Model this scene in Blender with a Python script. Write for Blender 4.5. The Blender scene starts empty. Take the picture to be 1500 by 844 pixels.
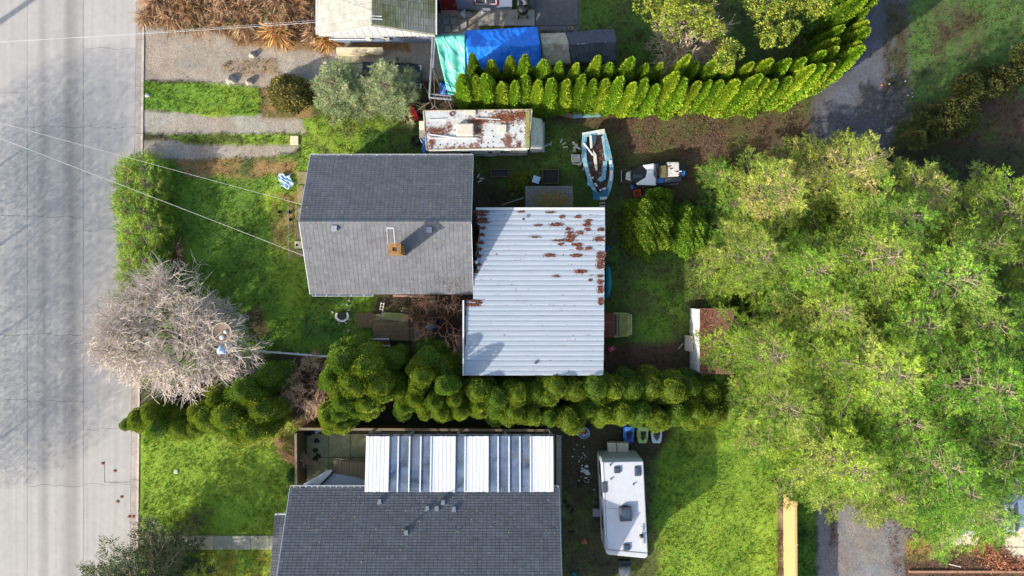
import bpy, bmesh, math, random
import numpy as np
from mathutils import Vector, Matrix, noise as mnoise
random.seed(7)
S = bpy.context.scene
COL = S.collection
R = math.radians
# ------------------------------------------------------------- camera, light
CAMH = 42.0
cam = bpy.data.objects.new('camera', bpy.data.cameras.new('camera'))
COL.objects.link(cam)
cam.location = (0, 0, CAMH)
cam.rotation_euler = (0, 0, 0)
cam.data.lens = 24
cam.data.sensor_width = 36
cam.data.clip_end = 2000
S.camera = cam
SUN_EL, SUN_DIR = 25.0, 35.0      # elevation; direction the shadows fall, degrees north of east
w = bpy.data.worlds.new('World')
S.world = w
w.use_nodes = True
nt = w.node_tree
bg = nt.nodes['Background']
sky = nt.nodes.new('ShaderNodeTexSky')
sky.sky_type = 'NISHITA'
sky.sun_disc = False
sky.sun_elevation = R(SUN_EL)
sky.sun_rotation = R(270 - SUN_DIR)
sky.air_density = 1.0
sky.dust_density = 2.0
nt.links.new(sky.outputs[0], bg.inputs[0])
bg.inputs[1].default_value = 0.15
sl = bpy.data.lights.new('sun', 'SUN')
sl.energy = 3.6
sl.angle = R(0.6)
sl.color = (1.0, 0.93, 0.82)
sun = bpy.data.objects.new('sun', sl)
COL.objects.link(sun)
a = R(SUN_DIR)
e = R(SUN_EL)
d = Vector((math.cos(a) * math.cos(e), math.sin(a) * math.cos(e), -math.sin(e)))
sun.rotation_euler = d.to_track_quat('-Z', 'Y').to_euler()
S.view_settings.view_transform = 'Standard'
S.view_settings.look = 'None'
S.view_settings.exposure = 0.90
S.view_settings.gamma = 1.0
S.render.engine = 'CYCLES'
S.cycles.max_bounces = 6
S.cycles.transparent_max_bounces = 12

# ------------------------------------------------------------- helpers
def P(px, py, z=0.0):
    """place of a picture point lying at height z (straight-down view)"""
    k = (CAMH - z) / 1000.0
    return ((px - 750) * k, (422 - py) * k)

def srgb(r, g, b):
    f = lambda c: (c / 255.0) / 12.92 if c <= 10 else (((c / 255.0) + 0.055) / 1.055) ** 2.4
    return (f(r), f(g), f(b))

MATS = {}
def mat(name, col, rough=0.8, var=0.25, scale=6.0, bump=0.0, bscale=None, metal=0.0,
        col2=None, attr=False, obj_rand=0.0, stretch=None, spec=0.5, detail=6, patch=None, ramp=(0.35, 0.7)):
    if name in MATS: return MATS[name]
    m = bpy.data.materials.new(name)
    m.use_nodes = True
    n = m.node_tree.nodes; l = m.node_tree.links
    b = n['Principled BSDF']
    b.inputs['Roughness'].default_value = rough
    b.inputs['Metallic'].default_value = metal
    b.inputs['Specular IOR Level'].default_value = spec
    geo = n.new('ShaderNodeNewGeometry')
    vec = geo.outputs['Position']
    if stretch:
        mp = n.new('ShaderNodeMapping'); mp.inputs['Scale'].default_value = stretch
        l.new(vec, mp.inputs['Vector']); vec = mp.outputs[0]
    nz = n.new('ShaderNodeTexNoise'); nz.inputs['Scale'].default_value = scale
    nz.inputs['Detail'].default_value = detail; nz.inputs['Roughness'].default_value = 0.65
    l.new(vec, nz.inputs['Vector'])
    rp = n.new('ShaderNodeMapRange')
    rp.inputs[1].default_value = 0.3; rp.inputs[2].default_value = 0.7
    rp.inputs[3].default_value = 1 - var; rp.inputs[4].default_value = 1 + var
    l.new(nz.outputs[0], rp.inputs[0])
    if attr:
        at = n.new('ShaderNodeAttribute'); at.attribute_name = 'Col'; base = at.outputs['Color']
    else:
        rgb = n.new('ShaderNodeRGB'); rgb.outputs[0].default_value = (*col, 1); base = rgb.outputs[0]
    if col2:
        mx = n.new('ShaderNodeMix'); mx.data_type = 'RGBA'
        n2 = n.new('ShaderNodeTexNoise'); n2.inputs['Scale'].default_value = patch or scale * 0.3
        n2.inputs['Detail'].default_value = 7; n2.inputs['Roughness'].default_value = 0.7
        l.new(geo.outputs['Position'], n2.inputs['Vector'])
        cr = n.new('ShaderNodeMapRange'); cr.inputs[1].default_value = ramp[0]; cr.inputs[2].default_value = ramp[1]
        l.new(n2.outputs[0], cr.inputs[0])
        l.new(cr.outputs[0], mx.inputs[0]); l.new(base, mx.inputs[6]); mx.inputs[7].default_value = (*col2, 1)
        base = mx.outputs[2]
    vm = n.new('ShaderNodeVectorMath'); vm.operation = 'SCALE'
    l.new(base, vm.inputs[0]); l.new(rp.outputs[0], vm.inputs[3])
    out = vm.outputs[0]
    if obj_rand:
        oi = n.new('ShaderNodeObjectInfo'); r2 = n.new('ShaderNodeMapRange')
        r2.inputs[3].default_value = 1 - obj_rand; r2.inputs[4].default_value = 1 + obj_rand
        l.new(oi.outputs['Random'], r2.inputs[0])
        v2 = n.new('ShaderNodeVectorMath'); v2.operation = 'SCALE'
        l.new(out, v2.inputs[0]); l.new(r2.outputs[0], v2.inputs[3]); out = v2.outputs[0]
    l.new(out, b.inputs['Base Color'])
    if bump:
        bn = n.new('ShaderNodeBump'); bn.inputs['Strength'].default_value = 1.0
        bn.inputs['Distance'].default_value = bump
        n3 = n.new('ShaderNodeTexNoise'); n3.inputs['Scale'].default_value = bscale or scale * 3
        n3.inputs['Detail'].default_value = 5
        l.new(vec, n3.inputs['Vector'])
        l.new(n3.outputs[0], bn.inputs['Height']); l.new(bn.outputs[0], b.inputs['Normal'])
    MATS[name] = m
    return m

def leafmat(name, attr=True, rough=0.6, trans=0.25, obj_rand=0.15):
    m = mat(name, (0.1, 0.1, 0.1), rough=rough, var=0.12, scale=3, attr=True, obj_rand=obj_rand, spec=0.3)
    n = m.node_tree.nodes; l = m.node_tree.links
    b = n['Principled BSDF']; o = n['Material Output']
    src = b.inputs['Base Color'].links[0].from_socket
    t = n.new('ShaderNodeBsdfTranslucent'); l.new(src, t.inputs[0])
    ms = n.new('ShaderNodeMixShader'); ms.inputs[0].default_value = trans
    l.new(b.outputs[0], ms.inputs[1]); l.new(t.outputs[0], ms.inputs[2]); l.new(ms.outputs[0], o.inputs[0])
    return m

def clearmat(name, tint, alpha, rough=0.15):
    m = bpy.data.materials.new(name); m.use_nodes = True
    n = m.node_tree.nodes; l = m.node_tree.links
    b = n['Principled BSDF']; b.inputs['Base Color'].default_value = (*tint, 1)
    b.inputs['Roughness'].default_value = rough
    t = n.new('ShaderNodeBsdfTransparent'); ms = n.new('ShaderNodeMixShader')
    nz = n.new('ShaderNodeTexNoise'); nz.inputs['Scale'].default_value = 1.5; nz.inputs['Detail'].default_value = 6
    g = n.new('ShaderNodeNewGeometry'); l.new(g.outputs['Position'], nz.inputs['Vector'])
    mr = n.new('ShaderNodeMapRange'); mr.inputs[1].default_value = 0.3; mr.inputs[2].default_value = 0.7
    mr.inputs[3].default_value = max(0, alpha - 0.15); mr.inputs[4].default_value = alpha + 0.15
    l.new(nz.outputs[0], mr.inputs[0]); l.new(mr.outputs[0], ms.inputs[0])
    l.new(t.outputs[0], ms.inputs[1]); l.new(b.outputs[0], ms.inputs[2]); l.new(ms.outputs[0], n['Material Output'].inputs[0])
    MATS[name] = m
    return m

def root_loc(o):
    while o.parent: o = o.parent
    return Vector(o.location)

def tag(o, label=None, cat=None, group=None, kind=None):
    if label: o['label'] = label
    if cat: o['category'] = cat
    if group: o['group'] = group
    if kind: o['kind'] = kind
    return o

def thing(name, label, cat, loc=(0, 0, 0), rz=0.0, group=None, kind=None):
    o = bpy.data.objects.new(name, None); COL.objects.link(o)
    o.empty_display_size = 0.3
    o.location = loc; o.rotation_euler = (0, 0, rz)
    return tag(o, label, cat, group, kind)

def link(name, me, parent=None, kind=None):
    o = bpy.data.objects.new(name, me); COL.objects.link(o)
    if parent: o.parent = parent
    if kind: o['kind'] = kind
    return o

def mesh_np(name, V, F, m, C=None, smooth=False):
    """V (n,3), F (k,3|4) ints, C (n,3) colour per vertex"""
    me = bpy.data.meshes.new(name)
    V = np.asarray(V, dtype=np.float32); F = np.asarray(F, dtype=np.int32)
    k, s = F.shape
    me.vertices.add(len(V)); me.vertices.foreach_set('co', V.ravel())
    me.loops.add(k * s); me.loops.foreach_set('vertex_index', F.ravel())
    me.polygons.add(k)
    me.polygons.foreach_set('loop_start', np.arange(k, dtype=np.int32) * s)
    if smooth: me.polygons.foreach_set('use_smooth', np.ones(k, dtype=bool))
    me.update(calc_edges=True)
    if C is not None:
        at = me.attributes.new('Col', 'FLOAT_COLOR', 'POINT')
        c4 = np.ones((len(V), 4), dtype=np.float32); c4[:, :3] = C
        at.data.foreach_set('color', c4.ravel())
    if m: me.materials.append(m)
    return me

class MB:
    def __init__(s): s.v = []; s.f = []; s.c = []; s.cur = None
    def _add(s, vs, fs):
        o = len(s.v)
        s.v += [tuple(v) for v in vs]; s.f += [tuple(i + o for i in f) for f in fs]
        if s.cur is not None: s.c += [s.cur] * len(vs)
        return s
    def box(s, x0, x1, y0, y1, z0, z1, M=None):
        vs = [Vector((x, y, z)) for z in (z0, z1) for y in (y0, y1) for x in (x0, x1)]
        if M is not None: vs = [M @ v for v in vs]
        return s._add(vs, [(0, 2, 3, 1), (4, 5, 7, 6), (0, 1, 5, 4), (2, 6, 7, 3), (0, 4, 6, 2), (1, 3, 7, 5)])
    def cbox(s, c, sz, rz=0.0, rx=0.0, ry=0.0):
        M = Matrix.Translation(c) @ Matrix.Rotation(rz, 4, 'Z') @ Matrix.Rotation(ry, 4, 'Y') @ Matrix.Rotation(rx, 4, 'X')
        a_, b_, c_ = sz[0] / 2, sz[1] / 2, sz[2] / 2
        return s.box(-a_, a_, -b_, b_, -c_, c_, M)
    def prism(s, pts, z0, z1):
        """pts ccw in xy; z0,z1 number or list"""
        n = len(pts)
        zz0 = z0 if hasattr(z0, '__len__') else [z0] * n
        zz1 = z1 if hasattr(z1, '__len__') else [z1] * n
        ar = sum(pts[i][0] * pts[(i + 1) % n][1] - pts[(i + 1) % n][0] * pts[i][1] for i in range(n))
        if ar < 0: pts = pts[::-1]; zz0 = zz0[::-1]; zz1 = zz1[::-1]
        vs = [(p[0], p[1], z) for p, z in zip(pts, zz0)] + [(p[0], p[1], z) for p, z in zip(pts, zz1)]
        fs = [tuple(range(n))[::-1], tuple(range(n, 2 * n))]
        for i in range(n):
            j = (i + 1) % n; fs.append((i, j, n + j, n + i))
        return s._add(vs, fs)
    def tube(s, path, r, n=6, closed=False):
        path = [Vector(p) for p in path]; m = len(path); rs = r if hasattr(r, '__len__') else [r] * m
        vs = []
        for i, p in enumerate(path):
            if closed: t = path[(i + 1) % m] - path[i - 1]
            else: t = path[min(i + 1, m - 1)] - path[max(i - 1, 0)]
            t.normalize()
            u = t.cross(Vector((0, 0, 1)))
            if u.length < 0.05: u = t.cross(Vector((1, 0, 0)))
            u.normalize(); w_ = t.cross(u)
            for k in range(n):
                a_ = 2 * math.pi * k / n
                vs.append(p + (u * math.cos(a_) + w_ * math.sin(a_)) * rs[i])
        fs = []
        for i in range(m if closed else m - 1):
            j = (i + 1) % m
            for k in range(n):
                k2 = (k + 1) % n
                fs.append((i * n + k, i * n + k2, j * n + k2, j * n + k))
        if not closed:
            fs.append(tuple(range(n))); fs.append(tuple(range((m - 1) * n, m * n))[::-1])
        return s._add(vs, fs)
    def cyl(s, x, y, z0, z1, r, n=16, r1=None):
        return s.tube([(x, y, z0), (x, y, z1)], [r, r if r1 is None else r1], n)
    def lathe(s, c, prof, n=20, axis='Z'):
        """prof list of (r,z)"""
        vs = []
        for r_, z in prof:
            for k in range(n):
                a_ = 2 * math.pi * k / n
                p = Vector((r_ * math.cos(a_), r_ * math.sin(a_), z))
                if axis == 'Y': p = Vector((p.x, p.z, p.y))
                if axis == 'X': p = Vector((p.z, p.x, p.y))
                vs.append(Vector(c) + p)
        fs = []
        for i in range(len(prof) - 1):
            for k in range(n):
                k2 = (k + 1) % n
                fs.append((i * n + k, i * n + k2, (i + 1) * n + k2, (i + 1) * n + k))
        fs.append(tuple(range(n))[::-1]); fs.append(tuple(range((len(prof) - 1) * n, len(prof) * n)))
        return s._add(vs, fs)
    def grid(s, fn, nu, nv):
        vs = [fn(i / nu, j / nv) for j in range(nv + 1) for i in range(nu + 1)]
        fs = [(j * (nu + 1) + i, j * (nu + 1) + i + 1, (j + 1) * (nu + 1) + i + 1, (j + 1) * (nu + 1) + i)
              for j in range(nv) for i in range(nu)]
        return s._add(vs, fs)
    def mesh(s, name, m, off=None, smooth=False):
        me = bpy.data.meshes.new(name)
        v = s.v if off is None else [(p[0] - off.x, p[1] - off.y, p[2] - off.z) for p in s.v]
        me.from_pydata(v, [], s.f)
        if smooth:
            for p in me.polygons: p.use_smooth = True
        if s.c:
            at = me.attributes.new('Col', 'FLOAT_COLOR', 'POINT')
            at.data.foreach_set('color', [x for c in s.c for x in (*c, 1.0)])
        me.materials.append(m)
        me.update()
        return me
    def build(s, name, m, parent=None, world=False, bevel=0.0, smooth=False, kind=None, solid=0.0, label=None, seg=2):
        off = root_loc(parent) if (world and parent) else None
        o = link(name, s.mesh(name, m, off, smooth), parent, kind)
        if solid:
            md = o.modifiers.new('s', 'SOLIDIFY'); md.thickness = solid
        if bevel:
            md = o.modifiers.new('b', 'BEVEL'); md.width = bevel; md.segments = seg; md.limit_method = 'ANGLE'
        if label: o['label'] = label
        return o

def copy_tree(o, parent=None):
    c = o.copy(); COL.objects.link(c); c.parent = parent
    for ch in list(o.children): copy_tree(ch, c)
    return c

rngn = np.random.default_rng(11)
def unit(v): return v / np.maximum(np.linalg.norm(v, axis=1, keepdims=True), 1e-6)

def diamonds(Pn, D, size, width, col, rng, up=None):
    """leaf shaped diamonds: base Pn, long axis D, returns V,F,C"""
    n = len(Pn)
    D = unit(D)
    ref = rng.normal(size=(n, 3)) if up is None else up + rng.normal(size=(n, 3)) * 0.5
    side = unit(np.cross(D, ref))
    size = np.broadcast_to(size, (n,))[:, None]; wd = size * width
    v0 = Pn; v1 = Pn + D * size * 0.5 + side * wd * 0.5; v2 = Pn + D * size; v3 = Pn + D * size * 0.5 - side * wd * 0.5
    V = np.stack([v0, v1, v2, v3], 1).reshape(-1, 3)
    F = np.arange(4 * n).reshape(-1, 4)
    C = np.repeat(col, 4, axis=0)
    return V, F, C

def merge(parts):
    Vs, Fs, Cs, o = [], [], [], 0
    for V, F, C in parts:
        Vs.append(V); Fs.append(F + o); Cs.append(C); o += len(V)
    return np.concatenate(Vs), np.concatenate(Fs), np.concatenate(Cs)

def colvar(n, cols, rng, v=0.25):
    cols = np.array(cols); i = rng.integers(0, len(cols), n); t = rng.random((n, 1))
    j = rng.integers(0, len(cols), n)
    c = cols[i] * t + cols[j] * (1 - t)
    return c * (1 + v * (rng.random((n, 1)) * 2 - 1))

def segs_mesh(A, B, ra, rb, cols, sides=3):
    """tapered sticks"""
    A = np.array(A); B = np.array(B); ra = np.array(ra)[:, None]; rb = np.array(rb)[:, None]
    n = len(A); D = unit(B - A)
    ref = np.tile([[0.31, 0.17, 0.93]], (n, 1)); U = unit(np.cross(D, ref)); W = np.cross(D, U)
    rings = []
    for P0, r_ in ((A, ra), (B, rb)):
        for k in range(sides):
            t = 2 * math.pi * k / sides
            rings.append(P0 + (U * math.cos(t) + W * math.sin(t)) * r_)
    V = np.stack(rings, 1).reshape(-1, 3)
    base = (np.arange(n) * 2 * sides)[:, None]
    F = np.concatenate([base + np.array([[k, (k + 1) % sides, sides + (k + 1) % sides, sides + k]]) for k in range(sides)])
    C = np.repeat(np.array(cols), 2 * sides, axis=0)
    return V, F, C

def vnoise(x, y, scale, seed):
    """smooth value noise on arrays"""
    r_ = np.random.default_rng(seed); G = r_.random((256, 256))
    u = x / scale + 1000.3; v = y / scale + 1000.7
    i = np.floor(u).astype(int); j = np.floor(v).astype(int); fu = u - i; fv = v - j
    fu = fu * fu * (3 - 2 * fu); fv = fv * fv * (3 - 2 * fv)
    g = lambda a_, b_: G[a_ % 256, b_ % 256]
    return (g(i, j) * (1 - fu) + g(i + 1, j) * fu) * (1 - fv) + (g(i, j + 1) * (1 - fu) + g(i + 1, j + 1) * fu) * fv
def fbm(x, y, scale, seed, octs=4):
    s = 0; amp = 1; tot = 0
    for o in range(octs):
        s = s + amp * vnoise(x, y, scale / 2 ** o, seed + o * 13); tot += amp; amp *= 0.55
    return s / tot

# ------------------------------------------------------------- materials
M = {}
ORD = ['first', 'second', 'third', 'fourth', 'fifth', 'sixth', 'seventh', 'eighth', 'ninth', 'tenth', 'eleventh', 'twelfth', 'thirteenth', 'fourteenth', 'fifteenth', 'sixteenth', 'seventeenth', 'eighteenth', 'nineteenth', 'twentieth']
def rank_labels(items, key, fmt, secs=None):
    """items: things; label each by its order in its section: key(o) -> (section, sort value)"""
    by = {}
    for o in items: by.setdefault(key(o)[0], []).append(o)
    for s_, L in by.items():
        L.sort(key=lambda o: key(o)[1])
        for k, o in enumerate(L): o['label'] = fmt.format(ord=ORD[min(k, 19)], sec=s_)
M['ground'] = mat('soil_and_turf', (0.1, 0.1, 0.1), rough=0.95, var=0.3, scale=9, bump=0.03, bscale=14, attr=True, spec=0.15)
M['far'] = mat('far_ground', srgb(96, 104, 66), rough=0.95, var=0.4, scale=0.3, col2=srgb(80, 70, 55), patch=0.05, spec=0.1)
M['leaf'] = leafmat('leaf')
M['needle'] = leafmat('needle', trans=0.2)
M['bark'] = mat('bark', (0.1, 0.1, 0.1), rough=0.9, var=0.25, scale=20, attr=True, spec=0.2)
M['litter'] = mat('leaf_litter', (0.1, 0.1, 0.1), rough=0.9, var=0.2, scale=10, attr=True, spec=0.2)
M['shingle'] = mat('shingle', (0.1, 0.1, 0.1), rough=0.85, var=0.17, scale=1.3, detail=13, bump=0.004, bscale=120, attr=True, spec=0.35)
M['tin'] = mat('painted_tin', srgb(164, 172, 180), rough=0.42, var=0.08, scale=2.5, metal=0.0, spec=0.5, col2=srgb(158, 168, 178), patch=0.7, stretch=(0.6, 5, 1))
M['white'] = mat('white_paint', (0.64, 0.64, 0.63), rough=0.5, var=0.08, scale=5)
M['whitedirty'] = mat('dirty_white_paint', (0.62, 0.60, 0.54), rough=0.6, var=0.2, scale=5, col2=(0.28, 0.26, 0.17), patch=1.6, ramp=(0.5, 0.75))
M['rust'] = mat('rusty_brown', srgb(110, 62, 44), rough=0.9, var=0.35, scale=14)
M['wood'] = mat('weathered_wood', srgb(128, 112, 90), rough=0.85, var=0.25, scale=12, stretch=(1, 1, 6))
M['darkwood'] = mat('dark_wood', srgb(108, 86, 70), rough=0.9, var=0.35, scale=10, col2=srgb(90, 92, 52), patch=1.2)
M['cedar'] = mat('new_cedar', srgb(196, 164, 116), rough=0.8, var=0.18, scale=6, stretch=(1, 8, 1))
M['deck'] = mat('mossy_deck_wood', srgb(122, 102, 78), rough=0.9, var=0.3, scale=14, col2=srgb(86, 92, 48), patch=1.5)
M['concrete'] = mat('concrete', srgb(165, 160, 148), rough=0.9, var=0.14, scale=8, bump=0.003, bscale=60, col2=srgb(140, 138, 122), patch=0.9)
M['mossconc'] = mat('mossy_concrete', srgb(150, 148, 116), rough=0.9, var=0.2, scale=6, col2=srgb(116, 118, 76), patch=1.2)
M['cream'] = mat('cream_concrete', srgb(214, 200, 168), rough=0.9, var=0.1, scale=5)
M['black'] = mat('black_plastic', (0.02, 0.02, 0.022), rough=0.5, var=0.2, scale=8)
M['rubber'] = mat('rubber', (0.018, 0.018, 0.018), rough=0.85, var=0.2, scale=20)
M['darkgrey'] = mat('dark_grey', (0.06, 0.065, 0.075), rough=0.6, var=0.25, scale=8)
M['grey'] = mat('grey_paint', (0.26, 0.27, 0.29), rough=0.6, var=0.15, scale=8)
M['galv'] = mat('galvanised', (0.42, 0.43, 0.45), rough=0.45, var=0.2, scale=12, metal=0.5)
M['glass'] = mat('window_glass', (0.03, 0.04, 0.06), rough=0.08, var=0.2, scale=2, spec=0.8)
M['bluewall'] = mat('blue_grey_siding', srgb(128, 140, 165), rough=0.7, var=0.08, scale=6)
M['red'] = mat('red_paint', srgb(140, 20, 26), rough=0.5, var=0.15, scale=6)
M['maroon'] = mat('maroon_trim', srgb(120, 34, 46), rough=0.6, var=0.15, scale=6)
M['brick'] = mat('chimney_brick', srgb(176, 128, 70), rough=0.9, var=0.35, scale=16, col2=srgb(96, 70, 44), patch=4)
M['carblack'] = mat('dark_car_paint', (0.012, 0.016, 0.028), rough=0.22, var=0.15, scale=2, spec=0.6)
M['carwhite'] = mat('white_car_paint', (0.7, 0.71, 0.73), rough=0.25, var=0.04, scale=2)
M['mosscar'] = mat('moss_covered_paint', srgb(165, 160, 88), rough=0.8, var=0.2, scale=8, col2=srgb(120, 122, 60), patch=2.5, stretch=(1, 6, 1))
M['tealtarp'] = mat('teal_tarp', srgb(110, 200, 176), rough=0.45, var=0.12, scale=4, bump=0.02, bscale=6)
M['bluetarp'] = mat('blue_tarp', srgb(24, 118, 222), rough=0.38, var=0.12, scale=4, bump=0.02, bscale=6)
M['beigetarp'] = mat('beige_tarp', srgb(186, 174, 148), rough=0.7, var=0.2, scale=5, col2=srgb(100, 80, 60), patch=1.5, ramp=(.55, .75), bump=0.02, bscale=6)
M['greytarp'] = mat('dark_grey_tarp', srgb(74, 78, 88), rough=0.6, var=0.12, scale=4, bump=0.02, bscale=6)
M['boatblue'] = mat('faded_blue_gelcoat', srgb(104, 156, 176), rough=0.6, var=0.3, scale=8, col2=srgb(168, 180, 178), patch=3.2, ramp=(.45, .7))
M['teal'] = mat('dark_teal_gelcoat', srgb(24, 96, 118), rough=0.45, var=0.2, scale=6)
M['blue'] = mat('bright_blue_plastic', srgb(58, 116, 190), rough=0.45, var=0.15, scale=6)
M['navy'] = mat('dark_blue_plastic', srgb(28, 44, 88), rough=0.5, var=0.2, scale=6)
M['lime'] = mat('lime_plastic', srgb(176, 204, 110), rough=0.45, var=0.1, scale=6)
M['orange'] = mat('orange_plastic', srgb(222, 84, 34), rough=0.5, var=0.12, scale=6)
M['pink'] = mat('pink_red_plastic', srgb(206, 70, 88), rough=0.6, var=0.15, scale=6)
M['tan'] = mat('tan_vinyl', srgb(206, 196, 176), rough=0.6, var=0.15, scale=8)
M['palebluewhite'] = mat('pale_blue_sheet', srgb(176, 200, 225), rough=0.5, var=0.1, scale=8)
M['cyan'] = mat('turquoise_sheet', srgb(40, 150, 160), rough=0.5, var=0.3, scale=14, bump=0.02, bscale=20)
M['stairwood'] = mat('brown_stair_wood', srgb(146, 124, 96), rough=0.85, var=0.25, scale=9)
M['rock'] = mat('pale_rock', srgb(168, 162, 148), rough=0.9, var=0.25, scale=9, bump=0.02, bscale=10)
M['clear'] = clearmat('clear_roof_sheet', srgb(150, 170, 198), 0.24)
M['sheetwhite'] = mat('white_roof_sheet', (0.80, 0.80, 0.80), rough=0.45, var=0.05, scale=4)
M['cable'] = mat('cable_sheath', (0.6, 0.6, 0.58), rough=0.6, var=0.05, scale=3)
M['pole'] = mat('utility_pole_wood', srgb(110, 92, 76), rough=0.9, var=0.3, scale=10)
# ------------------------------------------------------------- the ground
def kerb_x(y, px0=213.0, px1=203.0):
    """x of the kerb's back edge at world y"""
    py = 422 - y / 0.042
    return (px0 + (px1 - px0) * py / 844.0 - 750) * 0.042

def road_material():
    m = mat('road_concrete', srgb(180, 175, 168), rough=0.9, var=0.07, scale=2.2, bump=0.003, bscale=50,
            col2=srgb(168, 165, 161), patch=0.25, obj_rand=0.035, spec=0.3)
    n = m.node_tree.nodes; l = m.node_tree.links
    b = n['Principled BSDF']; src = b.inputs['Base Color'].links[0].from_socket
    g = n.new('ShaderNodeNewGeometry'); sp = n.new('ShaderNodeSeparateXYZ'); l.new(g.outputs['Position'], sp.inputs[0])
    mp = n.new('ShaderNodeMapping'); mp.inputs['Scale'].default_value = (3.2, 0.045, 1)
    l.new(g.outputs['Position'], mp.inputs['Vector'])
    nz = n.new('ShaderNodeTexNoise'); nz.inputs['Scale'].default_value = 1.0; nz.inputs['Detail'].default_value = 4
    l.new(mp.outputs[0], nz.inputs['Vector'])
    mr = n.new('ShaderNodeMapRange'); mr.inputs[1].default_value = 0.35; mr.inputs[2].default_value = 0.65
    mr.inputs[3].default_value = 0.91; mr.inputs[4].default_value = 1.03
    l.new(nz.outputs[0], mr.inputs[0])
    # rubber darkened wheel tracks running along the street
    xr = n.new('ShaderNodeMapRange'); xr.inputs[1].default_value = -31.5; xr.inputs[2].default_value = -23.0
    l.new(sp.outputs[0], xr.inputs[0])
    ra = n.new('ShaderNodeValToRGB'); l.new(xr.outputs[0], ra.inputs[0])
    el = ra.color_ramp.elements
    def g3(v): return (v, v, v, 1)
    el[0].position = 0; el[0].color = g3(1); el[1].position = 1; el[1].color = g3(1)
    for p, v in ((0.26, 0.98), (0.32, 0.78), (0.37, 0.96), (0.45, 0.93), (0.50, 0.68), (0.55, 0.74), (0.59, 0.95), (0.66, 1.0)):
        q = el.new(p); q.color = g3(v)
    v1 = n.new('ShaderNodeVectorMath'); v1.operation = 'SCALE'; l.new(src, v1.inputs[0]); l.new(mr.outputs[0], v1.inputs[3])
    v2 = n.new('ShaderNodeVectorMath'); v2.operation = 'MULTIPLY'; l.new(v1.outputs[0], v2.inputs[0]); l.new(ra.outputs[0], v2.inputs[1])
    l.new(v2.outputs[0], b.inputs['Base Color'])
    return m
M['road'] = road_material()
M['joint'] = mat('joint_dirt', srgb(92, 88, 82), rough=0.95, var=0.3, scale=8)

# far ground, everything outside the detailed sheet
mb = MB(); mb.box(-600, 600, -600, 600, -0.6, -0.12)
tag(mb.build('ground', M['far']), kind='structure')
mb = MB(); mb.box(-75, -22.4, -30, 30, -0.1, -0.045)
road = tag(mb.build('road', M['joint']), kind='structure')
def wavy(x0, x1, y, amp, seed):
    r_ = random.Random(seed); n_ = 9
    return [(x0 + (x1 - x0) * i / (n_ - 1), y + (r_.random() - .5) * amp * (0 if i in (0, n_ - 1) else 1)) for i in range(n_)]
cols_x = [(-48.0, -38.6), (-38.5, (40 - 750) * .042 - .008), ((40 - 750) * .042 + .008, (122 - 750) * .042 - .012), ((122 - 750) * .042 + .012, None)]
joints = {0: [-25, -8, 4, 18], 1: [-25, (422 - 585) * .042, (422 - 490) * .042, (422 - 317) * .042, 12, 25],
          2: [-25, (422 - 712) * .042, (422 - 588) * .042, (422 - 490) * .042, (422 - 318) * .042, (422 - 186) * .042, 18.5, 25],
          3: [-25, (422 - 710) * .042, (422 - 629) * .042, (422 - 337) * .042, (422 - 187) * .042, (422 - 72) * .042, 25]}
for ci, (x0, x1) in enumerate(cols_x):
    js = joints[ci]
    for k in range(len(js) - 1):
        ya, yb = js[k], js[k + 1]
        xa, xb = x0, x1
        if x1 is None: xe = [kerb_x(ya) - .56, kerb_x(yb) - .56]
        else: xe = [x1, x1]
        lo = wavy(x0, xe[0], ya + .008, .22, ci * 50 + k)
        hi = wavy(x0, xe[1], yb - .008, .22, ci * 50 + k + 1)
        mb = MB(); pts = lo + hi[::-1]
        mb.prism(pts, -0.06, 0.0)
        mb.build('slab', M['road'], road)
# gutter and kerb
gut = thing('gutter', None, None); del_ = gut; tag(gut, kind='structure')
kb = thing('kerb', None, None); tag(kb, kind='structure')
M['kerb'] = mat('kerb_concrete', srgb(176, 166, 156), rough=0.9, var=0.16, scale=6, col2=srgb(140, 128, 118), patch=0.8, obj_rand=0.05, bump=.004, bscale=30)
y = -22.0
rk = random.Random(3)
while y < 22:
    L = 2.9 if y > -6 else 3.4
    ya, yb = y + .01, y + L - .01
    xa, xb = kerb_x(ya), kerb_x(yb)
    mb = MB(); mb.prism([(xa - .55, ya), (xb - .55, yb), (xb - .16, yb), (xa - .16, ya)], -0.06, [-.002, -.002, .012, .012])
    mb.build('gutter_slab', M['kerb'], gut)
    mb = MB(); mb.prism([(xa - .15, ya), (xb - .15, yb), (xb, yb), (xa, ya)], -0.06, [.05, .05, .1, .1])
    mb.build('kerbstone', M['kerb'], kb, bevel=.012)
    y += L
mb = MB(); x = kerb_x(2) - 1.9  # sunken square repair patch with its joint
for (u0, v0, u1, v1) in ((153, 706, 192, 706.7), (153, 676, 153.7, 707)):
    a0 = P(u0, v0); a1 = P(u1, v1); mb.box(a0[0], a1[0], a1[1], a0[1], .0035, .006)
tag(mb.build('patch_joint', M['joint'], road), kind='stuff')

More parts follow.
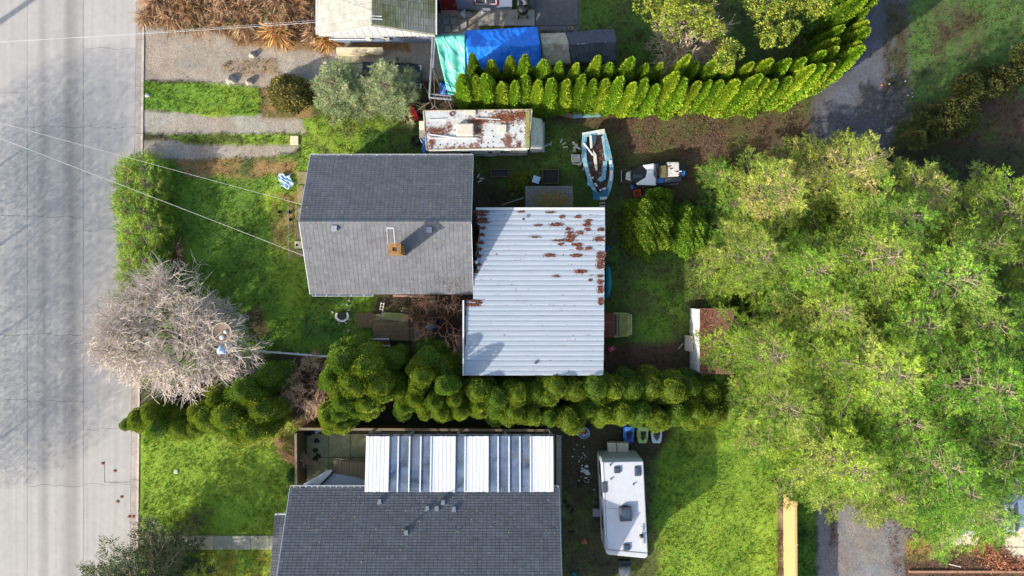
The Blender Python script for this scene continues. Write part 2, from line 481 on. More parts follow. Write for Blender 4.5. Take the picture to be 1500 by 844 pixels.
# --- detailed sheet: which material lies where, some sun and shade painted in (picture-plan polygons, given in ground pixels)
G = dict(
  soil=(74, 70, 50), moss=(84, 92, 50), lawn=(106, 136, 48), lawnb=(136, 160, 56), lawnd=(82, 112, 46), grav=(158, 148, 134),
  grav2=(140, 128, 112), brown=(96, 74, 60), straw=(150, 120, 78), alley=(98, 98, 106), asph=(126, 124, 124), dark=(70, 62, 50),
  yellow=(150, 146, 60), redbr=(98, 76, 60), field=(88, 112, 58))
Z = [ # name, colour, colour2, softness(m), polygon
 ('back_field', 'field', 'soil', .6, [(1300, -60), (1800, -60), (1800, 175), (1400, 190), (1300, 160)]),
 ('back_field', 'brown', 'moss', .8, [(1330, 150), (1620, 120), (1620, 215), (1340, 215)]),
 ('lawn', 'lawn', 'lawnd', .5, [(205, 230), (470, 225), (470, 520), (560, 530), (205, 560)]),
 ('lawn', 'lawnb', 'lawn', .8, [(385, 240), (470, 235), (450, 470), (500, 520), (420, 500), (395, 380)]),  # sunlit part of the front lawn, painted in as brighter green
 ('lawn', 'straw', 'moss', .5, [(250, 228), (440, 232), (430, 262), (270, 262)]),
 ('lawn', 'redbr', 'moss', .5, [(355, 455), (385, 445), (395, 490), (370, 500)]),
 ('lawn', 'straw', 'lawnb', .4, [(392, 285), (440, 282), (430, 380), (400, 360)]),
 ('verge', 'lawnb', 'moss', .5, [(440, 170), (620, 170), (620, 235), (440, 240)]),
 ('verge', 'lawnd', 'moss', .5, [(530, 190), (620, 185), (620, 235), (520, 235)]),  # cast shadow of the house, put into the verge as darker green
 ('lower_driveway', 'grav', 'grav2', .25, [(190, 160), (440, 170), (448, 196), (400, 200), (190, 196)]),
 ('lower_driveway', 'grav', 'grav2', .25, [(190, 205), (440, 212), (430, 226), (190, 238)]),
 ('verge', 'lawnb', 'moss', .2, [(245, 199), (360, 196), (440, 196), (440, 213), (350, 213), (270, 209)]),
 ('verge', 'lawn', 'lawnb', .15, [(205, 121), (300, 122), (378, 128), (382, 150), (376, 172), (300, 170), (205, 160)]),
 ('verge', 'straw', 'moss', .3, [(385, 120), (460, 105), (460, 175), (385, 172)]),
 ('gravel_driveway', 'grav', 'grav2', .3, [(190, 20), (700, 20), (700, 120), (460, 122), (380, 127), (300, 120), (205, 118), (190, 122)]),
 ('gravel_driveway', 'straw', 'grav2', .5, [(330, 90), (400, 92), (410, 108), (360, 108), (325, 102)]),
 ('gravel_driveway', 'brown', 'straw', .5, [(330, 52), (480, 52), (480, 76), (350, 64)]),
 ('brush_bed', 'straw', 'redbr', .4, [(205, -60), (445, -60), (450, 60), (400, 64), (330, 50), (240, 38), (205, 36)]),
 ('brush_bed', 'straw', 'redbr', .3, [(445, -40), (468, -40), (600, 66), (600, 76), (470, 70), (448, 50)]),
 ('dirt_yard', 'dark', 'redbr', .4, [(590, 120), (1000, 90), (1000, 170), (610, 175)]),
 ('dirt_yard', 'soil', 'moss', .5, [(780, -60), (960, -60), (1000, 110), (790, 120)]),
 ('back_field', 'moss', 'lawnd', .5, [(840, -60), (1240, -60), (1240, 100), (960, 110), (850, 60)]),
 ('dirt_yard', 'asph', 'dark', .3, [(780, -40), (850, -40), (845, 45), (780, 45)]),
 ('yard', 'moss', 'lawnd', .8, [(690, 215), (900, 160), (900, 310), (690, 310)]),
 ('yard', 'soil', 'dark', .5, [(690, 250), (730, 270), (780, 310), (690, 310)]),
 ('yard', 'yellow', 'moss', .35, [(745, 255), (775, 252), (778, 280), (750, 285)]),
 ('yard', 'moss', 'lawnd', .8, [(880, 300), (1060, 300), (1060, 560), (880, 560)]),
 ('yard', 'lawn', 'moss', .9, [(925, 400), (1010, 400), (1005, 500), (920, 510)]),
 ('yard', 'redbr', 'soil', .6, [(880, 500), (1060, 500), (1060, 580), (880, 580)]),
 ('yard', 'redbr', 'dark', .5, [(1010, 340), (1060, 350), (1060, 480), (1020, 460)]),
 ('dirt_yard', 'redbr', 'moss', 1.0, [(800, 160), (1220, 150), (1120, 300), (1000, 300), (930, 240), (880, 200)]),
 ('dirt_yard', 'dark', 'redbr', .5, [(590, 435), (700, 430), (700, 530), (600, 530)]),
 ('yard', 'moss', 'dark', .5, [(480, 432), (610, 432), (610, 560), (480, 560)]),
 ('yard', 'lawnd', 'lawn', .5, [(470, 432), (545, 432), (540, 540), (440, 540), (440, 470)]),
 ('dirt_yard', 'brown', 'soil', .5, [(400, 520), (500, 525), (500, 630), (400, 640)]),
 ('yard', 'dark', 'soil', .6, [(480, 540), (1060, 540), (1060, 640), (480, 640)]),
 ('lawn', 'lawnb', 'lawn', .3, [(185, 640), (200, 625), (420, 615), (440, 720), (410, 784), (410, 860), (185, 900)]),
 ('lawn', 'straw', 'lawnb', .6, [(320, 625), (440, 620), (440, 650), (330, 650)]),
 ('lawn', 'yellow', 'lawn', .6, [(300, 803), (410, 803), (410, 900), (300, 900)]),
 ('back_lawn', 'lawn', 'lawnb', .6, [(940, 620), (1150, 600), (1150, 1000), (940, 1000)]),
 ('back_lawn', 'lawnb', 'lawn', .8, [(1000, 740), (1140, 700), (1140, 1000), (960, 1000)]),  # sunlit stretch of lawn beyond the house shadow, painted in brighter
 ('dirt_yard', 'soil', 'moss', .8, [(815, 620), (960, 630), (960, 1000), (815, 1000)]),
 ('dirt_yard', 'dark', 'soil', .5, [(820, 630), (990, 625), (960, 670), (880, 690), (850, 740), (822, 700)]),
 ('dirt_yard', 'redbr', 'grav2', .12, [(1138, 700), (1148, 700), (1148, 1000), (1138, 1000)]),
 ('back_lawn', 'lawnd', 'lawn', .3, [(1148, 640), (1196, 640), (1196, 1000), (1148, 1000)]),
 ('side_alley', 'asph', 'grav2', .25, [(1196, 560), (1340, 560), (1326, 780), (1330, 1000), (1196, 1000)]),
 ('side_alley', 'redbr', 'asph', .35, [(1212, 740), (1224, 745), (1226, 800), (1215, 800)]),
 ('side_alley', 'redbr', 'asph', .5, [(1290, 760), (1335, 770), (1335, 850), (1310, 850)]),
 ('brush_bed', 'moss', 'straw', .35, [(1326, 790), (1400, 798), (1450, 800), (1450, 822), (1326, 826)]),
 ('brush_bed', 'redbr', 'brown', .35, [(1326, 824), (1450, 815), (1560, 835), (1560, 900), (1326, 900)]),
 ('back_alley', 'alley', 'soil', .5, [(1232, -60), (1312, -60), (1318, 130), (1300, 220), (1180, 210), (1196, 140), (1232, 90)]),
 ('back_alley', 'soil', 'alley', .6, [(1290, -60), (1330, -60), (1336, 170), (1290, 200)]),
]
X0, X1, Y0, Y1, ST = -24.0, 38.0, -26.0, 22.0, 0.125
nx = int((X1 - X0) / ST); ny = int((Y1 - Y0) / ST)
gx, gy = np.meshgrid(X0 + np.arange(nx + 1) * ST, Y0 + np.arange(ny + 1) * ST)
kx = (213 - 10 * (422 - gy / 0.042) / 844.0 - 750) * 0.042
gx = np.maximum(gx, kx - 0.02)
def sdist(px, py, poly):
    poly = np.array(poly, float); n = len(poly)
    inside = np.zeros(px.shape, bool); dm = np.full(px.shape, 1e9)
    for i in range(n):
        ax, ay = poly[i]; bx, by = poly[(i + 1) % n]
        ex, ey = bx - ax, by - ay; wx, wy = px - ax, py - ay
        t = np.clip((wx * ex + wy * ey) / (ex * ex + ey * ey + 1e-9), 0, 1)
        dm = np.minimum(dm, (wx - ex * t) ** 2 + (wy - ey * t) ** 2)
        c = ((ay > py) != (by > py)) & (px < ex * (py - ay) / (ey + 1e-12) + ax)
        inside ^= c
    return np.where(inside, 1, -1) * np.sqrt(dm)
def lin(name): return np.array(srgb(*G[name]))
def splat(wx, wy):
    px = 750 + wx / 0.042; py = 422 - wy / 0.042
    n1 = fbm(wx, wy, 1.6, 5); n2 = fbm(wx, wy, 0.5, 9, 3); n3 = fbm(wx, wy, 3.5, 21)
    C = lin('soil')[None] * np.ones(wx.shape + (1,)) * .9 + (lin('moss') - lin('soil')) * np.clip(n3[..., None] * 3 - 1, 0, 1)
    ID = np.zeros(wx.shape, int)
    for zi, (nm, c1, c2, soft, poly) in enumerate(Z):
        sd = sdist(px, py, poly) * 0.042 + (n1 - .5) * soft * 1.6 + (n2 - .5) * soft * .8
        a_ = np.clip(sd / max(soft, .05) + .5, 0, 1); a_ = a_ * a_ * (3 - 2 * a_)
        m2 = np.clip((n1 * .5 + n2 * .3 + n3 * .2 - .42) * 4.5, 0, 1)
        if c1 in ('lawn', 'lawnb', 'lawnd'): m2 = m2 * .9
        elif c1 in ('grav', 'asph', 'alley'): m2 = m2 * .5
        cc = lin(c1) + (lin(c2) - lin(c1)) * m2[..., None]
        C = C + (cc - C) * a_[..., None]
        ID = np.where(a_ > .5, zi + 1, ID)
    n4 = fbm(wx, wy, .9, 55, 3); C = C * (.74 + .26 * n2[..., None] + .34 * n4[..., None]) * (1 + (n1 - .5)[..., None] * np.array([.25, 0, -.1]))
    return C, ID
GC, GID = splat(gx, gy)
gz = 0.05 + (fbm(gx, gy, 2.5, 31) - .5) * .06 + (fbm(gx, gy, .35, 41, 2) - .5) * .03
names = ['yard'] + [z[0] for z in Z]
uniq = sorted(set(names)); nid = np.array([uniq.index(n) for n in names])
face_id = nid[GID[:-1, :-1]]
gv = np.stack([gx, gy, gz], -1).reshape(-1, 3); gc = GC.reshape(-1, 3)
ii, jj = np.meshgrid(np.arange(nx), np.arange(ny))
q = np.stack([jj * (nx + 1) + ii, jj * (nx + 1) + ii + 1, (jj + 1) * (nx + 1) + ii + 1, (jj + 1) * (nx + 1) + ii], -1)
ok = gx[:-1, 1:] > kx[:-1, 1:]
for k, nm in enumerate(uniq):
    F = q[(face_id == k) & ok]
    if not len(F): continue
    u, inv = np.unique(F.ravel(), return_inverse=True)
    me = mesh_np(nm, gv[u], inv.reshape(-1, 4), M['ground'], gc[u], smooth=True)
    link(nm, me, None, 'structure')

# --- grass and leaf litter over it
GREEN = {'lawn': 1.0, 'lawnb': 1.0, 'lawnd': 1.0, 'moss': .55, 'field': .7, 'yellow': .9, 'straw': .5, 'soil': .35, 'brown': .45, 'redbr': .5, 'dark': .25}
dens = np.array([.4] + [GREEN.get(z[1], 0) for z in Z])
def scatter_ground(n, seed):
    r_ = np.random.default_rng(seed)
    x = r_.uniform(-22.7, 33, n); y_ = r_.uniform(-19.5, 19.5, n)
    i = np.clip(((x - X0) / ST).astype(int), 0, nx - 1); j = np.clip(((y_ - Y0) / ST).astype(int), 0, ny - 1)
    keep = (r_.random(n) < dens[GID[j, i]]) & (x > (213 - 10 * (422 - y_ / 0.042) / 844.0 - 750) * 0.042 + .03)
    inb = lambda x0, x1, y0, y1: (x > x0) & (x < x1) & (y_ > y0) & (y_ < y1)
    keep &= ~(inb(-11.3, -2.6, .1, 7.3) | inb(-2, 5.2, -4.9, 4.3) | inb(-12.4, 2.4, -20, -11.6) | inb(-9.3, 2.4, -11.6, -8.9))
    keep &= ~(inb(-13.1, -9.2, -12, -8.9))
    return x[keep], y_[keep], gz[j, i][keep], GC[j, i][keep], r_
x, y_, z_, c_, r_ = scatter_ground(330000, 77)
n = len(x); az = r_.uniform(0, 2 * np.pi, n); tl = r_.uniform(.35, 1.25, n)
D = np.stack([np.cos(az) * np.sin(tl), np.sin(az) * np.sin(tl), np.cos(tl)], 1)
cl = vnoise(x, y_, .55, 3)
sz = (.05 + .09 * r_.random(n)) * (.6 + 1.0 * cl)
gr = (c_[:, 1] > c_[:, 0] * 1.12)[:, None]
cc = c_ * (.6 + .85 * r_.random((n, 1))) * np.where(gr, np.array([[1.0 + 0, 1.04, .9]]), 1) * (1 + .25 * (r_.random((n, 1)) - .3) * np.array([[1, .4, 0]]))
V, F, C = diamonds(np.stack([x, y_, z_ - .01], 1), D, sz, .28, cc, r_)
x, y_, z_, c_, r_ = scatter_ground(52000, 78)
cl = vnoise(x, y_, .9, 4); kp = r_.random(len(x)) < (cl * 1.4 - .1); x, y_, z_, c_, cl = x[kp], y_[kp], z_[kp], c_[kp], cl[kp]
n0 = len(x); rep = 7
tint = np.stack([r_.uniform(.6, 1.5, n0), r_.uniform(.65, 1.45, n0), r_.uniform(.6, 1.2, n0)], 1) * r_.uniform(.7, 1.15, (n0, 1))
x, y_, z_, c_, tint = [np.repeat(q_, rep, axis=0) for q_ in (x, y_, z_, c_, tint)]; n = len(x)
az = r_.uniform(0, 6.28, n); tl = r_.uniform(.5, 1.4, n); D = np.stack([np.cos(az) * np.sin(tl), np.sin(az) * np.sin(tl), np.cos(tl)], 1)
V2, F2, C2 = diamonds(np.stack([x + r_.normal(size=n) * .02, y_ + r_.normal(size=n) * .02, z_], 1), D, r_.uniform(.08, .17, n), .22, c_ * tint * r_.uniform(.8, 1.2, (n, 1)), r_)
V, F, C = merge([(V, F, C), (V2, F2, C2)])
link('grass_tufts', mesh_np('grass_tufts', V, F, M['leaf'], C), None, 'stuff')
# ------------------------------------------------------------- large structures: houses
def shingled(parent, name, corners, tint, course=0.145, tab=0.24, seed=1, var=.10, mossy=None):
    """slope with every shingle tab a raised piece. corners: eave a, eave b, ridge b, ridge a (world)"""
    A, B, C_, D_ = [Vector(c) for c in corners]
    nrm = (B - A).cross(D_ - A).normalized()
    if nrm.z < 0: nrm = -nrm
    L = (D_ - A).length; Wd = (B - A).length
    nr = int(L / course); off = root_loc(parent)
    r_ = random.Random(seed)
    mb = MB()
    # roof deck below
    dk = MB(); dk.cur = tint
    vs = [A, B, C_, D_]; lo = [v - nrm * .16 for v in vs]; hi = [v - nrm * .012 for v in vs]
    dk._add(lo + hi, [(3, 2, 1, 0), (4, 5, 6, 7), (0, 1, 5, 4), (1, 2, 6, 5), (2, 3, 7, 6), (3, 0, 4, 7)])
    dk.build(name, M['shingle'], parent, world=True)
    dk_o = parent.children[-1] if len(parent.children) else None
    for i in range(nr):
        v0 = i / nr; v1 = (i + 1) / nr
        P0 = A.lerp(D_, v0); P1 = B.lerp(C_, v0); Q0 = A.lerp(D_, v1); Q1 = B.lerp(C_, v1)
        rowW = (P1 - P0).length; k = max(1, int(rowW / tab)); sh = r_.random() / k
        edges = [0] + [min(1, max(0, (j + sh) / k)) for j in range(1, k)] + [1]
        for j in range(len(edges) - 1):
            a0 = P0.lerp(P1, edges[j] + .006 / rowW); a1 = P0.lerp(P1, edges[j + 1] - .006 / rowW)
            b0 = Q0.lerp(Q1, edges[j] + .006 / rowW); b1 = Q0.lerp(Q1, edges[j + 1] - .006 / rowW)
            t = .012 + .006 * r_.random()
            f = 1 + var * (r_.random() * 2 - 1) + (.10 if r_.random() < .10 else 0)
            col = tuple(c * f for c in tint)
            if mossy:
                mm = vnoise(np.array([a0.x]), np.array([a0.y]), 1.3, 8)[0] + r_.random() * .35
                mm = min(1, max(0, (mm - .35) * 1.6)); col = tuple(c0 * f * (1 - mm) + c1 * f * mm for c0, c1 in zip(tint, mossy))
            mb.cur = col
            vs = [a0 + nrm * t, a1 + nrm * t, b1 + nrm * .002, b0 + nrm * .002, a0 - nrm * .01, a1 - nrm * .01]
            mb._add(vs, [(0, 1, 2, 3), (4, 5, 1, 0)])
    return mb.build('shingles', M['shingle'], parent, world=True, kind='stuff')

def gable_house(t, x0, x1, y0, y1, ze, zr, tint, wall, inset=.4, axis='X', seed=1, tint2=None, mossy=None):
    """eave rectangle x0..x1,y0..y1 with the ridge along axis"""
    if axis == 'X':
        ym = (y0 + y1) / 2
        shingled(t, 'roof_slope', [(x0, y1, ze), (x1, y1, ze), (x1, ym, zr), (x0, ym, zr)], tint2 or tint, seed=seed, mossy=mossy)
        shingled(t, 'roof_slope', [(x0, y0, ze), (x1, y0, ze), (x1, ym, zr), (x0, ym, zr)], tint, seed=seed + 1)
        mb = MB(); n_ = int((x1 - x0) / .3)
        for i in range(n_):
            a_ = x0 + (x1 - x0) * i / n_ + .005; b_ = x0 + (x1 - x0) * (i + 1) / n_ - .005
            mb.cur = tuple(c * random.uniform(.9, 1.1) for c in tint)
            s_ = (zr - ze) / (ym - y0)
            mb._add([(a_, ym - .13, zr + .03 - .13 * s_), (b_, ym - .13, zr + .03 - .13 * s_), (b_, ym, zr + .035), (a_, ym, zr + .035),
                     (a_, ym + .13, zr + .03 - .13 * s_), (b_, ym + .13, zr + .03 - .13 * s_)], [(0, 1, 2, 3), (3, 2, 5, 4)])
        mb.build('ridge_cap', M['shingle'], t, world=True, kind='stuff')
        X0_, X1_, Y0_, Y1_ = x0 + inset, x1 - inset, y0 + inset, y1 - inset
        zi = ze + (zr - ze) / (ym - y0) * inset - .2
        mb = MB(); mb.box(X0_, X1_, Y0_, Y1_, 0, zi); mb.build('wall', wall, t, world=True)
        for xx in (X0_ + .05, X1_ - .15):
            mb = MB(); mb._add([(xx, Y0_, zi), (xx, Y1_, zi), (xx, ym, zr - .24), (xx + .1, Y0_, zi), (xx + .1, Y1_, zi), (xx + .1, ym, zr - .24)],
                    [(0, 2, 1), (3, 4, 5), (0, 1, 4, 3), (1, 2, 5, 4), (2, 0, 3, 5)])
            mb.build('gable', wall, t, world=True)
        for xx, s in ((x0, -1), (x1, 1)):   # rake boards
            for ya, yb in ((y0, ym), (y1, ym)):
                mb = MB(); xa, xb = sorted((xx, xx + s * .03))
                mb.prism([(xa, ya), (xb, ya), (xb, yb), (xa, yb)], [ze - .2, ze - .2, zr - .2, zr - .2], [ze + .0, ze + .0, zr + .0, zr + .0])
                mb.build('rake_board', M['white'], t, world=True)

def gutter_run(t, x0, x1, y, z, out, brackets=True, m=None, step=.42, fill=True):
    mb = MB(); ya, yb = (y, y + out)
    lo, hi = min(ya, yb), max(ya, yb)
    mb.box(x0, x1, lo, hi, z - .12, z - .10)
    o_ = yb
    mb.box(x0, x1, min(o_, o_ - .02 * np.sign(out)), max(o_, o_ - .02 * np.sign(out)), z - .10, z)
    mb.box(x0, x0 + .02, lo, hi, z - .1, z); mb.box(x1 - .02, x1, lo, hi, z - .1, z)
    g = mb.build('gutter_trough', m or M['white'], t, world=True)
    if brackets:
        xx = x0 + .2
        base = None
        while xx < x1 - .05:
            if base is None:
                b_ = MB(); b_.box(-.018, .018, min(0, out), max(0, out), .002, .014)
                base = b_.build('bracket', M['white'], g)
            else:
                base = base.copy(); COL.objects.link(base)
            r0 = root_loc(t); base.location = (xx - r0.x, y - r0.y, z - r0.z)
            xx += step * random.uniform(.9, 1.1)
    return g

# house 1: low house with the half dark, half light roof
HX0, HX1, HY0, HY1 = -11.62, -2.24, -.36, 7.6
h1 = thing('house', 'low grey-shingled house with a brick chimney, between front lawn and metal roof', 'house', (-6.9, 3.6, 0))
gable_house(h1, HX0, HX1, HY0, HY1, 2.7, 4.75, srgb(108, 109, 112), mat('house_siding', srgb(190, 186, 176), var=.08), seed=5)
gutter_run(h1, HX0, HX1, HY1 + .01, 2.68, .11, step=.72)
gutter_run(h1, HX0 + .1, -8.0, HY0 - .01, 2.68, -.11, step=.72)
# chimney, flashing, vents
s1 = (4.75 - 2.7) / 3.98
def roofz(y): return 4.75 - abs(y - 3.62) * s1
cx, cy = -6.22, 2.06
mb = MB(); hh = 5.85; n_ = 11
ch = thing('x', None, None); bpy.data.objects.remove(ch)
mb.box(cx - .27, cx + .27, cy - .24, cy + .24, 3.3, hh - .13); chim = mb.build('chimney', mat('mortar', srgb(150, 140, 120), var=.2), h1, world=True)
zz = 3.55; row = 0; r0 = root_loc(h1); rb = random.Random(4)
bmesh_brick = None
while zz < hh - .2:
    if zz > roofz(cy) - .3:
        for side in range(4):
            L = .54 if side in (0, 2) else .48
            k = 2
            for j in range(k + 1):
                a0 = -L / 2 + (j - .5 * (row % 2)) * L / k + .006; a1 = a0 + L / k - .012
                a0 = max(a0, -L / 2 - .012); a1 = min(a1, L / 2 + .012)
                if a1 - a0 < .05: continue
                b_ = MB(); t_ = .012 + .006 * rb.random()
                if side == 0: b_.box(cx + a0, cx + a1, cy - .24 - t_, cy - .24, zz, zz + .085)
                if side == 2: b_.box(cx + a0, cx + a1, cy + .24, cy + .24 + t_, zz, zz + .085)
                if side == 1: b_.box(cx + .27, cx + .27 + t_, cy + a0, cy + a1, zz, zz + .085)
                if side == 3: b_.box(cx - .27 - t_, cx - .27, cy + a0, cy + a1, zz, zz + .085)
                b_.build('brick', M['brick'], chim, world=True)
    zz += .1; row += 1
mb = MB()
for a_ in ((-.33, .33, -.3, -.1), (-.33, .33, .1, .3), (-.33, -.12, -.1, .1), (.12, .33, -.1, .1)):
    mb.box(cx + a_[0], cx + a_[1], cy + a_[2], cy + a_[3], hh - .13, hh)
mb.build('chimney_cap', M['brick'], chim, world=True)
mb = MB(); mb.box(cx - .12, cx + .12, cy - .1, cy + .1, hh - .35, hh - .3); mb.build('flue', M['black'], chim, world=True)
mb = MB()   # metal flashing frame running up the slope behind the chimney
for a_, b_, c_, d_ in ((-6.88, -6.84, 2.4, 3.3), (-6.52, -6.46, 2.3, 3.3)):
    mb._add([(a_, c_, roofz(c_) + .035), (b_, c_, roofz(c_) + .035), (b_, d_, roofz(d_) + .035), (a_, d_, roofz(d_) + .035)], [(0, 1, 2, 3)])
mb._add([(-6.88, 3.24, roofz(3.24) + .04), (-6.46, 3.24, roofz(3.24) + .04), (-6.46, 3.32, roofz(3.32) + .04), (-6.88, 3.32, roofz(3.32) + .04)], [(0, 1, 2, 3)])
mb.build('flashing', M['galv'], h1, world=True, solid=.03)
for px_, py_ in ((492, 335), (630, 337)):
    X, Y = P(px_, py_, 4.45)
    mb = MB(); mb.box(X - .02 - .12, X + .10, Y - .13, Y + .12, roofz(Y) - .05, roofz(Y) + .10)
    mb.box(X - .17, X + .13, Y - .16, Y + .15, roofz(Y) + .12, roofz(Y) + .16)
    mb.build('roof_vent', M['galv'], h1, world=True, bevel=.01)
# house side windows (west gable)
for yy in (1.6, 5.6):
    mb = MB(); mb.box(HX0 + .36, HX0 + .4, yy - .6, yy + .6, 1.0, 2.1); f = mb.build('window', M['white'], h1, world=True)
    mb = MB(); mb.box(HX0 + .345, HX0 + .358, yy - .52, yy + .52, 1.08, 2.02); mb.build('pane', M['glass'], f, world=True)

# garage with the ribbed metal roof
gr_ = thing('garage', 'garage with a large ribbed white metal roof, rusty leaf litter in its grooves', 'garage', (1.4, -.3, 0))
mb = MB(); mb.box(-1.7, 4.95, -4.7, -4.6, 0, 2.9); mb.box(-1.7, 4.95, 4.15, 4.25, 0, 2.75); mb.box(4.85, 4.95, -4.6, -3.2, 0, 2.85); mb.box(4.85, 4.95, -1.0, 4.1, 0, 2.8)
mb.build('wall', M['grey'], gr_, world=True)
mb = MB()
for yy in (-3.5, -1.5, .5, 2.5): mb.box(-2.1, 5.0, yy - .05, yy + .05, 2.75, 2.9)
mb.build('rafter', M['wood'], gr_, world=True)
GY1, GY0 = P(0, 307, 3.1)[1], P(0, 550, 3.1)[1]
NP = 11
def gz_(y): return 3.12 + .12 * (y - GY0) / (GY1 - GY0) * -1
def left_px(py):
    if py < 330: return 697 + (py - 307) * .2
    if py < 431: return 704 - (py - 330) * .115
    return 683.5 - (py - 431) * .035
for i in range(NP):
    ya = GY0 + (GY1 - GY0) * i / NP; yb = GY0 + (GY1 - GY0) * (i + 1) / NP
    W_ = yb - ya
    prof = []
    for r3 in range(3):
        o_ = r3 / 3
        for u, h_ in ((0, .0), (.10, .018), (.23, .018), (.33, .0)):
            prof.append((ya + (o_ + u / 1.0 * 1.0 / 1.0 * .9) * W_ if u < .33 else ya + (o_ + .32) * W_, h_))
    pym = 422 - (ya + yb) / 2 / .0389
    xa = P(left_px(pym), 0, 3.1)[0] + random.uniform(-.02, .05); xb = P(886.5 - (pym - 307) * .012, 0, 3.1)[0] + random.uniform(-.02, .03)
    vs = []; n_ = len(prof); xs = [xa + (xb - xa) * k / 6 for k in range(7)]
    off_ = .006 * (i % 2)
    for xk in xs:
        for (yy, h_) in prof: vs.append((xk, yy, gz_(yy) + h_ + off_ + random.uniform(-.002, .002)))
    fs = [(k * n_ + j, (k + 1) * n_ + j, (k + 1) * n_ + j + 1, k * n_ + j + 1) for k in range(6) for j in range(n_ - 1)]
    mb = MB(); mb._add(vs, fs); mb.build('roof_panel', M['tin'], gr_, world=True, solid=-.004)
mb = MB(); mb.box(P(697, 0, 3.1)[0], P(886, 0, 3.1)[0], GY1 - .01, GY1 + .12, 3.02, 3.06)
mb.build('ridge_flashing', M['white'], gr_, world=True)
mb = MB(); xa = P(679, 0, 3.1)[0]
mb.box(xa - .05, xa + .04, GY0, P(0, 440, 3.1)[1], 3.0, 3.24); mb.build('edge_flashing', M['white'], gr_, world=True)
a0 = P(705, 330, 3.0); a1 = P(697, 375, 3.0)
mb = MB(); mb.tube([(a0[0], a0[1], 3.0), (a1[0], a1[1], 3.0)], .03, 4); mb.build('batten', M['cedar'], gr_, world=True)
mb = MB(); c0 = P(698, 384, 3.1); mb.lathe((c0[0], c0[1], 3.12), [(.02, .12), (.09, .11), (.1, .05), (.09, 0)][::-1], 14); mb.build('vent_cap', M['white'], gr_, world=True)
for u, v in ((767, 321), (785, 531)):
    c0 = P(u, v, 3.15); mb = MB(); mb.box(c0[0] - .07, c0[0] + .07, c0[1] - .07, c0[1] + .07, 3.17, 3.21); mb.build('dark_hole_box', M['darkgrey'], gr_, world=True)  # dark boxes put in for the darkness of square roof holes
# litter lying in the grooves
pt = [(540, 378, 10, 8), (622, 378, 12, 8), (672, 400, 12, 9), (665, 420, 16, 8), (507, 418, 24, 9), (570, 440, 9, 8), (578, 460, 14, 8), (588, 480, 20, 9),
      (575, 500, 20, 8), (630, 460, 16, 8), (672, 443, 10, 8), (740, 443, 14, 8), (730, 492, 18, 14), (625, 522, 13, 9), (628, 541, 13, 8), (675, 542, 13, 7),
      (533, 520, 10, 6), (476, 577, 18, 9), (610, 578, 20, 9), (632, 661, 22, 9), (737, 565, 16, 8), (737, 585, 16, 9), (737, 610, 14, 14), (737, 635, 14, 12),
      (737, 685, 12, 7), (735, 715, 10, 12), (735, 745, 10, 12), (737, 765, 10, 8), (738, 805, 10, 12), (738, 825, 10, 8), (685, 705, 6, 6), (598, 520, 6, 6),
      (120, 352, 40, 5), (125, 368, 20, 6), (130, 388, 22, 7), (130, 405, 28, 5), (128, 435, 14, 6), (125, 470, 12, 8), (120, 510, 12, 9), (115, 545, 10, 8), (110, 580, 12, 8), (105, 620, 12, 10), (95, 660, 8, 10),
      (480, 355, 20, 3), (330, 352, 16, 3), (400, 482, 24, 3), (520, 500, 26, 3), (415, 422, 16, 3), (510, 685, 14, 3), (70, 832, 34, 8), (110, 822, 12, 6), (90, 812, 30, 4)]
Ps = []; rr = np.random.default_rng(5)
for u, v, a_, b_ in pt:
    k = int(14 + a_ * b_ * 1.2)
    uu = u + rr.normal(size=k) * a_ * .62; vv = v + rr.uniform(-1, 1, k) * b_ * .75
    for q_, s_ in zip(uu, vv):
        X, Y = P(670 + q_ / 3.515, 210 + s_ / 3.515, 3.15)
        Ps.append((X, Y, gz_(Y) + .012 + .04 * rr.random()))
for k in range(5200):   # thin dirt along the grooves
    X = rr.uniform(-2.2, 5.1); Y = GY0 + (GY1 - GY0) * (int(rr.uniform(0, 33)) + .03) / 33 + rr.normal() * .012
    if rr.random() > .12 + .6 * max(0, (X - 2) / 3.2) ** 2 * (Y > -.5): continue
    if X > -1.9 and vnoise(np.array([X]), np.array([Y * 3]), .6, 61)[0] > .6: Ps.append((X, Y, gz_(Y) + .012))
Ps = np.array(Ps); n = len(Ps)
az = rr.uniform(0, 6.28, n); D = np.stack([np.cos(az), np.sin(az) * .5, rr.uniform(-.1, .25, n)], 1)
V, F, C = diamonds(Ps, D, .05 + .05 * rr.random(n), .6, colvar(n, [srgb(120, 70, 52), srgb(90, 58, 48), srgb(148, 92, 70)], rr), rr, up=np.array([[0, 0, 1]]))
link('leaf_litter', mesh_np('leaf_litter', V, F, M['litter'], C), None, 'stuff')

